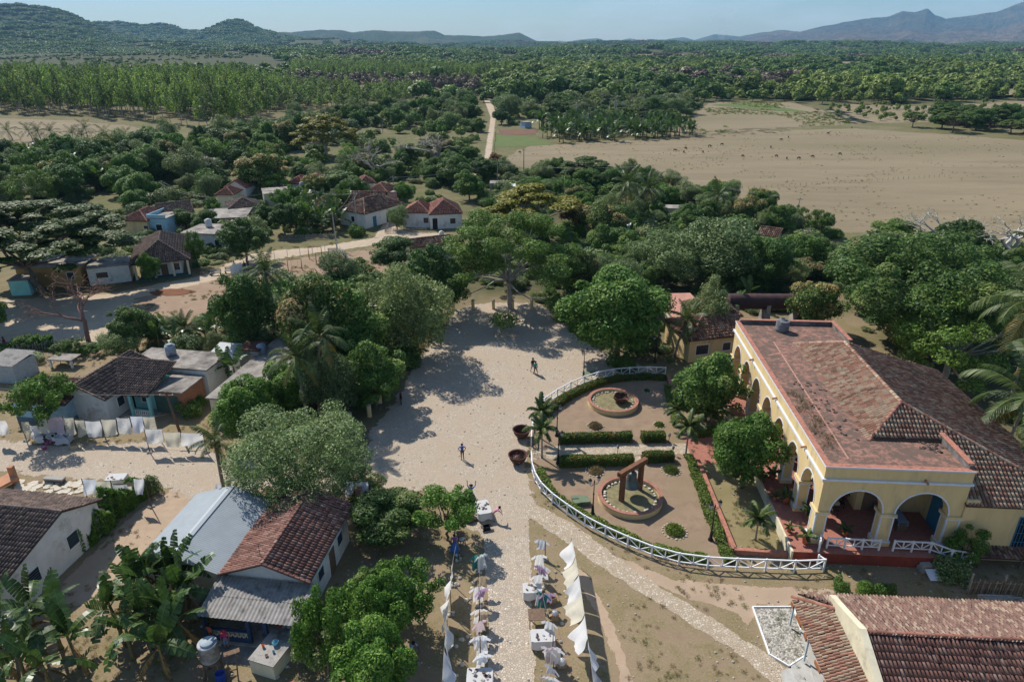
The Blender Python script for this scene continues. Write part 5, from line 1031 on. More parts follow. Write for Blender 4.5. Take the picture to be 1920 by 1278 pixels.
tank(None, at(H4, 4.1, 8.1, 3.28), .55, 1.15, label='grey round water tank on the concrete roof of the turquoise house')
A, rz, w = eave((103, 742), (184, 737), 2.7)
H5 = house('white_house', 'small white house with grey tile gable roof left of the turquoise house', A, R(-10), 5.6, 8.4, 2.7, 'gable_y', 1.35, .3, 'white', T_GREY, .26, .42, .05, .42, [('E', 2.2, 1.5, .9, 1.0, 'louvre')])
A, rz, w = eave((14, 752), (100, 752), 2.4); H6 = house('blue_house', 'low blue-walled house with old tile roof behind the roadside tree', A, R(-8), 6.2, 4.2, 2.4, 'shed', .9, .2, 'blue', T_OLD, base=plain('slate_blue', (.10, .16, .20), .9, .2))
A, rz, w = eave((385, 748), (462, 750), 2.9); H7 = house('concrete_roof_house', 'long low house with flat stained concrete roof beside the palm', A, R(-9), 4.6, 16.5, 2.9, 'flat', wall='cream', oh=.25)
A, rz, w = eave((446, 672), (478, 668), 2.6); house('rooftop_shed', 'small rusty-topped concrete shed behind the flat concrete roof', A, R(-9), 2.6, 2.4, 3.6, 'flat', wall='concrete', oh=.1, flatmat=M_RUST, cat='shed')
tank(None, G(492, 664, 2.8) * 1., .5, 1.1, plain('blue_grey_tank', (.22, .28, .38), .7, .2), label='blue-grey water tank beside the rusty-topped shed')
h_ = thing('tin_shed', 'white corrugated tin lean-to behind the turquoise house', 'shed', (*G(385, 668, 2.2)[:2], 0), R(-9)); corrugated(h_, (0, 0, 2.1), (1, 0, 0), (0, 3.2, .5), 4.2, 3.24, plain('white_tin', (.5, .52, .52), .6, .15, 2), .22, .03); walls(h_, .2, 4., .2, 3., 2.05, WALL['white'])
h_ = thing('tin_hut', 'grey corrugated hut at the left end of the lane', 'hut', (*G(-18, 716)[:2], 0), R(-8)); walls(h_, 0, 3.4, 0, 3.2, 2.2, plain('grey_tin_wall', (.34, .37, .38), .7, .2, 3)); corrugated(h_, (-.2, -.2, 2.25), (1, 0, 0), (0, 3.6, .35), 3.8, 3.6, M_FIBRO, .22, .03)
h_ = thing('yard_platform', 'small concrete slab on posts in the back yard', 'shelter', (*G(92, 690)[:2], 0), R(-5)); MB().b6(0, 3., 0, 1.8, 1.0, 1.12).build('slab', M_CONC, h_)
for x in (.1, 2.7): MB().b6(x, x + .2, .1, .3, 0, 1.0).build('post', WALL['white'], h_)
# the village
def vh(name, label, A, B, D_, ze=3., roof='hip', rise=1.4, **k):
 p, rz, w = eave(A, B, ze); return house(name, label, p, rz, w, D_, ze, roof, rise, **{**dict(group='village houses', tw=.34, tl=.5, hs=.07), **k})
V1 = vh('porch_house', 'white village house with big dark hipped tile roof and pillared porch', (243, 498), (357, 486), 15., 2.9, 'hip', 2.5, tiles=T_GREY, wall='white', oh=1.6, doors=[('S', 4.6, 1., 2.1)], wins=[('S', 2.6, 1.5, .9, 1.1), ('S', 6.4, 1.5, .9, 1.1)], tw=.3, tl=.42)
for x in (.4, 3.1, 5.8, 8.0): MB().b6(x, x + .32, .4, .72, 0, 2.9).build('porch_pillar', WALL['cream'], V1)
mb = MB(); mb.b6(.2, 8.4, .2, 1.6, 0, .35); mb.build('porch_floor', WALL['dgreen'], V1)
p_ = at(V1, -6.2, 1.2, 0); house('annex', 'white flat-roofed annex left of the porch house', (p_.x, p_.y), V1.rotation_euler[2], 6.0, 5., 2.7, 'flat', wall='white', oh=.1, wins=[('S', 2., 1.5, 1.6, .9)], group='village houses')
vh('yellow_house', 'yellow village house with hipped brown tiles behind the porch house', (221, 414), (276, 415), 9., 3., wall='yellow', tiles=T_RED, wins=[('S', 5.2, 1.5, .9, 1.1)])
vh('blue_white_house', 'pale blue flat-roofed village house with stained parapet', (275, 410), (310, 411), 6., 3.3, 'flat', wall='blue', oh=.05, wins=[('S', 2.2, 1.6, 1.2, 1.2)], parapet=.8)
vh('gable_house', 'white village house with long grey gable roof beside the blue one', (300, 405), (366, 397), 7.5, 3.0, 'gable_x', 1.7, wall='white', tiles=T_GREY, wins=[('E', 2.5, 1.6, .8, 1.)])
vh('flat_roof_house', 'white village house with flat concrete roof by the grassy verge', (338, 438), (424, 441), 7., 3.2, 'flat', wall='white', oh=.3, wins=[('S', 6.8, 1.6, 1.2, 1.2), ('S', 2.8, 1.6, 1., 1.1)])
tank(None, G(392, 425, 3.4), .6, 1.3, plain('white_tank', (.55, .55, .53), .8, .2, 3), label='white water tank on the flat roof by the grassy verge')
vh('pink_house', 'long low pink village house with pale flat roof', (370, 412), (462, 408), 9., 2.9, 'flat', wall='pink', oh=.2)
vh('brown_hip_house', 'village house with hipped grey-brown roof behind the pink house', (428, 392), (490, 386), 7., 3.1, wall='cream', tiles=T_GREY)
vh('white_gable_house', 'white-walled village house with red tiles under the mango tree', (420, 352), (462, 353), 7., 3.1, 'gable_y', 1.7, wall='white', tiles=T_RED)
vh('red_roof_house', 'small village house with red-brown tiles beside the white gable', (402, 366), (438, 366), 6., 3., wall='cream', tiles=T_RED)
vh('tank_roof_house', 'yellowish flat-roofed village house carrying water tanks', (493, 365), (548, 361), 7., 3.2, 'flat', wall='cream', oh=.1)
tank(None, G(567, 352, 3.4), .6, 1.2, label='grey water tank on the yellowish flat roof', group='village tanks'); tank(None, G(578, 348, 3.4), .6, 1.2, plain('white_tank2', (.5, .5, .5), .8, .2, 3), label='pale water tank on the yellowish flat roof', group='village tanks')
vh('twin_roof_house', 'village house with red hipped roof behind the tank roof', (536, 345), (575, 345), 7., 3., wall='white', tiles=T_RED); vh('tall_roof_house', 'village house with tall red tile roof next to the low hipped one', (572, 342), (616, 340), 7.5, 3.1, wall='cream', tiles=T_RED)
V10 = vh('corner_house', 'large village house with mottled hipped tiles at the road fork', (632, 393), (684, 402), 12., 3.1, 'hip', 2.1, wall='white', tiles=T_OLD, wins=[('S', 4., 1.6, .9, 1.1)], doors=[('E', 3., 1., 2.1, M_BLUEW), ('E', 7., 1., 2.1)])
vh('rear_house', 'brown-roofed village house behind the corner house', (600, 392), (640, 388), 8., 3., wall='cream', tiles=T_OLD); vh('long_roof_house', 'long grey-roofed village house between corner house and bananas', (650, 377), (722, 376), 6., 3.2, 'gable_x', 1.4, wall='cream', tiles=T_OLD)
vh('orange_roof_house', 'white village house with bright orange hipped tiles', (682, 359), (727, 361), 7., 3., wall='white', tiles=T_RED, wins=[('S', 2., 1.5, .8, .9)])
vh('hidden_house', 'small white village house behind the bare tree', (672, 345), (705, 343), 6., 3., wall='white', tiles=T_RED); vh('pink_annex', 'small pink village house beside the utility pole', (724, 362), (745, 361), 4., 2.8, 'flat', wall='pink', oh=.1)
vh('white_street_house', 'left of the joined white houses under low red hipped tiles', (752, 399), (806, 400), 7., 3., 'hip', 1.7, wall='white', tiles=T_RED, oh=.2, wins=[('S', 5., 1.5, 1., 1.1)]); vh('tall_white_house', 'right of the joined white houses with the taller red hipped roof', (804, 403), (868, 400), 9., 3., 'hip', 2.2, wall='white', tiles=T_RED, oh=.2, doors=[('S', 1.2, 1., 2.2, M_DARK)], wins=[('S', 4.8, 1.5, 1.1, 1.1)])
vh('low_roof_house', 'low house with brown tile roof between the road and the square trees', (768, 466), (852, 456), 4.5, 2.7, 'gable_x', 1., wall='cream', tiles=T_OLD); tank(None, G(828, 446), .5, 1.2, plain('white_tank3', (.6, .58, .55), .8, .2, 3), label='white round tank beside the low brown roof')
vh('shack', 'grey shack beside the dirt track', (918, 345), (948, 345), 4., 2.4, 'flat', wall='concrete', oh=.1); vh('pale_roof_shed', 'small shed with pale tin roof among bushes', (960, 351), (990, 349), 3.5, 2.4, 'flat', wall='pink', oh=.1, flatmat=plain('pale_tin', (.55, .55, .52), .6, .2))
vh('tin_turquoise_house', 'turquoise house with white tin roof under the mango behind the square', (1158, 424), (1186, 424), 5., 2.6, 'flat', wall='turq', oh=.15, flatmat=plain('white_tin2', (.58, .6, .6), .6, .1)); vh('grey_long_shed', 'long low shed with grey flat roof at the pasture edge', (1226, 391), (1296, 393), 3.5, 2.4, 'flat', wall='cream', oh=.15)
vh('brown_roof_hut', 'hut with narrow brown tile roof near the pasture corner', (1418, 440), (1460, 446), 4., 2.6, 'gable_x', 1.1, wall='turq', tiles=T_OLD); vh('ochre_house', 'ochre house with flat roof shaded by the giant rain tree', (20, 505), (152, 500), 7., 3.1, 'flat', wall='ochre', oh=.4, wins=[('S', 8., 1.6, 1., 1.1)]); vh('turquoise_kiosk', 'low turquoise kiosk under the rain tree', (12, 528), (52, 526), 3., 2.3, 'flat', wall='turq', oh=.1)
vh('farm_hut', 'small blue-roofed farm hut beside the ploughed plot', (984, 230), (998, 229), 4., 2.5, 'flat', wall='lightblue', oh=.2); vh('field_house', 'white hut between bananas at the left of the village', (222, 342), (236, 341), 5., 2.8, 'gable_x', 1.2, wall='white', tiles=T_OLD)
A_ = ray(482, 82); b_ = 2600.; h_ = thing('hilltop_mansion', 'white columned mansion on the rise below the cone hill', 'mansion', (A_[0] / A_[1] * b_, b_, 12), 0)
walls(h_, 0, 34, 0, 16, 16, WALL['white']); mb = MB(); mb.b6(-1, 35, -1, 17, 16, 17.5); mb.build('roof', M_CONC, h_)
for i in range(7): MB().b6(1 + i * 5.2, 2.4 + i * 5.2, -2, -.6, 0, 16).build('column', M_WHITE, h_)
# beside the manor
def rh(name, label, A, rz, w, d, ze, roof, rise, **k): p = G(A[0], A[1], ze); return house(name, label, (p.x, p.y), rz, w, d, ze, roof, rise, **k)
rh('kitchen_wing', 'yellow outbuilding with brown tile roof behind the manor arcade', (1292, 640), R(14), 9.5, 7.0, 2.9, 'hip', 1.7, wall='yellow', tiles=T_OLD, oh=.3, tw=.27, tl=.4, hs=.08, wins=[('S', 5.2, 1.6, 1., 1.), ('S', 2., 1.5, 1.6, 1.2)]); rh('rear_outbuilding', 'outbuilding with dark hipped tiles beside the boiler', (1308, 597), R(6), 6., 6., 3., 'hip', 2., wall='cream', tiles=T_OLD, tw=.27, tl=.4, hs=.08); rh('pink_roof_annex', 'annex with flat pinkish roof hidden by the big mango', (1262, 598), R(4), 5., 9., 2.9, 'flat', 1, wall='cream', flatmat=plain('pink_cement_roof', (.42, .21, .16), .9, .2, 1.5))
B_ = thing('steam_boiler', 'long rusty steam boiler lying on concrete piers', 'boiler', G(1360, 602), R(-1)); bl_ = 11.5; mb = MB(); mb.lathe([(0, 0), (1.0, 0), (1.05, .05)] + [q for i in range(8) for q in ((1.05, .1 + i * 1.42), (1.075, 1.42 * i + 1.36), (1.075, 1.42 * i + 1.44))] + [(1.05, bl_), (0, bl_)], 22)
o_ = mb.build('shell', plain('purple_rust', (.055, .03, .03), .75, .35, 1.4, .2, stain=(.12, .05, .035), stain_amt=.4, spec=.35), B_, True); o_.rotation_euler = (0, R(90), 0); o_.location = (0, 0, 2.9)
for x in (1.0, 5.2, 9.4):
 mb = MB(); mb.add([(x - .5, -1., 0), (x + .5, -1., 0), (x + .5, 1., 0), (x - .5, 1., 0), (x - .4, -.75, 2.), (x + .4, -.75, 2.), (x + .4, .75, 2.), (x - .4, .75, 2.)], [(4, 5, 6, 7), (0, 1, 5, 4), (1, 2, 6, 5), (2, 3, 7, 6), (3, 0, 4, 7)]); mb.b6(x - .25, x + .25, -1.15, -.85, 1.6, 2.7); mb.build('pier', WALL['concrete'], B_)
mb = MB(); mb.lathe([(.5, 0), (.45, .25), (0, .25)], 12); o_ = mb.build('end_cap', M_RUST, B_); o_.rotation_euler = (0, R(-90), 0); o_.location = (0, 0, 2.9)
# ================================================================== trees one by one
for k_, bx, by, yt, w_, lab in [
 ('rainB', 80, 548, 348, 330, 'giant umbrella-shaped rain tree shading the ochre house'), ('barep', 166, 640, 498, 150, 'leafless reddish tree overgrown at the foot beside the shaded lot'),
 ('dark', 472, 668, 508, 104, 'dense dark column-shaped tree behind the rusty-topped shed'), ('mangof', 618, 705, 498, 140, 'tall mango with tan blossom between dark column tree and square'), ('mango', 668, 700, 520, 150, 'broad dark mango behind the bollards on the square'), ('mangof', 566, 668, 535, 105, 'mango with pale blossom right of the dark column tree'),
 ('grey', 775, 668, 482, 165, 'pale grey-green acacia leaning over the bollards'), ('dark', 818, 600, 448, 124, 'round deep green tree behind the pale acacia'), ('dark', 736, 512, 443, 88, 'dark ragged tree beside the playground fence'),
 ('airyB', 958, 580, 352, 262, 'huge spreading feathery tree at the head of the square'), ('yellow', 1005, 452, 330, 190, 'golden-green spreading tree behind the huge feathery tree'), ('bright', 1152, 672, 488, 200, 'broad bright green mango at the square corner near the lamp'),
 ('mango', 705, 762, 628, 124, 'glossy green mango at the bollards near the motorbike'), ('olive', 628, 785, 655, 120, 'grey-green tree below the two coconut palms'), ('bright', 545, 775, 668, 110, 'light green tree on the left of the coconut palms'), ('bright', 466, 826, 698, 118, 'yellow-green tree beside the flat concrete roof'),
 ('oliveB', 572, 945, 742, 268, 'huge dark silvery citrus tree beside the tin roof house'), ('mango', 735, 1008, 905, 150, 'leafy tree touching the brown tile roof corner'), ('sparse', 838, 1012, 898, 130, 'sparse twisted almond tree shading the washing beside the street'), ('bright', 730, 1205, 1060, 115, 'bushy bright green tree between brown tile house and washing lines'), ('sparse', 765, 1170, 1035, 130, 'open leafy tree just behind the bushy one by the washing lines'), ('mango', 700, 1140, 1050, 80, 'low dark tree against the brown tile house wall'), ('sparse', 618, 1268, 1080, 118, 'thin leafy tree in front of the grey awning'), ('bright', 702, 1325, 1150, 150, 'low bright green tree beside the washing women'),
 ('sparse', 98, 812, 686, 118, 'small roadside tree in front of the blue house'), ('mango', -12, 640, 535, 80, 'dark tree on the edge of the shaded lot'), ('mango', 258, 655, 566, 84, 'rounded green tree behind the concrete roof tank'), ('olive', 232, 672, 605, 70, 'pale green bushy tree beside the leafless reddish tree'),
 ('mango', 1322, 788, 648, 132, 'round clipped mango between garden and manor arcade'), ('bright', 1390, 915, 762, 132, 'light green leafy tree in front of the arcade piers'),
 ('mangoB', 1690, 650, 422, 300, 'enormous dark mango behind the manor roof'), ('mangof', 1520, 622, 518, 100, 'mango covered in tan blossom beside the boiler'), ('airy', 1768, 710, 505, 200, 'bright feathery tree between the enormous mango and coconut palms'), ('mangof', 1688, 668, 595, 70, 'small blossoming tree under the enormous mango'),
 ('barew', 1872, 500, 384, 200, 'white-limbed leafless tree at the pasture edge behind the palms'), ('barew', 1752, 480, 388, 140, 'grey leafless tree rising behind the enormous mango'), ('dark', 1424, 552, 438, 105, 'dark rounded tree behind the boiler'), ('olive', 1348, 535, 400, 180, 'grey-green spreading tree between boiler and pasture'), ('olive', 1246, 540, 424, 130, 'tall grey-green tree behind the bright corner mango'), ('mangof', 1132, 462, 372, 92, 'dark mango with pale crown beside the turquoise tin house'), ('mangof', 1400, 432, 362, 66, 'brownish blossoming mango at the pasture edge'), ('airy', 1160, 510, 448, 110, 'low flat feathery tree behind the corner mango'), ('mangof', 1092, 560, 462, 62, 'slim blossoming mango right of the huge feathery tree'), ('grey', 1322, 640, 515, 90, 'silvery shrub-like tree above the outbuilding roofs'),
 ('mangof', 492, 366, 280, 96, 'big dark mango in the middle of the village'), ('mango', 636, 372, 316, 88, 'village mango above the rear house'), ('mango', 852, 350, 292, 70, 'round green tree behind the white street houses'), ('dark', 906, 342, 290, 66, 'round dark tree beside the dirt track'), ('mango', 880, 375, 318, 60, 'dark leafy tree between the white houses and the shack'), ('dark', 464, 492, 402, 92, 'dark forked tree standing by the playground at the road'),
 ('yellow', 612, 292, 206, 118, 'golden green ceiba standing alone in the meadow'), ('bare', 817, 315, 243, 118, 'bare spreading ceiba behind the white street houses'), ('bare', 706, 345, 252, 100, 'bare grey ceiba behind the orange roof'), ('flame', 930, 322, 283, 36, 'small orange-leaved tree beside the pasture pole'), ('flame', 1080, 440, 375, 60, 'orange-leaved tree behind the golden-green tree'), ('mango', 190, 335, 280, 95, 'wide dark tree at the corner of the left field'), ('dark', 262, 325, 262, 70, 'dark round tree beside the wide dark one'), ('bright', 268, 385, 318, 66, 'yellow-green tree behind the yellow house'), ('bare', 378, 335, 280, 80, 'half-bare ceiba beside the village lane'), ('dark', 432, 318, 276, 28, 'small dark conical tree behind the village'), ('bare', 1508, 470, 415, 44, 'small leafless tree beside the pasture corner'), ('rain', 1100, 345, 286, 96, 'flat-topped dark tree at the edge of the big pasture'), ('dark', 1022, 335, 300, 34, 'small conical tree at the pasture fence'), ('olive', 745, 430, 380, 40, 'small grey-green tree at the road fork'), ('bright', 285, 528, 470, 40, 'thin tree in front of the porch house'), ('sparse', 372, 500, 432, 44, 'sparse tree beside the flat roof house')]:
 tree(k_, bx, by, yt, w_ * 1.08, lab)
b_ = G(1168, 692); tree_at('bush', b_.x, b_.y, 2.8, 2.9, 'round bush with yellow-tipped leaves beside the white fence end', None, 0, 2); b_ = G(1512, 612); tree_at('bush', b_.x, b_.y, 3.4, 2.8, 'round light green bush behind the manor parapet', None, 0, 2)
# palms
coco_px(578, 800, 668, 'coconut palm with the long fronds left of the square trees', .85); coco_px(600, 785, 632, 'second coconut palm rising behind its twin by the square', .82); coco_px(528, 640, 512, 'coconut palm behind the dark column tree', .85); coco_px(424, 940, 835, 'small coconut palm at the corner of the cobbled lane', .55, n=14)
coco_px(1898, 680, 492, 'tall coconut palm at the manor rear, its crown highest', 1.3); coco_px(1888, 770, 575, 'coconut palm heavy with nuts behind the manor roof', 1.35); coco_px(1862, 900, 745, 'low coconut palm pressed against the manor roof eave', 1.3); coco_px(1925, 850, 650, 'coconut palm half hidden beyond the manor eave', 1.1)
coco_px(1170, 425, 345, 'left of the twin coconut palms at the pasture edge', 1.1); coco_px(1203, 415, 356, 'right of the twin coconut palms at the pasture edge', 1.1); coco_px(1332, 420, 368, 'yellowing coconut palm near the long grey shed', 1., n=16); coco_px(1236, 640, 575, 'areca-like palm at the outbuilding wall', .6); coco_px(1265, 668, 600, 'drooping palm beside the kitchen wing', .7); coco_px(345, 640, 612, 'fan of young palm fronds in the back gardens', .6)
for i, (x, y, yt) in enumerate([(24, 262, 240), (62, 264, 240), (78, 265, 242), (94, 265, 242), (137, 266, 246), (152, 265, 250), (166, 262, 235), (202, 263, 245), (232, 264, 250)]):
 coco_px(x, y, yt + 6, 'coconut palm in the row across the left fallow field', 1.3, group='coconut palms in the fallow field', parts=False, nuts=False)
for i, (x, y, yt) in enumerate([(1030, 206, 168), (1038, 206, 172), (1080, 226, 182), (1088, 220, 186), (1102, 244, 202), (1152, 215, 174), (1155, 218, 180), (1182, 224, 188), (1205, 215, 168), (1090, 205, 178), (1127, 205, 180), (991, 214, 188), (1275, 200, 170), (1050, 245, 212)]):
 royal(x, y, yt, 'tall royal palm among the trees beyond the banana grove', 'royal palms beyond the banana grove')
for i, (x, y, yt) in enumerate([(1800, 232, 202), (1812, 234, 205), (1850, 232, 204), (1880, 233, 200), (1905, 234, 202)]): royal(x, y, yt, 'royal palm in the dark grove behind the pasture', 'royal palms in the dark grove')
for x, y, yt, s_, lab in [(1014, 822, 772, 1.1, 'slim garden palm behind its twin at the fence'), (1016, 858, 806, 1.15, 'slim garden palm at the fence by the path mouth'), (1268, 800, 768, 1.1, 'garden palm beside the round clipped mango'), (1285, 857, 800, 1.2, 'garden palm where the path meets the terrace'), (1395, 912, 888, 1.15, 'spreading palm clump under the light green leafy tree'), (1416, 1012, 972, 1.0, 'bushy yellow-green palm in the lawn strip'), (1330, 800, 775, 1.4, 'dark palm clump under the round clipped mango')]: garden_palm(x, y, yt, s_ * .85, lab, n=16)
# bananas in the foreground and in the gardens
for i, (x, y, h_) in enumerate([(228, 1190, 2.6), (262, 1165, 3.0), (300, 1150, 3.2), (335, 1150, 3.0), (362, 1165, 2.8), (285, 1215, 2.7), (322, 1210, 2.9), (352, 1215, 2.5), (250, 1235, 2.3), (310, 1255, 2.3), (280, 1130, 2.9), (345, 1120, 3.0)]):
 b_ = G(x, y); banana(b_.x, b_.y, h_, ('tall' if h_ > 2.85 else 'short' if h_ < 2.55 else 'mid-sized') + ' banana plant in the dense clump before the tin roof house', 'banana plants in the dense clump', 8, 3, 1.05)
for i, (x, y, h_) in enumerate([(30, 1225, 2.8), (75, 1200, 2.9), (115, 1215, 2.7), (150, 1250, 2.5), (55, 1290, 2.6), (0, 1270, 2.4), (105, 1300, 2.4)]):
 b_ = G(x, y); banana(b_.x, b_.y, h_, ('tall' if h_ > 2.75 else 'short' if h_ < 2.55 else 'mid-sized') + ' banana plant in the looser clump at the end of the dirt lane', 'banana plants in the looser clump', 7, 3, 1.1)
for i, (x, y, h_) in enumerate([(432, 720, 2.2), (445, 725, 2.4), (300, 655, 2.), (318, 640, 2.2), (330, 660, 2.), (395, 655, 2.4), (410, 640, 2.2), (1370, 600, 2.2), (1385, 560, 2.4), (1405, 575, 2.2), (1340, 560, 2.), (1190, 440, 2.2), (1215, 430, 2.2), (1180, 455, 2.), (1235, 605, 2.), (1230, 415, 2.2)]):
 b_ = G(x, y); banana(b_.x, b_.y, h_, 'banana plant growing between the garden trees', 'banana plants in the gardens', 6, 1)
rb = np.random.default_rng(21)
def fill(poly, n, fn):
 p = np.array(wpoly(poly)); lo, hi = p.min(0), p.max(0); c = 0; tries = 0
 while c < n and tries < 6000:
  tries += 1; x, y = rb.uniform(lo, hi)
  if inpoly(np.array([x]), np.array([y]), p)[0]: fn(x, y); c += 1
fill([(1015, 262), (1010, 238), (1100, 232), (1300, 246), (1300, 256), (1180, 264), (1050, 270)], 190, lambda x, y: banana_far(x, y, rb.uniform(1.3, 1.9), 'banana plant in the grove at the far side of the pasture', 'banana grove beyond the pasture'))
fill([(-60, 300), (150, 298), (150, 325), (-60, 335)], 70, lambda x, y: banana_far(x, y, rb.uniform(1.3, 1.8), 'banana plant in the belt below the left fallow field', 'banana belt below the fallow field')); fill([(170, 340), (235, 335), (235, 362), (180, 365)], 22, lambda x, y: banana_far(x, y, rb.uniform(1.2, 1.7), 'banana plant behind the yellow village house', 'bananas behind the yellow house')); fill([(560, 405), (660, 400), (640, 440), (540, 440)], 22, lambda x, y: banana_far(x, y, rb.uniform(1.1, 1.6), 'banana plant in the fenced village garden', 'bananas in the fenced garden'))
# belts of trees between the fields and the houses
def belt(poly, n, kinds, w0, w1, lab, grp, hk=(.75, 1.05), keep=2.):
 pts = []
 def one(x, y):
  if any((x - a) ** 2 + (y - b) ** 2 < keep * keep for a, b in pts): return
  for h in HOUSES:
   q = h[1] @ Vector((x, y, 0))
   if -1 < q.x < h[2] + 1 and -1 < q.y < h[3] + 1: return
  pts.append((x, y)); k = kinds[rb.integers(len(kinds))]; w = rb.uniform(w0, w1); tree_at(k, x, y, w, w * rb.uniform(*hk), ('large ' if w > w0 + .66 * (w1 - w0) else 'small ' if w < w0 + .33 * (w1 - w0) else '') + ADJ[k] + ' ' + lab, grp)
 fill(poly, n, one)
HOUSES = []
for o in list(bpy.data.objects):
 if o.parent is None and o.get('category') in ('house', 'shed', 'hut', 'manor house', 'shop'):
  xs = [v.co for c in o.children if c.type == 'MESH' and c.name.startswith(('wall', 'roof', 'gallery', 'terrace')) for v in c.data.vertices]
  if xs: m_ = parent_world(o).inverted(); HOUSES.append((o.name, m_, max(v.x for v in xs), max(v.y for v in xs)))
MIX = ['mango', 'olive', 'bush', 'bright', 'grey', 'bright', 'bush', 'mango', 'sparse', 'mangof', 'airy', 'dark']
ADJ = dict(mango='glossy dark', mangof='tan-blossomed', olive='silvery green', dark='deep green', grey='pale grey-green', bright='fresh green', bush='rounded', sparse='thin-crowned', rain='flat-topped', airy='feathery')
belt([(-60, 312), (150, 300), (330, 268), (500, 252), (560, 285), (520, 322), (330, 350), (200, 385), (60, 400), (-60, 395)], 150, MIX, 6, 11, 'broadleaf tree in the belt between fallow field and village', 'trees behind the village', keep=3.4)
belt([(230, 382), (400, 345), (520, 335), (640, 330), (760, 340), (760, 400), (560, 440), (500, 455), (330, 470), (230, 440)], 92, MIX, 3.5, 7, 'garden tree between the village houses', 'trees among the village houses', keep=2.8)
belt([(500, 262), (560, 225), (700, 208), (890, 192), (900, 250), (700, 248), (600, 258)], 102, ['olive', 'bush', 'grey', 'mango', 'bush', 'bright'], 5, 10, 'scrubby tree between eucalyptus plantation and meadow', 'trees in front of the plantation', keep=3.6)
belt([(640, 300), (760, 310), (890, 290), (890, 340), (760, 350), (650, 340)], 38, MIX, 4, 8, 'tree around the bare ceibas behind the village', 'trees round the bare ceibas', keep=4)
belt([(930, 195), (1030, 172), (1180, 172), (1330, 190), (1290, 225), (1240, 245), (1090, 226), (1010, 232), (940, 235)], 104, ['rain', 'olive', 'mango', 'dark', 'bush', 'grey'], 8, 16, 'dark spreading tree in the grove beyond the bananas', 'trees beyond the banana grove', (.5, .75), 7)
belt([(1690, 243), (1760, 226), (2150, 225), (2150, 262), (1920, 260), (1760, 249)], 69, ['rain', 'dark', 'mango', 'rain'], 9, 16, 'dark spreading tree in the grove at the far pasture edge', 'trees at the far pasture edge', (.5, .75), 6)
belt([(930, 335), (1060, 325), (1200, 340), (1330, 362), (1450, 402), (1560, 442), (1600, 470), (1560, 545), (1440, 560), (1280, 560), (1060, 470), (1060, 400), (930, 400)], 178, MIX + ['bush', 'bush', 'grey', 'olive'], 4, 8, 'bushy tree in the thicket between square and pasture', 'thicket between square and pasture', (.6, .95), 2.2)
belt([(1590, 470), (1700, 460), (1930, 480), (2060, 520), (1960, 560), (1850, 600), (1790, 690), (1600, 610)], 67, ['mango', 'bush', 'olive', 'dark', 'bush'], 5, 9, 'leafy tree in the thicket behind the manor', 'thicket behind the manor', (.6, .95), 3.5)
belt([(1060, 560), (1075, 470), (1250, 560), (1270, 600), (1240, 660), (1120, 640)], 16, ['mango', 'bush', 'olive'], 4, 7, 'tree shading the corner between square and outbuildings', 'trees at the square corner', (.7, 1.), 3)
belt([(420, 590), (520, 530), (700, 520), (830, 560), (760, 680), (640, 790), (560, 760), (480, 690)], 51, ['mango', 'bush', 'olive', 'bush'], 4, 7, 'tree in the thicket west of the square', 'thicket west of the square', (.6, .95), 2.2)
belt([(270, 630), (420, 614), (440, 650), (400, 668), (300, 668)], 14, ['bush', 'olive', 'grey', 'bright'], 2.5, 4.5, 'garden shrub behind the turquoise house', 'shrubs behind the turquoise house', (.7, 1.1), 2)
belt([(0, 655), (200, 650), (230, 672), (120, 690), (0, 690)], 16, ['bush', 'sparse'], 1.5, 3.2, 'low bush along the yard fence by the shaded lot', 'bushes along the yard fence', (.5, .8), 1.5)
belt([(215, 762), (300, 765), (300, 785), (215, 785)], 9, ['bush'], 1.2, 2.2, 'flowering garden bush before the turquoise porch', 'bushes before the turquoise porch', (.8, 1.1), 1.1)
belt([(330, 735), (380, 690), (392, 740), (350, 800)], 12, ['bush', 'bush', 'sparse'], 1.4, 2.6, 'garden bush between turquoise house and concrete roof', 'bushes beside the turquoise house', (.8, 1.3), 1.2)
belt([(650, 880), (700, 905), (640, 1230), (560, 1240), (610, 1100), (680, 960)], 12, ['bush', 'olive', 'bush'], 2, 3.6, 'bush in the yard beside the brown tile house', 'bushes beside the brown tile house', (.7, 1.), 1.6)
belt([(355, 480), (430, 470), (410, 500), (355, 515)], 10, ['bush'], 1.5, 3., 'verge bush beside the porch house', 'bushes on the grassy verge', (.4, .7), 2)

# undergrowth that fills the ground between the trees
def undergrowth(name, label, polys, dens, s0, s1, prs, sd):
 rg = np.random.default_rng(sd); XX, YY = [], []
 for poly in polys:
  p = np.array(wpoly(poly)); lo, hi = p.min(0), p.max(0); n = int((hi[0] - lo[0]) * (hi[1] - lo[1]) * dens); x = rg.uniform(lo[0], hi[0], n); y = rg.uniform(lo[1], hi[1], n)
  k = inpoly(x, y, p) & (fbm(x / 6., y / 6., sd, 3) > .42)
  for nm, m_, wx, wy in HOUSES:
   lx = x * m_[0][0] + y * m_[0][1] + m_[0][3]; ly = x * m_[1][0] + y * m_[1][1] + m_[1][3]; k &= ~((lx > -.6) & (lx < wx + .6) & (ly > -.6) & (ly < wy + .6))
  for key in ('road', 'plaza', 'track'): k &= ~inpoly(x, y, WP[key])
  XX.append(x[k]); YY.append(y[k])
 x, y = np.concatenate(XX), np.concatenate(YY); s = rg.uniform(s0, s1, len(x)); scatter(name, label, 'undergrowth', prs, x, y, x * 0 - .05, np.stack([s, s, s * rg.uniform(.6, 1.1, len(x))], -1), rg)
PB = PRO['bush']
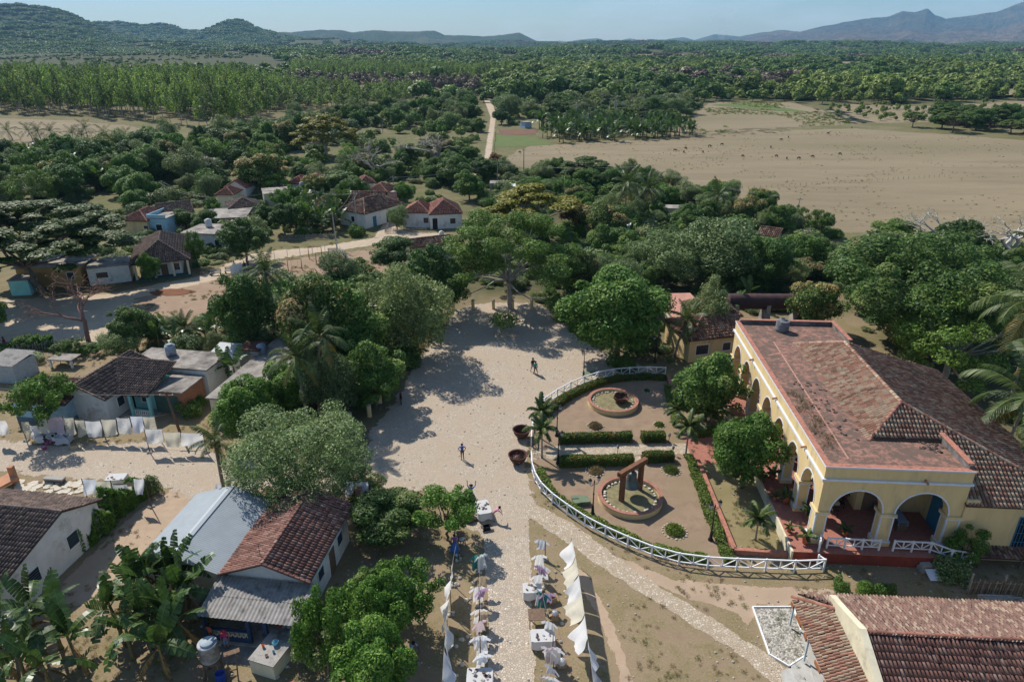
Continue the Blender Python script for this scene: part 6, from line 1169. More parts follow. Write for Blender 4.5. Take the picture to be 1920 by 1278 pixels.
undergrowth('undergrowth', 'low mixed undergrowth below the trees round the square', [[(420, 600), (470, 540), (560, 520), (720, 520), (830, 560), (840, 585), (760, 690), (690, 780), (640, 800), (480, 800), (470, 700), (440, 660)], [(1020, 585), (1000, 545), (880, 540), (860, 560), (830, 540), (850, 470), (1060, 440), (1260, 560), (1280, 620), (1270, 690), (1180, 665), (1080, 620)]], .30, .10, .24, PB, 51)
undergrowth('thicket_undergrowth', 'dense green undergrowth in the thicket along the pasture', [[(900, 335), (1060, 325), (1200, 338), (1330, 360), (1450, 400), (1560, 440), (1620, 480), (1580, 560), (1440, 590), (1280, 570), (1060, 470), (1060, 400), (900, 400)], [(1560, 480), (1700, 470), (1930, 490), (2100, 570), (2100, 900), (1910, 820), (1830, 700), (1600, 620)]], .20, .12, .34, PB, 52)
undergrowth('village_undergrowth', 'hedges and low garden growth between the village houses', [[(-60, 330), (150, 310), (330, 290), (520, 290), (640, 320), (900, 300), (900, 400), (740, 405), (700, 440), (560, 450), (470, 468), (380, 500), (230, 520), (60, 500), (-60, 430)]], .085, .12, .34, PB, 53)
undergrowth('meadow_scrub', 'rough green scrub between plantation and village trees', [[(-60, 305), (150, 300), (330, 268), (500, 240), (700, 205), (890, 192), (905, 300), (640, 320), (330, 300), (-60, 345)], [(930, 200), (1040, 180), (1330, 192), (1250, 250), (1010, 235), (935, 235)]], .022, .2, .55, PB + PRO['farl'], 54)
undergrowth('yard_growth', 'weeds and low bushes in the yards beside the lane', [[(0, 660), (220, 650), (440, 600), (440, 680), (390, 700), (380, 760), (340, 790), (330, 690), (210, 690), (120, 700), (0, 715)]], .22, .05, .15, PB, 55)
# ================================================================== small growth and stones on the bare ground
def tuft(leaf, n, rg, r=.22, h=.28):
 C = np.stack([rg.normal(0, r, n), rg.normal(0, r, n), rg.uniform(.02, h, n)], -1); V, Q = diamonds(C, np.stack([rg.normal(size=n), rg.normal(size=n), rg.normal(size=n) * .25], -1), .13, .14, rg); me = np_mesh('tuft', V, Q, tint=rg.random(n)); me.materials.append(LM[leaf]); return (None, me)
def pebble(mat, s):
 mb = MB(); mb.lathe([(0, 0), (s, .01), (s * .85, s * .6), (s * .3, s * .85), (0, s * .85)], 6); me = mb.mesh('pebble'); me.materials.append(mat); return (None, me)
rg = np.random.default_rng(88); TD = [tuft('dry', 60, rg) for _ in range(3)]; TG = [tuft('hedgep', 60, rg) for _ in range(2)]; M_PEB = plain('pale_pebble', (.45, .40, .33), .9, .3, 8)
def strew(name, label, cat, pr, poly, n, s0, s1, thr, sc, sd, avoid=('plaza', 'street', 'leftstreet', 'path', 'road', 'garden')):
 g = np.random.default_rng(sd); p = np.array(wpoly(poly)); lo, hi = p.min(0), p.max(0); x = g.uniform(lo[0], hi[0], n); y = g.uniform(lo[1], hi[1], n); k = inpoly(x, y, p) & (fbm(x / sc, y / sc, sd, 4) > thr)
 for a in avoid: k &= ~pxin(x, y, a)
 for nm, m_, wx, wy in HOUSES: lx = x * m_[0][0] + y * m_[0][1] + m_[0][3]; ly = x * m_[1][0] + y * m_[1][1] + m_[1][3]; k &= ~((lx > -.3) & (lx < wx + .3) & (ly > -.3) & (ly < wy + .3))
 x, y = x[k], y[k]; scatter(name, label, cat, pr, x, y, x * 0, g.uniform(s0, s1, len(x)), g)
NEAR = [(-80, 1400), (-80, 640), (420, 640), (700, 780), (860, 560), (1060, 580), (1260, 690), (1560, 1040), (2000, 1040), (2000, 1400)]
strew('dry_grass', 'short dry grass tufts on the bare ground round the street', 'grass', TD + TG[:1], NEAR, 15000, .22, .6, .5, 3., 201); strew('pebbles', 'scattered pebbles on the bare ground and lanes', 'pebbles', [pebble(M_PEB, .07), pebble(WALL['concrete'], .09)], NEAR, 7000, .4, 1.1, .42, 5., 202, ('garden',))
strew('pasture_grass', 'tussocks of straw grass dotted over the big pasture', 'grass', TD + TG[:1], PX['pasture'], 7000, .3, .85, .54, 9., 203, ()); strew('field_weeds', 'green weeds dotted over the fallow fields', 'weeds', TG, PX['dryfield'], 3000, 1., 2.2, .52, 30., 204, ()); strew('field_scrub', 'low pale green scrub on the far fallow field', 'scrub', PRO['farl'] + TG, PX['dryfield2'], 900, .12, .35, .5, 40., 205, ()); strew('verge_grass', 'long dry grass on the verges of the village road', 'grass', TD + TG, [(180, 515), (260, 520), (420, 480), (440, 465), (620, 455), (760, 450), (760, 520), (600, 560), (300, 600), (240, 560)], 2600, .4, .9, .5, 4., 206, ('road',))
# ================================================================== the garden in front of the manor
sheet('garden_bed', WP['garden'], .004, M_GARD, .4, 0.)
PX['gpath'] = [(994, 838), (1100, 834), (1200, 833), (1292, 831), (1296, 850), (1200, 853), (1100, 857), (994, 862)]; WP['gpath'] = wpoly(PX['gpath']); sheet('garden_path', WP['gpath'], .008, M_PATH, .3, .4)
PX['gpath2'] = [(1188, 855), (1202, 853), (1206, 900), (1190, 900)]; WP['gpath2'] = wpoly(PX['gpath2']); sheet('garden_path', WP['gpath2'], .012, M_PATH, .25, .3)
PX['lawn'] = [(1312, 872), (1400, 870), (1492, 1040), (1378, 1040)]; WP['lawn'] = wpoly(PX['lawn']); sheet('lawn_strip', WP['lawn'], .006, soil_mat('dry_lawn', (.19, .155, .075), (.27, .22, .12), (.14, .13, .05), .9, .3, 14.), .4, .2)
PX['court'] = [(1292, 822), (1345, 818), (1400, 865), (1330, 868), (1296, 855)]; WP['court'] = wpoly(PX['court']); sheet('brick_court', WP['court'], .010, M_FB, .5, 0)
M_FW = plain('white_fence_paint', (.72, .73, .74), .6, .08, 3, .05)
def rail_fence(name, label, pts, h=1.12, z=None, group=None, mid=True):
 """White fence: square posts, two rails and a zigzag of braces in each bay."""
 pts = [Vector(p) if len(p) == 3 else Vector((p[0], p[1], 0)) for p in pts]; t = thing(name, label, 'fence', pts[0], 0, group); o = pts[0]
 for p in pts: q = p - o; MB().box((q.x, q.y, q.z + h / 2), (.11, .11, h)).build('post', M_FW, t)
 for a, b in zip(pts, pts[1:]):
  a, b = a - o, b - o; d = (b - a).normalized() * .055; m_ = (a + b) / 2; up = Vector((0, 0, 1))
  MB().bar(a + d + up * (h - .08), b - d + up * (h - .08), .09, .09).build('top_rail', M_FW, t); MB().bar(a + d + up * .28, b - d + up * .28, .07, .07).build('bottom_rail', M_FW, t)
  if (b - a).length > 1.:
   MB().bar(m_ + up * .32, m_ + up * (h - .13), .06, .06).build('upright', M_FW, t)
   q = (a + m_) / 2
   MB().bar(a + d + up * (h - .15), m_ - d + up * .33, .055, .055).build('brace', M_FW, t); MB().bar(m_ + d + up * .33, b - d + up * (h - .15), .055, .055).build('brace', M_FW, t)
 return t
F1 = [(1247, 704), (1213, 703), (1180, 704), (1149, 707), (1121, 713), (1095, 721), (1070, 732), (1045, 746), (1023, 761), (1006, 776)]
rail_fence('white_fence', 'curved white timber fence round the garden end with the broken cauldron', [G(*p) for p in F1])
rail_fence('white_fence', 'short white timber fence between the two rusty cauldrons', [G(1000, 796), G(997, 818), G(996, 836)])
F2 = [(996, 864), (997, 884), (1003, 904), (1014, 923), (1035, 944), (1063, 965), (1096, 987), (1134, 1007), (1176, 1026), (1221, 1044), (1272, 1058), (1326, 1065), (1380, 1068), (1434, 1070), (1488, 1072), (1543, 1070)]
rail_fence('white_fence', 'long curved white timber fence round the bell garden', [G(*p) for p in F2] + [Vector(hloc(.15, -1.5, 0)), ])
rail_fence('terrace_railing', 'white timber railing across the left south arch of the manor', [hloc(x, -.55, ZF) for x in (1.0, 2.25, 3.5, 4.7)], .98); rail_fence('terrace_railing', 'white timber railing before the right south arch of the manor', [hloc(x, -.55, ZF) for x in (5.7, 7.0, 8.3)] + [hloc(9.4, -1.25, ZF - .02), hloc(10.9, -1.15, ZF - .3)], .98)
rail_fence('terrace_railing', 'white railing stub from the corner pier down to the fence', [hloc(.55, -.3, ZF), hloc(.3, -.95, ZF)], .98)
# lamp posts
def make_lamp(label, loc, rz):
 t = thing('lamp_post', label, 'lamp post', loc, rz, 'black garden lamp posts'); mb = MB(); mb.lathe([(.2, 0), (.2, .12), (.13, .2), (.11, .6), (.085, .7), (.1, .8), (.055, .9), (.045, 1.9), (.07, 1.95), (.07, 2.05), (.04, 2.1), (.032, 3.05), (.06, 3.1), (.02, 3.35)], 10, cap=True); mb.build('pole', M_IRON, t, True)
 for s in (-1, 1):
  mb = MB(); mb.tube([(0, 0, 2.95), (s * .2, 0, 2.85), (s * .38, 0, 2.95), (s * .42, 0, 3.1)], .022, 6); mb.tube([(0, 0, 3.1), (s * .15, 0, 3.05), (s * .25, 0, 2.95)], .015, 5); mb.build('arm', M_IRON, t, True)
  mb = MB(); mb.lathe([(.05, 0), (.11, .04), (.15, .34), (.17, .36), (.1, .45), (.03, .5), (.02, .58)], 6, (s * .42, 0, 3.1), True); l = mb.build('lantern', M_IRON, t)
  mb = MB(); mb.lathe([(.112, .05), (.142, .32)], 6, (s * .42, 0, 3.1)); mb.v = [(x * 1. + (x - s * .42) * .06, y * 1.06, z) for x, y, z in mb.v]; mb.build('glass', plain('lantern_glass', (.35, .36, .36), .15, .1, spec=.6), l)
 return t
for (x, y), rz, lab in [((1111, 964), .5, 'double black lamp post between fence and bell ring'), ((1046, 868), 2.2, 'double black lamp post at the near side of the garden path'), ((1044, 817), 2.2, 'double black lamp post at the far side of the garden path'), ((1332, 1012), .4, 'double black lamp post beside the strip hedge near the lawn'), ((1094, 708), .9, 'double black lamp post outside the fence by the square'), ((1228, 680), .5, 'double black lamp post in the shade near the outbuildings')]: make_lamp(lab, G(x, y), rz)
for i, (x, y) in enumerate([(1080, 828), (1153, 826), (1254, 828), (1158, 850), (1261, 852)]):
 t = thing('path_light', 'low black lantern stake beside the garden path hedge', 'garden light', G(x, y), 0, 'low garden path lights'); MB().tube([(0, 0, 0), (0, 0, .55)], .025, 6).build('stake', M_IRON, t); MB().lathe([(.04, .55), (.11, .6), (.13, .82), (.15, .84), (.05, .95), (.01, 1.)], 6, cap=True).build('lantern', plain('lantern_grey', (.2, .21, .22), .4, .2), t)
# hedges
def hedge(name, label, pts, w, h, leaf, dens=520, kind=None, cat='hedge', seed=0, size=.07, group=None, wob=.12):
 """Clipped hedge along a line of ground points: twigs inside, leaves on the outside."""
 pts = [np.array([p[0], p[1]]) for p in pts]; rg = np.random.default_rng(seed + 400); C = []; N = []; tot = 0; o = pts[0]; mb = MB()
 for a, b in zip(pts, pts[1:]):
  d = b - a; L_ = np.linalg.norm(d); d = d / L_; nn = np.array([-d[1], d[0]]); n = int(dens * L_ * (w + 2 * h)); s = rg.random(n) * L_; side = rg.random(n) * (w + 2 * h)
  wv = 1 + wob * 2.2 * (fbm((s + tot) * 1.3, s * 0 + seed, seed + 3, 3) - .5); ww, hh = w * wv, h * (1 + wob * 2.5 * (fbm((s + tot) * .9, s * 0 + 5., seed + 9, 3) - .5))
  tp = (side >= h) & (side < h + w); lf = side < h; off = np.where(tp, (side - h) / w - .5, np.where(lf, -.5, .5)) * ww; z = np.where(tp, hh, np.where(lf, side, side - h - w) / h * hh)
  off += rg.normal(size=n) * .05; z = np.maximum(z + rg.normal(size=n) * .05, .02); rd = (np.abs(off) > ww * .4) & (z > hh * .85); z = z - rd * .06
  C.append(np.stack([a[0] + d[0] * s + nn[0] * off - o[0], a[1] + d[1] * s + nn[1] * off - o[1], z], -1)); N.append(np.stack([nn[0] * np.sign(off) * ~tp, nn[1] * np.sign(off) * ~tp, tp * 1.], -1)); tot += L_
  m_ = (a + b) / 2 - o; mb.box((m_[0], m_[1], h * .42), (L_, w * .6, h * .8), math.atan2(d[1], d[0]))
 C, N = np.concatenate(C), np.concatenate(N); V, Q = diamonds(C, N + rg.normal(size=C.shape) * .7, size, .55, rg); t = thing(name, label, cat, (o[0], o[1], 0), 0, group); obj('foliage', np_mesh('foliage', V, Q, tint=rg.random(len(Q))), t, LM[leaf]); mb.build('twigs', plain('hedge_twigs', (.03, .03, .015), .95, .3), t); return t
for i, (a, b, lab) in enumerate([((1048, 829), (1184, 825), 'long clipped hedge with orange flowers on the far side of the garden path'), ((1202, 826), (1246, 825), 'short clipped hedge with orange flowers on the far side of the path'), ((1048, 872), (1187, 869), 'long clipped hedge with orange flowers on the near side of the path'), ((1204, 864), (1262, 862), 'short clipped hedge on the near side of the path')]): hedge('clipped_hedge', lab, [G(*a), G(*b)], .75, .85, 'hedge', 700, seed=i)
def offs(pts, d):
 P_ = [np.array(G(*p)[:2]) for p in pts]; out = []
 for i, p in enumerate(P_): t_ = P_[min(i + 1, len(P_) - 1)] - P_[max(i - 1, 0)]; t_ /= np.linalg.norm(t_); out.append(p + np.array([-t_[1], t_[0]]) * d)
 return out
hedge('border_hedge', 'low loose hedge inside the curved fence by the broken cauldron', offs(F1[:], .95), .7, .6, 'hedge', 480, seed=11, wob=.35); hedge('border_hedge', 'low loose hedge inside the fence round the bell', offs(F2[1:12], .75), .6, .5, 'hedgep', 420, seed=12, wob=.5); hedge('border_hedge', 'pale green strip hedge between bell garden and lawn', [G(*p) for p in ((1290, 856), (1310, 905), (1338, 985), (1368, 1058))], .7, .45, 'hedgep', 480, seed=13, wob=.4); hedge('border_hedge', 'narrow pale hedge at the manor side of the cauldron bed', [G(*p) for p in ((1252, 728), (1262, 770), (1268, 800))], .6, .45, 'hedgep', 480, seed=14, wob=.4)
hedge('border_hedge', 'low hedge behind the small court by the terrace', [G(1302, 818), G(1345, 812)], .7, .7, 'hedge', 480, seed=15)
mb = MB()
for a, b in (((1308, 868), (1376, 1036)), ((1376, 1036), (1492, 1044))): mb.bar(G(*a) + Vector((0, 0, .2)), G(*b) + Vector((0, 0, .2)), .35, .45)
tag(mb.build('low_wall', M_COPING), 'low terracotta-coped wall round the lawn strip', 'wall')
MB_ = MB(); MB_.bar(G(1252, 708) + Vector((0, 0, .2)), G(1275, 800) + Vector((0, 0, .2)), .3, .4); tag(MB_.build('low_wall', M_COPING), 'low terracotta wall beside the round clipped mango', 'wall')
# rings, bell, cauldrons
def ring(c, r, label):
 t = thing('planter_ring', label, 'planter', c, 0); mb = MB(); mb.lathe([(r, 0), (r, .5)], 44); mb.lathe([(r - .27, .5), (r - .27, .15)], 44); mb.build('wall', WALL['yellow'], t); mb = MB(); mb.lathe([(r + .03, .5), (r + .03, .55), (r - .3, .55), (r - .3, .5)], 44); mb.build('coping', plain('terracotta_coping', (.31, .145, .105), .95, .3, 3, .1), t)
 mb = MB(); mb.lathe([(r - .36, .26), (0, .3)], 40); mb.build('soil', plain('ring_grass', (.19, .165, .085), .95, .35, 2.5, .3), t); rg = np.random.default_rng(int(r * 100))
 for i in range(34):
  a = i / 34 * 6.283 + rg.normal() * .03; mb = MB(); s = rg.uniform(.09, .17); mb.lathe([(0, -s * .4), (s * .8, -s * .2), (s, .02), (s * .7, s * .5), (0, s * .6)], 6, ((r - .55) * math.cos(a), (r - .55) * math.sin(a), .3)); mb.build('stone', plain('pale_edging_stone', (.5, .45, .36), .9, .25, 6), t)
 return t
RG1 = G(1149, 757); RG2 = G(1181, 936); ring(RG1, 2.62, 'low ring planter with red coping holding the broken cauldron'); ring(RG2, 2.66, 'low ring planter with red coping holding the bronze bell')
def cauldron(loc, r, h, label, broken=False, rz=0., z=0.):
 t = thing('iron_cauldron', label, 'cauldron', (loc[0], loc[1], loc[2] + z), rz); n = 36; prof = [(r * math.sin(a_), h - h * math.cos(a_)) for a_ in np.linspace(.15, 1.5, 9)]; inn = [(q * .94, zz * .97 + .05) for q, zz in prof[::-1]]; mb = MB(); mb.lathe([(0, .01)] + prof + ([(r * 1.1, h * .96), (r * 1.1, h * 1.0)] if not broken else []) + inn + [(0, .06)], n)
 if broken: mb.v = [(x, y, min(zz, h * (.62 + .38 * (math.sin(math.atan2(y, x) * 2.) > -.2) + .2 * math.sin(math.atan2(y, x) * 5.)))) for x, y, zz in mb.v]
 mb.build('bowl', M_RUST, t, True)
 if not broken: m2 = MB(); [m2.b6(x - .08, x + .08, y - .08, y + .08, -.0, .12) for x, y in ((.4, .0), (-.4, .1), (0, -.4))]; m2.build('foot_stones', WALL['concrete'], t)
 return t
cauldron(G(978, 820), .82, .95, 'wide rusty iron cauldron at the fence gap by the square'); cauldron(G(971, 868), .82, .95, 'rusty iron cauldron with pink flowers near the path mouth'); cauldron(RG1 + Vector((.8, -.15, 0)), .85, .85, 'broken rusty iron cauldron inside the ring', True, .6, .28)
rg = np.random.default_rng(2); C = np.stack([rg.normal(0, .3, 260), rg.normal(0, .3, 260), rg.uniform(.55, .8, 260)], -1); V, Q = diamonds(C, C - [0, 0, .3], .07, .6, rg); o_ = obj('cauldron_flowers', np_mesh('flowers', V, Q, tint=rg.random(len(Q))), None, leafmat('pink_flowers', [(0, (.05, .1, .02)), (.5, (.06, .12, .03)), (.55, (.5, .08, .16)), (1, (.6, .3, .35))]), G(971, 868)); tag(o_, 'pink flowers planted in the rusty cauldron', 'flowers', None, 'stuff')
P1_, P2_ = G(1165, 938, .28), G(1199, 917, .28); BF = thing('bell_frame', 'heavy brown timber frame carrying the bronze bell', 'frame', (P1_ + P2_) / 2, math.atan2(P2_.y - P1_.y, P2_.x - P1_.x)); hl = (P2_ - P1_).length / 2; M_TIM = plain('reddish_timber', (.17, .075, .04), .8, .35, 4, .3)
for s in (-1, 1): MB().b6(s * hl - .19, s * hl + .19, -.16, .16, -.1, 2.55).build('post', M_TIM, BF)
MB().b6(-hl - .55, hl + .55, -.19, .19, 2.56, 2.95).build('beam', M_TIM, BF); mb = MB(); [mb.b6(s * hl - .24, s * hl + .24, -.2, .2, 2.45, 2.557) for s in (-1, 1)]; mb.build('iron_strap', M_IRON, BF)
bc = (P1_ + P2_) / 2; BELL = thing('bronze_bell', 'large green-grey bronze bell hanging from the timber frame', 'bell', (bc.x, bc.y, bc.z), 0); MB().lathe([(.0, 2.32), (.12, 2.3), (.33, 2.22), (.38, 2.1), (.4, 1.75), (.46, 1.45), (.58, 1.2), (.72, 1.02), (.75, .96), (.72, .94), (.6, 1.05), (.44, 1.4), (.36, 2.0), (0, 2.1)], 28).build('body', plain('bronze_patina', (.105, .13, .125), .55, .3, 2.5, .1, metal=.55, spec=.4, stain=(.06, .07, .065)), BELL, True); mb = MB(); mb.tube([(0, 0, 2.3), (0, 0, 2.58)], .09, 8); mb.tube([(-.13, 0, 2.3), (-.13, 0, 2.5), (.13, 0, 2.5), (.13, 0, 2.3)], .045, 6); mb.build('crown_loop', M_IRON, BELL); mb = MB(); mb.tube([(0, 0, 2.0), (0, 0, 1.05)], .03, 6); mb.lathe([(0, .95), (.1, 1.0), (.1, 1.1), (0, 1.18)], 8); mb.build('clapper', M_IRON, BELL)
# grass tussocks with stone rims
for i, (x, y, r, lab, lf) in enumerate([(1116, 800, .85, 'dry grass tussock below the cauldron ring', 'dry'), (1116, 883, .85, 'grass tussock behind the fence lamp', 'dry'), (1258, 882, .85, 'stone-rimmed grass tussock at the bell garden corner', 'hedgep'), (1265, 996, .95, 'stone-rimmed grass tussock near the long fence', 'hedgep'), (1236, 797, .6, 'small stone-rimmed grass tussock near the hedge', 'hedgep'), (1213, 733, .42, 'tiny stone-rimmed plant beside the cauldron ring', 'hedge')]):
 b = G(x, y); t = thing('grass_tussock', lab, 'plant', b, 0); rg = np.random.default_rng(i + 70); n = 900; a = rg.uniform(0, 6.28, n); rr = r * np.sqrt(rg.random(n)) * .8; C = np.stack([rr * np.cos(a), rr * np.sin(a), rg.uniform(.02, .55, n) * r * (1.25 - rr / r)], -1); V, Q = diamonds(C, np.stack([np.cos(a), np.sin(a), rg.normal(size=n) * .2], -1) + rg.normal(size=(n, 3)) * .4, .12 * (r + .3), .16, rg); obj('blades', np_mesh('blades', V, Q, tint=rg.random(len(Q))), t, LM[lf])
 for k in range(int(r * 20)): a = k / int(r * 20) * 6.283; mb = MB(); s = rg.uniform(.06, .1); mb.lathe([(0, 0), (s, .02), (s * .8, s * .8), (0, s)], 5, (r * math.cos(a), r * math.sin(a), 0)); mb.build('stone', MATS['pale_edging_stone'], t)
t = thing('utility_box', 'low green metal box on the soil beside the fence lamp', 'utility box', G(1090, 942), .1); MB().b6(-.75, .6, -.45, .5, 0, .35).build('body', plain('green_metal', (.13, .17, .10), .6, .2, 2), t); MB().b6(-.2, .63, -.48, .1, .352, .42).build('lid', MATS['green_metal'], t); MB().b6(-.78, .1, .12, .53, .352, .40).build('rear_lid', MATS['green_metal'], t)
t = thing('drain_cover', 'flat green cover plate on the soil outside the fence', 'cover', G(1106, 700), .3); MB().b6(-.8, .8, -.5, .5, .01, .08).build('plate', MATS['green_metal'], t)
# pots and furniture on the terrace
M_POT = plain('terracotta_pot', (.36, .11, .06), .8, .25, 5, .1)
POTF = frond_mesh(.95, 1.1, 1.4, rgp, 14, .3); POTF.materials.append(LM['palm']); POTF2 = frond_mesh(.7, .6, 1.3, rgp, 14, .25); POTF2.materials.append(LM['palm'])
for i, (x, y, s, lab) in enumerate([(1447, 897, 1., 'potted palm beside the third arcade pier'), (1432, 902, .7, 'small potted plant at the terrace kerb'), (1472, 942, 1.1, 'large potted palm between two arcade piers'), (1452, 937, .6, 'small round potted plant at the kerb'), (1515, 972, 1., 'potted palm beside the corner pier arch'), (1479, 996, .65, 'small potted shrub on the terrace edge'), (1510, 1018, 1.05, 'potted palm before the corner pier'), (1583, 1003, .8, 'potted plant behind the left railing'), (1583, 932, .9, 'potted shrub inside the south gallery')]):
 t = thing('potted_palm', lab, 'potted plant', G(x, y, ZF), i, 'potted plants on the terrace', s); MB().lathe([(0, 0), (.2, 0), (.27, .35), (.25, .6), (.29, .62), (.29, .68), (.23, .68), (.22, .58), (0, .58)], 14).build('pot', M_POT, t, True)
 for k in range(9): obj('frond', POTF if k % 2 else POTF2, t, None, (0, 0, .6), (0, 0, k * 2.4))
M_WIC = plain('dark_wicker', (.05, .03, .022), .8, .3, 9, .3); M_CUSH = plain('cream_cloth', (.62, .55, .36), .9, .1, 4)
def chair(loc, rz, label):
 t = thing('terrace_chair', label, 'chair', loc, rz, 'chairs in the gallery'); MB().b6(-.24, .24, -.24, .24, .42, .47).build('seat', M_WIC, t); MB().box((0, .22, .72), (.46, .04, .5), rot=Matrix.Rotation(R(-8), 3, 'X')).build('backrest', M_WIC, t)
 for x in (-.21, .21):
  for y in (-.21, .21): MB().b6(x - .02, x + .02, y - .02, y + .02, 0, .42).build('leg', M_WIC, t)
for i, y in enumerate((4.4, 7.8, 11.6, 15.4, 19.2, 23.)):
 p = Vector(hloc(2.9, y, ZF)); t = thing('terrace_table', 'dining table with cream cloth in the west gallery', 'table', p, 0, 'tables in the gallery'); MB().b6(-.5, .5, -.5, .5, .72, .76).build('top', M_WIC, t); mb = MB(); mb.b6(-.52, .52, -.52, .52, .762, .775); [mb.b6(*q, .45, .775) for q in ((-.53, -.52, -.52, .52), (.52, .53, -.52, .52), (-.52, .52, -.53, -.52), (-.52, .52, .52, .53))]; mb.build('cloth', M_CUSH, t)
 for x in (-.42, .42):
  for yy in (-.42, .42): MB().b6(x - .025, x + .025, yy - .025, yy + .025, 0, .72).build('leg', M_WIC, t)
 for a in (0, 1.57, 3.14, 4.71): chair(p + Vector((math.cos(a) * .85, math.sin(a) * .85, 0)), a - 1.57, 'dark wicker chair at a gallery table')
for i, (x, y, lab) in enumerate([(6.4, 3.0, 'long glass display case in the south gallery'), (7.3, 2.5, 'second glass display case by the middle pier')]):
 t = thing('display_case', lab, 'display case', hloc(x, y, ZF), R(-3.8)); MB().b6(-.35, .35, -.8, .8, 0, .5).build('base', M_WOOD, t); MB().b6(-.33, .33, -.78, .78, .5, .85).build('glass_box', plain('case_glass', (.12, .12, .11), .1, .2, spec=.6), t); mb = MB(); [mb.b6(x0, x0 + .05, y0, y0 + .05, .5, .9) for x0 in (-.37, .32) for y0 in (-.82, .77)]; mb.b6(-.37, .37, -.82, .82, .86, .9); mb.build('rim', plain('blue_trim', (.2, .26, .36), .6, .1), t)
# bollards round the square
for i, (x, y) in enumerate([(850, 580), (887, 579), (925, 579), (961, 579), (997, 579), (802, 638), (790, 652), (778, 667), (766, 681), (754, 699), (727, 736), (712, 755), (693, 780), (657, 795), (478, 920), (432, 925), (506, 938)]):
 t = thing('stone_bollard', 'yellow-washed stone bollard at the edge of the square', 'bollard', G(x, y), i * .3, 'yellow bollards round the square'); MB().lathe([(.27, 0), (.24, .1), (.23, 1.25)], 8, cap=True).build('shaft', WALL['yellow'], t); MB().lathe([(.26, 1.252), (.27, 1.32), (.14, 1.42), (0, 1.43)], 8).build('cap', WALL['concrete'], t)
for i, (x, y) in enumerate([(1097, 636), (1133, 640), (1159, 656)]):
 t = thing('grey_bollard', 'weathered grey bollard in the shade of the corner mango', 'bollard', G(x, y), i * .3, 'grey bollards at the square corner'); MB().lathe([(.27, 0), (.22, .1), (.21, 1.3), (.1, 1.42), (0, 1.43)], 8, cap=True).build('shaft', WALL['concrete'], t); MB().lathe([(.25, 1.2), (.25, 1.3)], 8).build('collar', WALL['concrete'], t)
# yard behind the manor wall
t = thing('block_pile', 'pile of pale concrete blocks below the terrace', 'blocks', G(1735, 1072), 0)
for i, p in enumerate([(0, 0, .15), (.0, .5, .15), (.05, .2, .45), (.9, .4, .15), (.9, .8, .16), (.95, .5, .46), (1.0, .9, .4)]): MB().box(p, (.75, .4, .28), .08 * (i % 3 - 1)).build('block', WALL['concrete'], t)
MB().box((.2, -.55, .25), (.8, .9, .05), rot=Matrix.Rotation(R(18), 3, 'X')).build('slab', M_TRIM, t)
t = thing('wattle_fence', 'grey stick fence closing the yard below the manor wall', 'fence', G(1815, 1112), R(-4)); rg = np.random.default_rng(8)
for i in range(44): x = i * .135; MB().tube([(x, rg.normal() * .03, 0), (x + rg.normal() * .05, rg.normal() * .04, 1.25 + rg.normal() * .12)], .035, 5).build('stick', M_WOOD if i % 3 else plain('grey_stick', (.27, .25, .22), .9, .3, 5), t)
for z in (.5, 1.0): MB().bar((-.1, .05, z), (6., .05, z), .05, .05).build('rail', MATS['grey_stick'], t)
for x in (0., 2.2, 4.6): MB().tube([(x, .1, 0), (x, .1, 1.7)], .07, 6).build('post', MATS['grey_stick'], t)
t = thing('lumber_pile', 'stack of pale boards in front of the stick fence', 'lumber', G(1830, 1122), R(-5))
for i in range(9): MB().box((1.3 + rg.normal() * .12, -.1 - .16 * (i % 3), .3 + .09 * (i // 3)), (2.6, .14, .06), rg.normal() * .04).build('board', MATS['grey_stick'] if i % 2 else WALL['concrete'], t)
b = G(1800, 1058); tree_at('sparse', b.x, b.y, 3.6, 3.4, 'thin sapling leaning against the yellow manor wall'); b = G(1775, 1075); tree_at('bush', b.x, b.y, 2.6, 2.0, 'dark bush in the manor shade beside the block pile')
for i, (x, y) in enumerate([(1578, 1106), (1618, 1108), (1655, 1112)]): b = G(x, y); tree_at('bush', b.x, b.y, 1.2, 1.15, 'yellow-green bush peeping over the shop roof', 'bushes behind the shop', 0, 2)
rh_ = thing('tile_canopy', 'low dark tile canopy at the foot of the manor wall', 'canopy', hloc(11.6, -.9, 0), R(-3.8)); slope(rh_, (0, 0, .95), (1, 0, 0), (0, .9, .25), [(0, 0), (6, 0), (6, .93), (0, .93)], T_OLD, .25, .36, .06, 31)
for x in (.1, 3., 5.8): MB().b6(x, x + .1, .05, .15, 0, .9).build('post', M_WOOD, rh_)
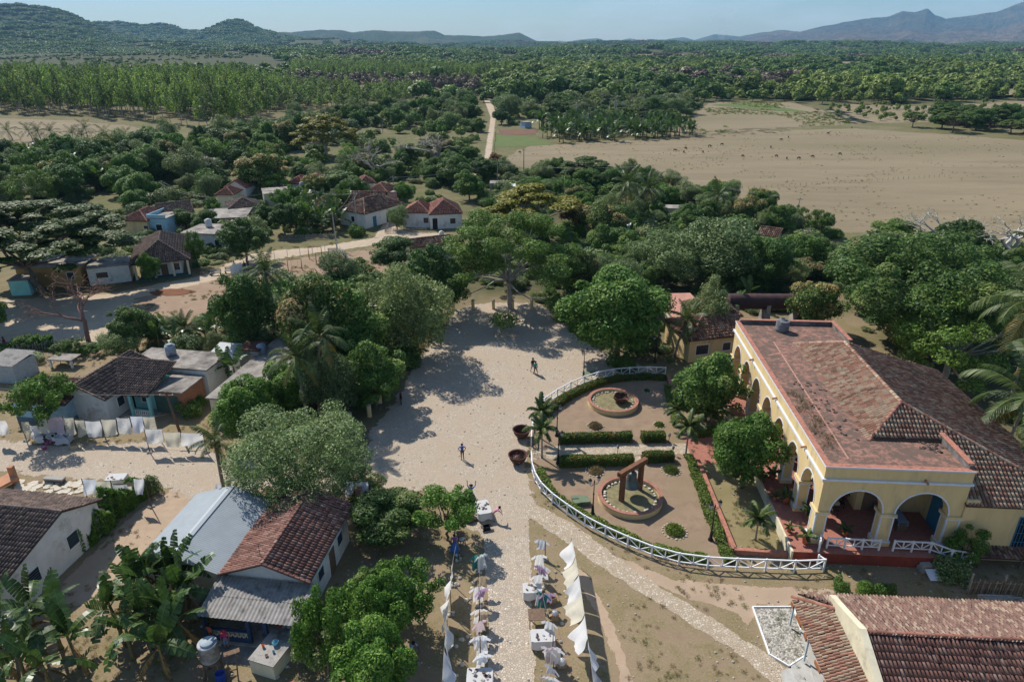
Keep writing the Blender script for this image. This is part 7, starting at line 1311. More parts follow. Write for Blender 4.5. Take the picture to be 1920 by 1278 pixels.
# ================================================================== washing, tables, goods
CL = {'white': plain('white_linen', (.80, .80, .79), .9, .06, 3), 'cream': plain('cream_linen', (.72, .68, .55), .9, .08, 3), 'blueish': plain('bluish_linen', (.70, .73, .79), .9, .06, 3), 'grey': plain('grey_linen', (.50, .52, .55), .9, .06, 3), 'pink': plain('pinkish_linen', (.64, .52, .55), .9, .08, 3), 'teal': plain('teal_cloth', (.05, .27, .24), .9, .15, 5), 'lilac': plain('lilac_cloth', (.42, .28, .45), .9, .15, 5), 'tan': plain('tan_cloth', (.45, .36, .25), .9, .15, 5)}
def translucent(m):
 t = m.node_tree; o = [n for n in t.nodes if n.type == 'OUTPUT_MATERIAL'][0]; p = [n for n in t.nodes if n.type == 'BSDF_PRINCIPLED'][0]; tr = t.nodes.new('ShaderNodeBsdfTranslucent'); mx_ = t.nodes.new('ShaderNodeMixShader'); mx_.inputs[0].default_value = .42
 t.links.new(p.inputs['Base Color'].links[0].from_socket, tr.inputs['Color']); t.links.new(p.outputs[0], mx_.inputs[1]); t.links.new(tr.outputs[0], mx_.inputs[2]); t.links.new(mx_.outputs[0], o.inputs[0])
for m_ in CL.values(): translucent(m_)
def lace(name, base, ink):
 if name in MATS: return MATS[name]
 m = newmat(name); t = NT(m); P = t.n('ShaderNodeTexCoord').outputs['Generated']
 w = t.n('ShaderNodeTexWave', wave_type='RINGS', rings_direction='SPHERICAL', ins={'Vector': t.n('ShaderNodeMapping', ins={'Vector': P, 'Location': (-.5, -.5, -.5)}).outputs[0], 'Scale': 2.4, 'Distortion': 2.5, 'Detail': 2., 'Detail Scale': 3.}).outputs['Fac']
 v = t.n('ShaderNodeTexVoronoi', ins={'Vector': P, 'Scale': 7.}).outputs['Distance']; f = t.math('MULTIPLY', t.ramp(w, [(.72, 0.), (.82, 1.)]), t.ramp(v, [(.25, 1.), (.45, 0.)])); t.end(t.mix(t.math('MULTIPLY', f, .7), base, ink), .9); return m
LACE1 = lace('embroidered_white', (.68, .68, .67), (.25, .20, .19)); LACE2 = lace('embroidered_cream', (.62, .58, .46), (.30, .23, .16)); translucent(LACE1); translucent(LACE2); CL['lace'] = LACE1; CL['lacec'] = LACE2
def cloth(label, a, b, drop, blow, mat, group, name='hanging_cloth', cat='cloth', seed=0, n=9, free=.25, sag=.05):
 """A cloth pegged along a-b, hanging drop metres and blown sideways by blow at its lower edge."""
 a, b, blow = Vector(a), Vector(b), Vector(blow); rg = np.random.default_rng(seed + 500); u = b - a; L_ = u.length; ph = rg.uniform(0, 6.28, 4); V = []; nn = Vector((u.y, -u.x, 0)).normalized()
 for j in range(n):
  t = j / (n - 1)
  for i in range(n):
   s = i / (n - 1); p = a + u * s; w = math.sin(s * 9 + ph[0] + t * 2) * .05 + math.sin(s * 17 + ph[1]) * .025 + math.sin(t * 5 + ph[2] + s * 4) * .06
   p = p + Vector((0, 0, -1)) * (drop * t * (1 + free * (s - .5) * math.sin(ph[3])) + sag * 4 * s * (1 - s)) + blow * t ** 1.5 * (1 + .5 * math.sin(ph[2]) * (s - .5)) + nn * w * (t * 2. + .1)
   if t > .5 and blow.length > 0: p.z += blow.length * (t - .5) * .35
   V.append(p - a)
 Q = [[j * n + i, j * n + i + 1, (j + 1) * n + i + 1, (j + 1) * n + i] for j in range(n - 1) for i in range(n - 1)]
 o = obj(name, np_mesh(name, np.array([list(v) for v in V]), np.array(Q), smooth=True), None, mat, a); return tag(o, label, cat, group)
M_POLE = plain('rough_pole', (.14, .09, .065), .9, .3, 5, .3); M_CORD = plain('cord', (.35, .33, .30), .8, .1)
def pole(loc, h, label, group, r=.035, name='line_pole', lean=(0, 0), cat='pole', stones=True):
 t = thing(name, label, cat, loc, 0, group); MB().tube([(0, 0, 0), (lean[0] * .5, lean[1] * .5, h * .5), (lean[0], lean[1], h)], [r, r * .9, r * .75], 6).build('shaft', M_POLE, t)
 if stones:
  for k in range(4): a = k * 1.6 + loc[0]; mb = MB(); mb.lathe([(0, 0), (.13, .02), (.12, .12), (.04, .17), (0, .17)], 6, (.17 * math.cos(a), .17 * math.sin(a), 0)); mb.build('stone', MATS['pale_edging_stone'] if k % 2 else WALL['concrete'], t)
 return t
def cord(pts, label, group=None, name='clothes_line', r=.008, cat='line'): mb = MB(); o = Vector(pts[0]); mb.tube([Vector(p) - o for p in pts], r, 4); return tag(mb.build(name, M_CORD, None, False, o), label, cat, group)
# line of big sheets on the right of the street
ZL = 2.15; LP = [G(x, y, ZL) for x, y in ((1072, 1008), (1079, 1042), (1085, 1076), (1090, 1110), (1096, 1150), (1102, 1196), (1108, 1240), (1114, 1290), (1120, 1345))]
for i, (a, b) in enumerate(zip(LP, LP[1:])):
 m_ = ['white', 'cream', 'white', 'cream', 'white', 'blueish', 'grey', 'cream'][i]; bl = [(-.75, -.35, 0), (-.85, -.3, 0), (-.8, -.3, 0), (-1.0, -.2, 0), (-.8, -.5, 0), (.55, -.2, 0), (.6, -.3, 0), (-.3, -.2, 0)][i]; cloth(['plain white sheet billowing at the head of the right washing line', 'cream sheet billowing next to the head of the line', 'white sheet third along the right washing line', 'wide cream sheet blown flat towards the street', 'white sheet with a long dangling corner', 'bluish sheet hanging straight on the right line', 'grey sheet swinging away from the street', 'twisted cream sheet at the near end of the right line'][i], a + (b - a) * .04, a + (b - a) * .98, 1.1 + .15 * (i % 3), bl, CL[m_], 'sheets on the right washing line', seed=i)
for i in (0, 2, 4, 6, 8): pole((LP[i].x, LP[i].y, 0), ZL, 'thin pole carrying the right washing line', 'poles of the right washing line')
cord(LP, 'cord of the right washing line')
LQ = [G(x, y, ZL) for x, y in ((858, 1006), (849, 1052), (844, 1105), (838, 1160), (833, 1212), (829, 1278), (826, 1345))]
for i, (a, b) in enumerate(zip(LQ[1:], LQ[2:])): cloth(['narrow white sheet at the head of the left washing line', 'white sheet folded over the left washing line', 'cream-grey sheet mid way on the left line', 'bright white sheet with ink marks on the left line', 'white sheet at the near end of the left line'][i], a + (b - a) * .06, a + (b - a) * .9, 1.4, [(-.35, -.05, 0), (-.45, -.1, 0), (.3, 0, 0), (.75, -.15, 0), (.5, 0, 0)][i], CL[['white', 'white', 'white', 'blueish', 'white'][i]], 'sheets on the left washing line', seed=20 + i)
for i in (0, 1, 2, 3, 5): pole((LQ[i].x, LQ[i].y, 0), ZL, 'thin dark pole carrying the left washing line', 'poles of the left washing line')
cord(LQ, 'cord of the left washing line')
def garment(p, mat, label, group, rz, s=1., kind=0, seed=0):
 """A small shirt or dress pegged by its shoulders."""
 t = thing('hung_garment', label, 'garment', p, rz, group, s); rg = np.random.default_rng(seed); n = 8; V = []; f = .5 + .2 * kind
 for j in range(n):
  z = j / (n - 1)
  for i in range(n): u = i / (n - 1) - .5; V.append((u * (.42 + .22 * z * f), .06 * math.sin(u * 14 + z * 3 + seed) * (.3 + z) - .1 * z * math.sin(seed), -z * (.62 + .35 * kind) + .03 * math.cos(u * 6)))
 obj('body', np_mesh('body', np.array(V), np.array([[j * n + i, j * n + i + 1, (j + 1) * n + i + 1, (j + 1) * n + i] for j in range(n - 1) for i in range(n - 1)]), smooth=True), t, mat)
 for q in (-1, 1): mb = MB(); mb.add([(q * .2, .0, .02), (q * .2, .03, -.2), (q * .4, .04, -.34), (q * .46, .02, -.2)], [(0, 1, 2, 3)]); mb.build('sleeve', mat, t)
GL = [(894, 1040, 'teal', 1), (902, 1040, 'white', 1), (903, 1080, 'tan', 0), (895, 1100, 'white', 1), (903, 1105, 'lilac', 0), (898, 1142, 'white', 1), (906, 1146, 'tan', 1), (899, 1165, 'pink', 0), (897, 1192, 'white', 0), (903, 1195, 'blueish', 1), (901, 1224, 'white', 1), (906, 1228, 'blueish', 0)]
for i, (x, y, m_, k) in enumerate(GL): garment(G(x, y, 1.5), CL[m_], f'{m_} embroidered garment on the racks left of the street', 'garments left of the street', .4 + .3 * math.sin(i * 2.), 1.3, k, i)
GR_ = [(1016, 1012, 'blueish', 0), (1011, 1040, 'white', 1), (1014, 1062, 'lilac', 0), (1018, 1060, 'white', 1), (1009, 1078, 'white', 0), (1014, 1108, 'white', 1), (1019, 1112, 'teal', 1), (1026, 1112, 'lilac', 0), (1030, 1165, 'white', 1), (1028, 1215, 'white', 1), (1035, 1213, 'pink', 1), (1042, 1215, 'white', 1), (1034, 1250, 'blueish', 0), (1024, 1262, 'tan', 1), (1030, 1268, 'white', 1)]
for i, (x, y, m_, k) in enumerate(GR_): garment(G(x, y, 1.5), CL[m_], f'{m_} embroidered garment on the racks right of the street', 'garments right of the street', -.3 + .5 * math.sin(i * 2.), 1.3, k, i + 40)
for x, y in ((898, 1052), (899, 1115), (900, 1160), (901, 1212)): b = G(x, y + 20); pole(b, 1.75, 'slim rack pole on the left of the street', 'rack poles left of the street')
for x, y in ((1022, 1035), (1015, 1090), (1016, 1130), (1036, 1215), (1037, 1265)): b = G(x, y + 14); pole(b, 1.75, 'slim rack pole on the right of the street', 'rack poles right of the street')
cord([G(x, y, 1.55) for x, y in ((898, 1038), (899, 1090), (901, 1140), (901, 1190), (904, 1235))], 'cord of the garment racks left of the street'); cord([G(x, y, 1.55) for x, y in ((1017, 1008), (1013, 1060), (1016, 1108), (1028, 1165), (1034, 1215), (1030, 1268))], 'cord of the garment racks right of the street')
def stall(x, y, label, w=1.1, d=.8, rz=0., top='white', skirt=True, goods=8, h=.8):
 b = G(x, y); t = thing('market_table', label, 'table', b, rz); MB().b6(-w / 2, w / 2, -d / 2, d / 2, h - .04, h).build('top', M_WOOD, t)
 for sx in (-1, 1):
  for sy in (-1, 1): MB().b6(sx * (w / 2 - .08) - .03, sx * (w / 2 - .08) + .03, sy * (d / 2 - .08) - .03, sy * (d / 2 - .08) + .03, 0, h - .04).build('leg', M_WOOD, t)
 if top:
  mb = MB(); N_ = 26; per = [(math.copysign(min(1, abs(math.cos(a)) * 1.35), math.cos(a)) * w / 2, math.copysign(min(1, abs(math.sin(a)) * 1.35), math.sin(a)) * d / 2) for a in np.linspace(0, 2 * math.pi, N_, False)]
  up = [(p[0] * 1.02, p[1] * 1.02, h + .012) for p in per]; dn = [(p[0] * (1.08 + .05 * math.sin(i * 2.3)), p[1] * (1.1 + .05 * math.cos(i * 1.7)), (h * .25 if skirt else h * .6) + .06 * math.sin(i * 1.3)) for i, p in enumerate(per)]
  mb.add(up + dn, [tuple(range(N_))] + [(i, N_ + i, N_ + (i + 1) % N_, (i + 1) % N_) for i in range(N_)]); o = mb.build('cloth', CL[top], t)
  rg = np.random.default_rng(int(x + y))
  for k in range(goods):
   m_ = list(CL.values())[rg.integers(len(CL))] if k % 2 else plain('dark_craft', (.09, .06, .05), .8, .4); g = MB(); g.box((rg.uniform(-.4, .4) * w, rg.uniform(-.38, .38) * d, h + .04), (rg.uniform(.08, .24), rg.uniform(.08, .2), .05), rg.uniform(0, 3)); q = g.build('craft_item', m_)
   tag(q, f'small craft goods laid on a market table', 'goods', 'craft goods on the market tables'); q.location = b; q.rotation_euler = (0, 0, rz)
 return t
stall(998, 1118, 'white-draped market table with dark carvings right of the street', 1.25, .95, .05); stall(1006, 1168, 'bare wooden market table with one white cloth', 1.1, 1.0, .05, None); stall(1017, 1208, 'white-draped market table with small bags and lace', 1.45, 1.0, .05); stall(900, 1284, 'market table heaped with bright textiles left of the street', 1.5, 1.1, 0, 'white', True, 14); stall(906, 965, 'market table with lilac and white textiles at the square mouth', 1.1, 1.7, .25, 'white', True, 10); stall(88, 828, 'white-draped table beside the roadside tree', 1.3, .9, 0, 'white'); stall(121, 831, 'white-draped table stacked with straw hats', 1.3, .9, .1, 'blueish'); stall(222, 908, 'small white-covered table on the open lane', 1.5, 1.0, .1, 'white', False, 4)
def box_item(x, y, label, d, mat, rz=0., top=None, z=0., lid=None):
 t = thing('cardboard_box', label, 'box', G(x, y, z), rz); w, l, h = d
 mb = MB(); [mb.b6(*q, 0, h) for q in ((-w / 2, -w / 2 + .02, -l / 2, l / 2), (w / 2 - .02, w / 2, -l / 2, l / 2), (-w / 2 + .02, w / 2 - .02, -l / 2, -l / 2 + .02), (-w / 2 + .02, w / 2 - .02, l / 2 - .02, l / 2))]; mb.b6(-w / 2 + .02, w / 2 - .02, -l / 2 + .02, l / 2 - .02, 0, .02); mb.build('carton', mat, t)
 mb = MB(); mb.box((w / 2 + .08, 0, h - .02), (.2, l * .95, .01), rot=Matrix.Rotation(R(30), 3, 'Y')); mb.box((-w / 2 - .08, 0, h - .02), (.2, l * .95, .01), rot=Matrix.Rotation(R(-30), 3, 'Y')); mb.build('flap', mat, t)
 if top: MB().lathe([(w * .45, h - .1), (w * .5, h + .05), (w * .3, h + .2), (0, h + .25)], 9).build('contents', top, t, True)
M_CARD = plain('cardboard', (.36, .24, .14), .9, .15, 4); box_item(1034, 1127, 'open cardboard box beside the hanging garments', (.55, .5, .45), M_CARD, .4); box_item(1040, 1160, 'wooden stool box topped with a white bundle', (.45, .4, .5), M_CARD, .1, CL['white']); box_item(1053, 1248, 'cardboard box with white and pink cloth', (.55, .4, .35), M_CARD, .1, CL['white']); box_item(912, 992, 'black open bag on the cobbles', (.55, .4, .35), plain('black_plastic', (.01, .01, .012), .5, .2), .3); box_item(140, 840, 'pale carton beside the hat table', (.6, .45, .4), plain('pale_card', (.42, .36, .24), .9, .1), .4)
t = thing('boulder', 'dark brown boulder under the almond tree', 'boulder', G(880, 975), .5); MB().lathe([(0, 0), (.45, .03), (.5, .25), (.35, .5), (.12, .6), (0, .6)], 9).build('rock', plain('brown_rock', (.13, .085, .075), .9, .35, 3, .5), t, True); MB().lathe([(0, 0), (.2, .02), (.22, .15), (0, .26)], 7, (.5, -.2, 0)).build('small_rock', MATS['brown_rock'], t, True)
rg = np.random.default_rng(31)
for i in range(26):
 x, y = [(rg.uniform(1000, 1060), rg.uniform(1060, 1270)), (rg.uniform(850, 890), rg.uniform(1080, 1270))][i % 2]; mb = MB(); s = rg.uniform(.08, .17); mb.lathe([(0, 0), (s, .01), (s * .9, s * .6), (s * .3, s * .9), (0, s * .9)], 6); o = mb.build('field_stone', MATS['pale_edging_stone'] if i % 3 else WALL['concrete']); o.location = G(x, y); tag(o, 'loose stone on the ground between the washing lines', 'stone', 'loose stones by the washing lines')
# washing along the lane
WL = [(38, 54, 790, 'lacec'), (54, 70, 797, 'white'), (68, 87, 783, 'cream'), (87, 117, 781, 'pink'), (116, 138, 783, 'lacec'), (139, 158, 787, 'lacec'), (158, 188, 789, 'white'), (188, 217, 786, 'cream'), (217, 243, 783, 'lace'), (243, 267, 780, 'blueish'), (266, 290, 781, 'lacec')]
def lane_line(items, gy, drop, group, labs, blow):
 """Cloths on a line standing over the ground row gy; y of each item is its top edge."""
 ends = []
 for i, (x0, x1, yt, m_) in enumerate(items):
  g0 = G((x0 + x1) / 2, gy); h = h_at(g0, yt); k = (CAM_H - h) / CAM_H; a, b = G(x0, gy), G(x1, gy); a = Vector((a.x * 1, a.y, h)); s = (g0.y * cp + (CAM_H - h) * sp) / FPX; a.x = (x0 - 960) * s; b = Vector(((x1 - 960) * s, g0.y, h)); a.y = g0.y
  cloth(labs[i], a + Vector((.04, 0, 0)), b - Vector((.04, 0, 0)), min(drop, h - .15), blow, CL[m_], group, seed=60 + i + int(gy)); ends += [a, b]
 return ends
LB = ['small cream embroidered cloth at the left end of the lane line', 'little white cloth with frills on the lane line', 'cream cloth half behind the roadside tree', 'wide pinkish tablecloth beside the tree trunk', 'cream embroidered tablecloth right of the tree', 'cream cloth with brown flower pattern', 'plain white sheet above the stone heap', 'plain cream sheet in the middle of the lane line', 'white tablecloth with double medallion', 'bluish white sheet beside the medallion cloth', 'cream embroidered cloth at the right end of the lane line']
E1 = lane_line(WL, 826, 1.6, 'cloths on the lane washing line', LB, (.12, -.35, 0)); cord([E1[0] + Vector((-.6, 0, 0))] + E1[::3] + [E1[-1] + Vector((1, .3, .1))], 'cord of the lane washing line')
E2 = lane_line([(270, 304, 804, 'lace'), (305, 338, 810, 'cream'), (338, 380, 811, 'white')], 848, 1.4, 'cloths on the lower lane line', ['white cloth with ring embroidery on the lower lane line', 'plain cream cloth on the lower lane line', 'wide white cloth beside the small palm'], (-.05, -.2, 0)); E3 = lane_line([(-14, 11, 788, 'white')], 832, 1.5, 'cloths on the lane washing line', ['white cloth alone at the edge of the lane'], (0, -.1, 0))
E4 = lane_line([(153, 180, 898, 'blueish'), (179, 207, 902, 'cream'), (205, 239, 908, 'lace'), (232, 247, 911, 'cream'), (249, 270, 897, 'white')], 950, 1.35, 'cloths on the hedge line', ['bluish sheet between two dark poles by the hedge', 'cream sheet next to the dark pole by the hedge', 'white lace sheet slanting above the hedge', 'small cream cloth above the hedge', 'white cloth at the hedge end by the dry shrub'], (-.1, -.25, 0))
for i, (e, nm, g_) in enumerate([(E1[0], 'lane', 0), (E1[7], 'lane', 0), (E1[14], 'lane', 0), (E1[-1], 'lane', 0), (E2[0], 'lower lane', 0), (E2[-1], 'lower lane', 0), (E4[0], 'hedge', 0), (E4[3], 'hedge', 0), (E4[-1], 'hedge', 0)]): pole((e.x, e.y, 0), e.z + .1, f'rough dark pole of the {nm} washing line', f'poles of the {nm} washing line', .045)
cord(E2, 'cord of the lower lane line'); cord(E4, 'cord of the hedge washing line')
for i, (x0, x1, y, m_) in enumerate([(402, 415, 905, 'blueish'), (434, 446, 892, 'cream'), (446, 460, 893, 'white'), (460, 480, 896, 'white'), (645, 662, 902, 'blueish'), (666, 676, 904, 'white'), (676, 690, 902, 'blueish')]): a, b = G(x0, y, 1.9), G(x1, y, 1.9); cloth(['bluish cloth beside the tin roof corner', 'cream cloth behind the tin roof', 'white cloth behind the tin roof ridge', 'white cloth under the citrus tree', 'bluish cloth behind the brown tile roof', 'narrow white cloth by the pink gatepost', 'white cloth at the edge of the square behind the roof'][i], a, b, 1.4, (0, -.1, 0), CL[m_], 'cloths behind the roofs', seed=90 + i)
for i, (x, y) in enumerate([(632, 940), (675, 945)]):
 t = thing('gatepost', 'pinkish gatepost behind the brown tile roof', 'post', G(x, y), 0, 'pink gateposts'); MB().b6(-.22, .22, -.22, .22, 0, 1.5).build('shaft', WALL['pink'], t); MB().b6(-.27, .27, -.27, .27, 1.5, 1.58).build('cap', WALL['brick'], t)
# wall, bench, slabs by the lane corner
t = thing('brick_wall', 'low terracotta brick wall end at the lane corner', 'wall', G(-60, 955), 0); a, b = Vector((0, 0, 0)), G(30, 905) - G(-60, 955); MB().bar(a + Vector((0, 0, .7)), b + Vector((0, 0, .7)), 1.4, .25).build('wall', WALL['terra'], t); MB().box((b.x, b.y, .85), (.4, .4, 1.7)).build('pillar', WALL['terra'], t)
t = thing('stone_bench', 'dark weathered stone bench on the slabs by the lane', 'bench', G(104, 903), R(-6)); MB().b6(-.9, .9, -.25, .25, .32, .45).build('seat', WALL['concrete'], t); MB().b6(-.85, .85, -.2, .2, 0, .32).build('base', M_PARIN, t)
rg = np.random.default_rng(41)
for i in range(34):
 x, y = rg.uniform(30, 160), rg.uniform(903, 925); p = G(x, y); n = 6; s = rg.uniform(.25, .55); mb = MB(); mb.prism([(s * rg.uniform(.7, 1.1) * math.cos(k / n * 6.283), s * rg.uniform(.7, 1.1) * math.sin(k / n * 6.283)) for k in range(n)], .0, .05 + .04 * rg.random()); o = mb.build('paving_slab', plain('cream_flagstone', (.50, .45, .36), .9, .2, 2, .2)); o.location = p; tag(o, 'broken cream flagstone in the yard by the lane', 'slab', 'flagstones by the lane')
b = G(290, 925); t = tree_at('bush', b.x, b.y, 1.3, 2.4, 'dry brown topiary shrub in a pot on the open lane'); [setattr(c.data, 'name', c.data.name) for c in t.children]
hedge('garden_hedge', 'tall leafy hedge along the dirt lane beside the white house', [G(*p) for p in ((30, 1118), (75, 1085), (120, 1045), (165, 1010), (215, 965), (268, 925))], 1.7, 1.9, 'bright', 420, seed=22, wob=.6, size=.1)
hedge('yard_hedge', 'rough hedge along the wire fence by the shaded lot', [G(*p) for p in ((-40, 662), (30, 655), (100, 650))], 1.2, 1.0, 'bright', 120, seed=23, wob=.6, size=.16)
# backyard in the foreground
TK = thing('water_tower', 'stained round tank on a timber stand in the back yard', 'water tank', G(402, 1262), .2); MB().lathe([(.5, 0), (.55, .05), (.55, 1.15), (.57, 1.16), (.57, 1.24), (.48, 1.26)], 22, (0, 0, 1.25), True).build('barrel', plain('marbled_tank', (.36, .38, .40), .8, .3, 2.4, .2, stain=(.06, .06, .07), stain_amt=.7), TK, True); MB().lathe([(.4, 0), (.4, .1), (.36, .13), (0, .14)], 20, (0, 0, 2.512)).build('lid', plain('tank_lid', (.30, .35, .38), .7, .15), TK, True)
for x in (-.4, .4):
 for y in (-.4, .4): MB().b6(x - .06, x + .06, y - .06, y + .06, 0, 1.18).build('leg', M_WOOD, TK)
MB().b6(-.55, .55, -.55, .55, 1.18, 1.25).build('platform', M_WOOD, TK)
t = thing('ladder_stand', 'wooden ladder leaning on a plank beside the tank', 'ladder', G(440, 1268), R(15))
for x in (-.25, .25): MB().bar((x, -.35, 0), (x, .35, 1.5), .07, .07).build('rail', M_WOOD, t)
for k in range(4): z = .3 + k * .33; MB().bar((-.25, -.35 + .7 * z / 1.5, z), (.25, -.35 + .7 * z / 1.5, z), .05, .05).build('rung', M_WOOD, t)
MB().box((0, .5, 1.45), (.9, .35, .06), .2).build('plank', M_WOOD, t)
t = thing('blue_barrel', 'blue plastic barrel under the tank stand', 'barrel', G(416, 1278), 0); MB().lathe([(.26, 0), (.31, .2), (.31, .6), (.28, .75), (.25, .75), (.27, .5), (0, .45)], 16).build('shell', plain('blue_plastic', (.02, .06, .28), .5, .15), t, True); MB().lathe([(.32, .66), (.32, .7)], 16).build('hoop', plain('blue_plastic2', (.03, .08, .32), .5, .1), t)
CI = thing('cistern', 'pale concrete cistern block with washing-up things on top', 'cistern', G(498, 1262), R(-18)); MB().b6(-.85, .85, -.2, 2.7, 0, 1.05).build('tank_wall', WALL['cream'], CI); MB().b6(-.9, .9, -.25, 2.75, 1.05, 1.13).build('slab', WALL['concrete'], CI); MB().b6(-.1, .7, 1.7, 2.4, 1.132, 1.2).build('hatch', WALL['concrete'], CI)
m_ = parent_world(CI)
for i, (x, y, r, h, c, lab) in enumerate([(-.6, 2.5, .14, .16, (.55, .05, .02), 'red plastic bowl on the cistern corner'), (-.3, 2.55, .13, .14, (.4, .4, .38), 'grey enamel bowl on the cistern'), (.02, 2.6, .13, .12, (.6, .62, .66), 'white enamel bowl on the cistern'), (.05, 1.2, .2, .26, (.15, .38, .48), 'pale blue bucket on the cistern'), (-.55, .8, .09, .2, (.6, .16, .02), 'orange cup on the cistern'), (.3, .65, .08, .14, (.08, .28, .42), 'small blue jug on the cistern'), (.05, .3, .1, .1, (.3, .16, .12), 'brown clay bowl on the cistern')]):
 t = thing('basin' if r > .12 else 'cup', lab, 'bowl' if r > .12 else 'cup', m_ @ Vector((x, y, 1.132 if i != 3 else 1.132)), 0); MB().lathe([(0, 0), (r * .75, 0), (r, h), (r * .92, h), (r * .68, .03), (0, .03)], 14).build('vessel', plain('vessel_%d' % i, c, .5, .1), t, True); MB().tube([(-r, 0, h), (-r * .6, .02, h + .07), (r * .6, .02, h + .07), (r, 0, h)], .008, 4).build('handle', M_IRON, t)
rg = np.random.default_rng(77); cols = [(.5, .5, .5), (.55, .5, .4), (.1, .25, .35), (.4, .1, .08), (.25, .22, .18), (.6, .6, .62)]
for i in range(34):
 x, y = rg.uniform(360, 580), rg.uniform(1170, 1290); o = MB().box((0, 0, .05), (rg.uniform(.06, .25), rg.uniform(.06, .2), rg.uniform(.04, .12)), rg.uniform(0, 3)).build('yard_litter', plain('litter_%d' % (i % 6), cols[i % 6], .8, .2)); o.location = G(x, y); tag(o, 'small scrap lying in the back yard by the cistern', 'litter', 'scraps in the back yard')
t = thing('broom', 'straw broom leaning on the porch post', 'broom', G(520, 1196), .3); MB().tube([(0, 0, .25), (.05, .12, 1.5)], .015, 5).build('stick', M_WOOD, t); MB().lathe([(.13, 0), (.1, .15), (.03, .3)], 8).build('bristles', M_CARD, t)
t = thing('rubble_wall', 'low wall of loose roof tiles at the yard edge', 'wall', G(310, 1300), R(-5))
for i in range(16): MB().lathe([(.12, 0), (.1, .4)], 6, (i * .27, 0, .1), False, 0, math.pi).build('tile', T_RED, t)
t = thing('round_cistern', 'round cement well behind the bananas', 'well', G(382, 1118), 0); MB().lathe([(.75, 0), (.75, 1.1), (.6, 1.12), (.6, .3), (0, .3)], 20).build('shaft', WALL['concrete'], t); MB().lathe([(.78, 1.0), (.8, 1.05), (.78, 1.1)], 20).build('rim', WALL['concrete'], t)
MB_ = MB(); MB_.prism([G(x, y)[:2] for x, y in ((395, 1195), (560, 1180), (600, 1225), (470, 1250), (410, 1240))], 0, .03); tag(MB_.build('cement_yard', plain('dark_cement', (.20, .19, .17), .9, .3, 1.5, .2)), kind='structure')
tank(None, G(93, 792), .5, 1., plain('brown_barrel_paint', (.12, .08, .07), .7, .3), False, 'rusty_drum', 'rusty brown drum in the garden of the turquoise house')
# motorbike on the square
t = thing('motorbike', 'dark red motorbike parked in the shade of the square', 'motorbike', G(752, 752), R(100)); M_TYR = plain('tyre_rubber', (.015, .015, .015), .9, .2); M_REDP = plain('red_paint', (.22, .015, .02), .35, .1, spec=.5)
for x in (-.65, .65):
 mb = MB(); mb.tube([(x + .3 * math.cos(a), 0, .31 + .3 * math.sin(a)) for a in np.linspace(0, 6.283, 19)], .05, 6, False); w_ = mb.build('wheel', M_TYR, t, True); mb = MB(); [mb.bar((x, 0, .31), (x + .27 * math.cos(a), 0, .31 + .27 * math.sin(a)), .015) for a in np.linspace(0, 5.5, 8)]; mb.build('spokes', WALL['concrete'], w_)
mb = MB(); mb.bar((.62, 0, .32), (.42, 0, .95), .05); mb.bar((-.62, 0, .32), (0, 0, .4), .06); mb.bar((0, 0, .4), (.42, 0, .8), .05); mb.bar((-.5, 0, .72), (.4, 0, .78), .05); mb.b6(-.12, .2, -.12, .12, .28, .6); mb.build('frame', M_IRON, t); MB().tube([(.35, 0, .85), (.15, 0, .88), (-.1, 0, .82)], [.1, .14, .1], 8).build('fuel_tank', M_REDP, t, True); MB().box((-.35, 0, .82), (.6, .24, .1)).build('seat', M_TYR, t); MB().tube([(.3, -.35, 1.02), (.42, 0, .98), (.3, .35, 1.02)], .02, 5).build('handlebar', M_IRON, t); MB().lathe([(.02, 0), (.1, .05), (.1, .12)], 8, (.52, 0, .85)).build('headlight', WALL['concrete'], t); MB().box((.68, 0, .64), (.35, .12, .03)).build('mudguard', M_REDP, t); MB().box((-.72, 0, .66), (.35, .12, .03)).build('mudguard', M_REDP, t)
# utility poles and wires
M_UP = plain('concrete_pole', (.36, .34, .31), .9, .2, 2); UP = {}
for key, x, y, yt, lab, ln in [('lane', 338, 812, 734, 'leaning wooden pole beside the lower lane line', -.5), ('v1', 395, 412, 366, 'pole with transformer among the village roofs', -.2), ('fork', 632, 466, 398, 'pale pole at the road by the playground', -.2), ('v2', 670, 432, 360, 'slim pole before the corner house', 0), ('v3', 739, 366, 330, 'pole beside the orange roof', 0), ('tr', 982, 318, 279, 'dark pole at the pasture corner', 0), ('sh', 933, 347, 305, 'pole beside the shack', 0), ('p1', 1212, 356, 309, 'left of two poles at the pasture edge', 0), ('p2', 1227, 357, 318, 'right of two poles at the pasture edge', .3), ('p3', 1489, 418, 370, 'leaning pole with crossarm in the pasture', .4), ('f1', 718, 250, 226, 'far pole in the meadow', 0), ('vv', 308, 366, 340, 'short pole beside the village lane', 0), ('v4', 564, 378, 348, 'pole near the roof tanks', 0)]:
 b = G(x, y); h = max(h_at(b, yt), 2.5); t = thing('utility_pole', lab, 'utility pole', b, 0); MB().tube([(0, 0, 0), (ln, 0, h)], [.14, .09], 8).build('shaft', M_UP if key not in ('tr', 'lane') else M_POLE, t); MB().box((ln, 0, h - .4), (1.4, .09, .09)).build('crossarm', M_WOOD, t); mb = MB(); [mb.lathe([(.04, 0), (.05, .08), (0, .12)], 6, (ln + q, 0, h - .35)) for q in (-.6, 0, .6)]; mb.build('insulators', M_WHITE, t); UP[key] = b + Vector((ln, 0, h - .3))
 if key == 'v1': MB().lathe([(.25, 0), (.28, .1), (.28, .8), (.2, .9)], 12, (ln + .4, 0, h - 1.8), True).build('transformer', WALL['lightblue'], t, True)
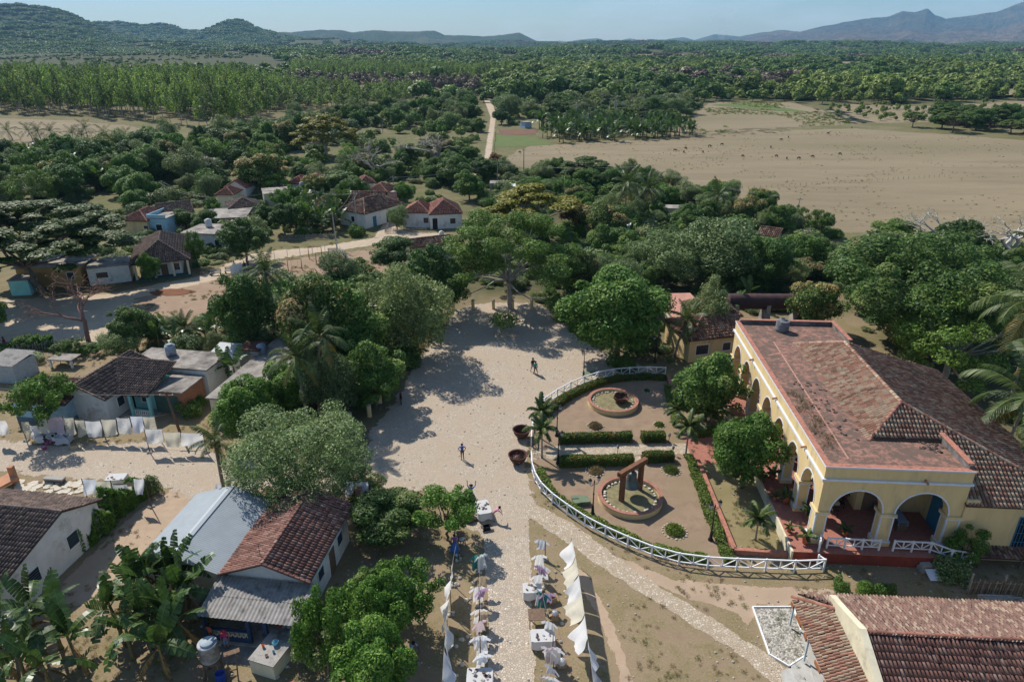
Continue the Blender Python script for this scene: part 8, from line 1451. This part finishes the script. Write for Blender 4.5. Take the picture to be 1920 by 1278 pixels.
for a, b in (('vv', 'v1'), ('v1', 'v4'), ('v4', 'v2'), ('v2', 'fork'), ('v2', 'v3'), ('v3', 'sh'), ('sh', 'tr'), ('sh', 'p1'), ('p2', 'p3')):
 for s in (-.6, .6): A_, B_ = UP[a] + Vector((s, 0, 0)), UP[b] + Vector((s, 0, 0)); cord([A_ + (B_ - A_) * (k / 6) - Vector((0, 0, 1)) * 4 * (k / 6) * (1 - k / 6) * .8 for k in range(7)], 'overhead wire between village utility poles', 'overhead wires', 'overhead_wire', .018, 'wire')
A_ = UP['lane']; cord([A_ + Vector((-x, x * .12, -.3 * math.sin(x / 24 * math.pi) * 2)) for x in range(0, 26, 3)], 'overhead wire above the lane washing', 'lane wires', 'overhead_wire', .014, 'wire')
# fences and playground by the village road
def stake_fence(name, label, a, b, n, h=1.1, mat=None, rails=True, jit=.08, cat='fence'):
 a, b = G(*a), G(*b); t = thing(name, label, cat, a, 0); d = b - a; rg = np.random.default_rng(n)
 for i in range(n): p = d * (i / (n - 1)); MB().tube([(p.x, p.y, 0), (p.x + rg.normal() * jit, p.y, h * rg.uniform(.85, 1.12))], .045, 5).build('stake', mat or MATS['grey_stick'], t)
 if rails: [MB().bar((0, 0, z), (d.x, d.y, z), .04, .04).build('rail', mat or MATS['grey_stick'], t) for z in (h * .35, h * .75)]
 return t
stake_fence('paling_fence', 'grey paling fence of the banana garden along the road', (528, 452), (628, 447), 46); stake_fence('paling_fence', 'grey paling fence before the white street houses', (722, 437), (800, 436), 30); stake_fence('paling_fence', 'short side of the paling fence by the fork', (722, 437), (736, 415), 12); stake_fence('garden_fence', 'stick fence along the yard by the shaded lot', (0, 668), (110, 652), 26)
stake_fence('road_post_row', 'row of white posts along the road by the playground', (440, 500), (632, 468), 9, 1.5, M_WHITE, False, .03, 'posts'); stake_fence('white_panel_fence', 'white picket panel fence at the right side of the playground', (638, 472), (662, 500), 16, 1.1, M_WHITE, True, .02); stake_fence('wire_fence', 'line of thin fence posts across the big pasture', (1370, 356), (1770, 332), 40, .8, MATS['grey_stick'], False, .1); stake_fence('wire_fence', 'line of fence posts beside the dirt track', (930, 250), (925, 305), 14, 1.4, M_WOOD, False, .1); stake_fence('wire_fence', 'fence posts at the near edge of the pasture', (960, 320), (1130, 318), 24, 1.2, M_WOOD, False, .1)
def frame_swing(x, y, label, c):
 t = thing('play_frame', label, 'swing', G(x, y), .4); m = plain('play_' + label[:6].strip(), c, .6, .15)
 for s in (-1, 1):
  for q in (-.5, .5): MB().tube([(s * 1.1, q, 0), (s * 1.1, 0, 2.0)], .045, 6).build('leg', m, t)
 MB().tube([(-1.1, 0, 2.0), (1.1, 0, 2.0)], .045, 6).build('crossbar', m, t)
 for s in (-.5, .5): MB().bar((s, 0, .5), (s, 0, 2.), .02).build('chain', M_IRON, t); MB().box((s, 0, .48), (.4, .2, .04)).build('seat', M_WOOD, t)
frame_swing(554, 508, 'red swing frame in the playground', (.35, .07, .05)); frame_swing(592, 484, 'orange climbing frame near the road posts', (.40, .12, .06)); frame_swing(606, 494, 'rusty low frame beside the climbing frame', (.35, .2, .08))
for x, y, lab in ((405, 516, 'grey iron bench on the verge of the village road'), (432, 512, 'second bench in the tree shade by the road'), (624, 476, 'pale blue bench near the white fence')):
 t = thing('park_bench', lab, 'bench', G(x, y), .15)
 for k in range(3): MB().box((0, -.18 + k * .17, .45), (1.7, .12, .04)).build('slat', MATS['grey_stick'], t)
 for k in range(3): MB().box((0, .3, .6 + k * .17), (1.7, .04, .11)).build('slat', MATS['grey_stick'], t)
 for s in (-.75, .75): MB().b6(s - .04, s + .04, -.25, .34, 0, .43).build('leg', M_IRON, t); MB().b6(s - .03, s + .03, .3, .36, .43, 1.).build('back_support', M_IRON, t)
t = thing('white_screen_wall', 'short white slatted screen by the tree at the road', 'screen', G(446, 512), R(60))
for i in range(8): MB().box((i * .3 - 1.2, 0, .8), (.24, .05, 1.6)).build('slat', M_WHITE, t)
mb = MB(); p = G(322, 548); rg = np.random.default_rng(4); n = 20; mb.prism([(3.4 * rg.uniform(.75, 1.1) * math.cos(k / n * 6.283), 1.6 * rg.uniform(.75, 1.1) * math.sin(k / n * 6.283)) for k in range(n)], .0, .06); o = mb.build('red_earth_patch', plain('red_earth', (.16, .065, .03), .95, .3, 2, .4)); o.location = p; tag(o, kind='structure')
# smoke far away
p = Vector((*(ray(1352, 76)[0] / ray(1352, 76)[1] * 8200,), 8200, 40)); mb = MB(); mb.lathe([(30, 0), (60, 90), (130, 200), (170, 300), (0, 330)], 16, cap=True); o = mb.build('smoke', volume('white_smoke', .006, (.9, .92, .95), 0., True)); o.location = p; tag(o, 'thin white smoke column rising from the far plain', 'smoke', None, 'stuff')
# ================================================================== people and cattle
SKIN = {'dark': plain('dark_skin', (.11, .06, .04), .6, .1, 8), 'tan': plain('tan_skin', (.32, .18, .12), .6, .1, 8)}
def col(c): return plain('fabric_%d_%d_%d' % tuple(int(x * 99) for x in c), c, .9, .18, 9)
def skin_body(name, joints, edges, rad, mats, bonemat, parent, root):
 """Grows one continuous body over a skeleton, then colours it by the nearest bone."""
 names = list(joints); me = bpy.data.meshes.new(name); me.from_pydata([joints[n] for n in names], [(names.index(a), names.index(b)) for a, b in edges], []); o = bpy.data.objects.new(name, me); COL.objects.link(o)
 sm = o.modifiers.new('s', 'SKIN'); sk = me.skin_vertices[0].data
 for n, v in zip(names, sk): r = rad.get(n, .05); v.radius = r if isinstance(r, tuple) else (r, r); v.use_root = n == root
 sm.use_smooth_shade = True; ss = o.modifiers.new('d', 'SUBSURF'); ss.levels = ss.render_levels = 1
 dg = bpy.context.evaluated_depsgraph_get(); dg.update(); ev = o.evaluated_get(dg); m2 = bpy.data.meshes.new_from_object(ev); bpy.data.objects.remove(o)
 A = np.array([joints[a] for a, b in edges]); B = np.array([joints[b] for a, b in edges]); C = np.array([list(p.center) for p in m2.polygons]); d = B - A; t = np.clip(((C[:, None] - A[None]) * d[None]).sum(-1) / ((d * d).sum(-1)[None] + 1e-9), 0, 1); dist = np.linalg.norm(C[:, None] - (A[None] + d[None] * t[..., None]), axis=-1); k = dist.argmin(1)
 for m in mats: m2.materials.append(m)
 m2.polygons.foreach_set('material_index', np.array([bonemat(edges[i]) for i in k], np.int32)); return obj(name, m2, parent)
def person(x, y, face, label, top, bottom, pose='stand', skin='dark', skirt=None, hat=None, h=1.68, z=0., group=None, px=True, sleeves=True, shorts=False):
 b = G(x, y, z) if px else Vector((x, y, z)); t = thing('person', label, 'person', b, face, group, h / 1.7); J = {}
 lean = {'bend': .95, 'wash': .5}.get(pose, 0.); hip = {'sit': .48, 'wash': .80}.get(pose, .92); st = .16 if pose == 'walk' else 0.
 def sp_(d, fz, x_=0.): return (x_, -math.sin(lean) * d + (-.0), hip + math.cos(lean) * d)           # faces -y
 J['pelvis'] = (0, 0, hip); J['waist'] = sp_(.16, 0); J['chest'] = sp_(.38, 0); J['neck'] = sp_(.56, 0); J['head'] = tuple(np.array(sp_(.66, 0)) + (0, -.02, .02)); J['crown'] = tuple(np.array(sp_(.76, 0)) + (0, -.03, .02)); J['nose'] = tuple(np.array(J['head']) + (0, -.1, .0))
 for s, q in ((-1, 'l'), (1, 'r')):
  J['sh' + q] = sp_(.50, 0, s * .19)
  el, ha = {'up': ((s * .34, -.12, hip + .62), (s * .36, -.22, hip + .92)), 'walk': ((s * .27, .1 * s, hip + .24), (s * .25, -.12 + .12 * s, hip + .06)), 'bend': ((s * .24, -.62, hip + .12), (s * .2, -.72, hip - .12)), 'wash': ((s * .26, -.42, hip + .2), (s * .14, -.62, hip + .02)), 'sit': ((s * .27, -.08, hip + .24), (s * .14, -.32, hip + .14)), 'hip': ((s * .36, .06, hip + .26), (s * .2, -.06, hip + .08))}.get(pose, ((s * .26, .02, hip + .24), (s * .25, -.08, hip - .01)))
  J['el' + q], J['ha' + q] = el, ha; d = np.array(ha) - np.array(el); d /= np.linalg.norm(d); sd = np.cross(d, [0, 1, .1]); sd /= np.linalg.norm(sd) + 1e-9; J['pa' + q] = tuple(np.array(ha) + d * .07)
  for k in range(4): J['f%d%s' % (k, q)] = tuple(np.array(ha) + d * (.15 - .012 * abs(k - 1.3)) + sd * (.028 * (k - 1.5)) + np.array([0, -.012, -.01]))
  J['th' + q] = tuple(np.array(ha) + d * .06 + sd * .06 * (-s) + np.array([0, -.03, 0]))
  J['hi' + q] = (s * .09, 0, hip - .05)
  if pose == 'sit': J['kn' + q], J['an' + q], J['to' + q] = (s * .12, -.42, .48), (s * .12, -.4, .08), (s * .12, -.56, .03)
  else: J['kn' + q], J['an' + q], J['to' + q] = (s * .1, -.04 - s * st, .5), (s * .1, .04 - s * st * 1.9, .08), (s * .11, -.12 - s * st * 1.9, .03)
 E_ = [('pelvis', 'waist'), ('waist', 'chest'), ('chest', 'neck'), ('neck', 'head'), ('head', 'crown'), ('head', 'nose')]
 for q in 'lr': E_ += [('chest', 'sh' + q), ('sh' + q, 'el' + q), ('el' + q, 'ha' + q), ('ha' + q, 'pa' + q), ('ha' + q, 'th' + q)] + [('pa' + q, 'f%d%s' % (k, q)) for k in range(4)] + [('pelvis', 'hi' + q), ('hi' + q, 'kn' + q), ('kn' + q, 'an' + q), ('an' + q, 'to' + q)]
 rad = {'pelvis': (.15, .11), 'waist': (.135, .1), 'chest': (.165, .115), 'neck': .05, 'head': (.085, .1), 'crown': (.08, .09), 'nose': .018}
 for q in 'lr': rad.update({'sh' + q: .065, 'el' + q: .042, 'ha' + q: .03, 'pa' + q: (.035, .018), 'th' + q: .009, 'hi' + q: .09, 'kn' + q: .06, 'an' + q: .042, 'to' + q: .035, **{'f%d%s' % (k, q): .009 for k in range(4)}})
 tm, bm_ = col(top), col(bottom)
 def bmat(e):
  a, b_ = e
  if a == 'pelvis' and b_[:2] == 'hi' or a[:2] == 'hi' : return 2
  if a[:2] == 'kn': return 0 if (shorts or skirt) else 2
  if a[:2] == 'an': return 3
  if a in ('pelvis',): return 2
  if a in ('waist', 'chest') : return 1
  if a[:2] == 'sh': return 1
  if a[:2] == 'el': return 0
  return 0
 body = skin_body('body', J, E_, rad, [SKIN[skin], tm, bm_, plain('shoe', (.08, .07, .08), .7, .2)], bmat, t, 'pelvis')
 c = J['head']; mb = MB(); mb.lathe([(.095, -.02), (.115, .05), (.1, .13), (.05, .17), (0, .18)], 12, (c[0], c[1] + .015, c[2])); mb.build('hair' if not hat else 'hat', col(hat) if hat else plain('black_hair', (.012, .01, .009), .8, .2), t, True)
 if hat: MB().lathe([(.1, .05), (.19, .03), (.19, .045), (.1, .07)], 14, c).build('hat_brim', col(hat), t)
 if skirt: mb = MB(); n = 18; mb.lathe([(.15, hip + .1), (.2, hip - .1), (.3, .55), (.4, .24)], n); mb.v = [(x_ * (1 + .1 * math.sin(6 * math.atan2(y_, x_)) * (1 - z_)), y_ * (1 + .1 * math.sin(6 * math.atan2(y_, x_)) * (1 - z_)), z_) for x_, y_, z_ in mb.v]; mb.build('skirt', col(skirt), t, True)
 return t
person(999, 698, R(25), 'man in black shirt and grey shorts crossing the square', (.02, .02, .025), (.22, .22, .23), 'walk', 'tan', shorts=True, h=1.8)
t_ = person(1004, 702, R(30), 'woman in teal top and purple shorts crossing the square', (.05, .24, .24), (.12, .05, .08), 'walk', 'tan', shorts=True, h=1.65)
person(867, 861, R(10), 'person in blue shirt standing with hands on hips in the square', (.05, .12, .42), (.04, .03, .04), 'hip', 'dark', h=1.65); person(884, 939, R(175), 'woman in blue top and wide patterned skirt hanging up washing', (.16, .18, .5), (.1, .08, .09), 'up', 'dark', skirt=(.2, .17, .17), hat=(.03, .03, .04), h=1.62); person(925, 976, R(95), 'person in pink clothes bending over the textile table', (.55, .25, .33), (.45, .27, .29), 'bend', 'tan', h=1.6)
person(853, 1034, R(200), 'woman in purple top and blue skirt under the almond tree', (.2, .08, .26), (.04, .12, .35), 'stand', 'dark', skirt=(.05, .16, .4), h=1.6); person(768, 1262, R(180), 'woman in pink checked shirt and headscarf at the washing tub', (.62, .24, .32), (.08, .05, .06), 'wash', 'dark', hat=(.5, .15, .25), h=1.6); person(757, 1250, R(-20), 'woman in white blouse at the washing tub', (.6, .6, .6), (.1, .08, .1), 'wash', 'dark', h=1.58); person(770, 1232, R(60), 'person in light blue shirt beside the washing tub', (.3, .42, .62), (.06, .06, .1), 'wash', 'dark', h=1.65)
person(426, 1215, R(15), 'girl in pink top and red cap standing in the back yard', (.6, .05, .2), (.2, .3, .45), 'stand', 'tan', hat=(.5, .04, .06), shorts=True, h=1.5); person(398, 1205, R(150), 'woman in orange top with back turned in the yard', (.5, .13, .06), (.06, .05, .08), 'stand', 'dark', h=1.6)
person(89, 838, R(170), 'woman in black and pink sitting beside the draped table', (.03, .03, .04), (.4, .08, .2), 'sit', 'dark', h=1.6); person(104, 836, R(150), 'woman in white blouse sitting beside the hat table', (.55, .55, .55), (.03, .03, .05), 'sit', 'dark', h=1.6); person(12, 655, R(100), 'person in dark red dress at the wire fence', (.2, .03, .06), (.3, .05, .12), 'stand', 'dark', skirt=(.4, .08, .2), h=1.65)
person(441, 508, R(40), 'person in pale blue shirt beside the white screen', (.3, .4, .5), (.05, .05, .07), 'stand', 'dark', group=None); person(459, 503, R(200), 'person in black sitting under the playground tree', (.02, .02, .02), (.03, .03, .03), 'sit', 'dark'); person(467, 509, R(120), 'second person in black under the playground tree', (.02, .02, .025), (.05, .05, .06), 'stand', 'dark')
for (x, y), lab, c in [((764, 1252), 'metal washing tub between the washing women', (.35, .36, .38)), ((858, 1046), 'turquoise bucket under the almond tree', (.05, .33, .38)), ((84, 842), 'pink bucket beside the seated women', (.5, .1, .25))]:
 t = thing('wash_tub', lab, 'tub', G(x, y), 0); r = .35 if 'tub' in lab else .2; MB().lathe([(0, 0), (r * .8, 0), (r, .35), (r * 1.04, .36), (r * .93, .33), (r * .75, .04), (0, .04)], 16).build('bowl', plain('tub_%s' % lab[:5].strip(), c, .5, .1), t, True); MB().lathe([(0, .25), (r * .6, .3), (r * .88, .27)], 12).build('wet_cloth', CL['blueish'], t, True)
for (x, y), lab in [((866, 1020), 'folding chair piled with white cloth under the almond tree')]:
 t = thing('folding_chair', lab, 'chair', G(x, y), .5); MB().b6(-.22, .22, -.22, .22, .42, .46).build('seat', M_WOOD, t); MB().box((0, .24, .7), (.44, .04, .45)).build('backrest', M_WOOD, t); MB().lathe([(.2, .462), (.22, .55), (.1, .62), (0, .62)], 9).build('cloth_pile', CL['white'], t, True)
 for x_ in (-.2, .2):
  for y_ in (-.2, .2): MB().b6(x_ - .02, x_ + .02, y_ - .02, y_ + .02, 0, .42).build('leg', M_WOOD, t)
# cattle in the pasture
CJ = {'hip': (-.62, 0, 1.12), 'back': (0, 0, 1.1), 'shoulder': (.62, 0, 1.12), 'nb': (.85, 0, 1.1), 'poll': (1.15, 0, .75), 'muzzle': (1.3, 0, .35), 'tail': (-.82, 0, 1.1), 'tail2': (-.88, 0, .55)}; CE = [('hip', 'back'), ('back', 'shoulder'), ('shoulder', 'nb'), ('nb', 'poll'), ('poll', 'muzzle'), ('hip', 'tail'), ('tail', 'tail2')]; CR = {'hip': (.27, .3), 'back': (.3, .34), 'shoulder': (.26, .34), 'nb': (.16, .22), 'poll': .14, 'muzzle': .09, 'tail': .05, 'tail2': .03}
for s, q in ((-1, 'l'), (1, 'r')):
 CJ.update({'hs' + q: (-.6, s * .18, .85), 'st' + q: (-.48, s * .2, .68), 'hk' + q: (-.72, s * .2, .42), 'hf' + q: (-.66, s * .2, .03), 'sh' + q: (.58, s * .18, .8), 'kn' + q: (.6, s * .18, .42), 'ff' + q: (.58, s * .18, .03), 'ear' + q: (1.08, s * .22, .82)}); CE += [('hip', 'hs' + q), ('hs' + q, 'st' + q), ('st' + q, 'hk' + q), ('hk' + q, 'hf' + q), ('shoulder', 'sh' + q), ('sh' + q, 'kn' + q), ('kn' + q, 'ff' + q), ('poll', 'ear' + q)]; CR.update({'hs' + q: .13, 'st' + q: .11, 'hk' + q: .06, 'hf' + q: .05, 'sh' + q: .1, 'kn' + q: .065, 'ff' + q: .05, 'ear' + q: .03})
ct = thing('calf', 'small dark calf grazing in the big dry pasture', 'calf', (0, 0, 0), 0, 'cattle in the pasture', .6); cb = skin_body('body', CJ, CE, CR, [plain('dark_hide', (.022, .015, .013), .8, .3, 4)], lambda e: 0, ct, 'back'); mb = MB(); [mb.tube([(1.12, s * .1, .88), (1.15, s * .24, .96), (1.2, s * .28, 1.08)], [.03, .025, .008], 5) for s in (-1, 1)]; hn = mb.build('horns', WALL['concrete'], ct); first = True
for i, (x, y) in enumerate([(1265, 284), (1286, 280), (1282, 287), (1353, 273), (1393, 295), (1445, 278), (1464, 264), (1456, 295), (1475, 299), (1497, 299), (1524, 296), (1318, 287), (1330, 276), (1575, 291), (1597, 241), (1552, 252), (975, 288), (1478, 259)]):
 p = G(x, y); rz = i * 2.1
 if first: ct.location = p; ct.rotation_euler = (0, 0, rz); first = False
 else: dup(ct, None, p, rz)
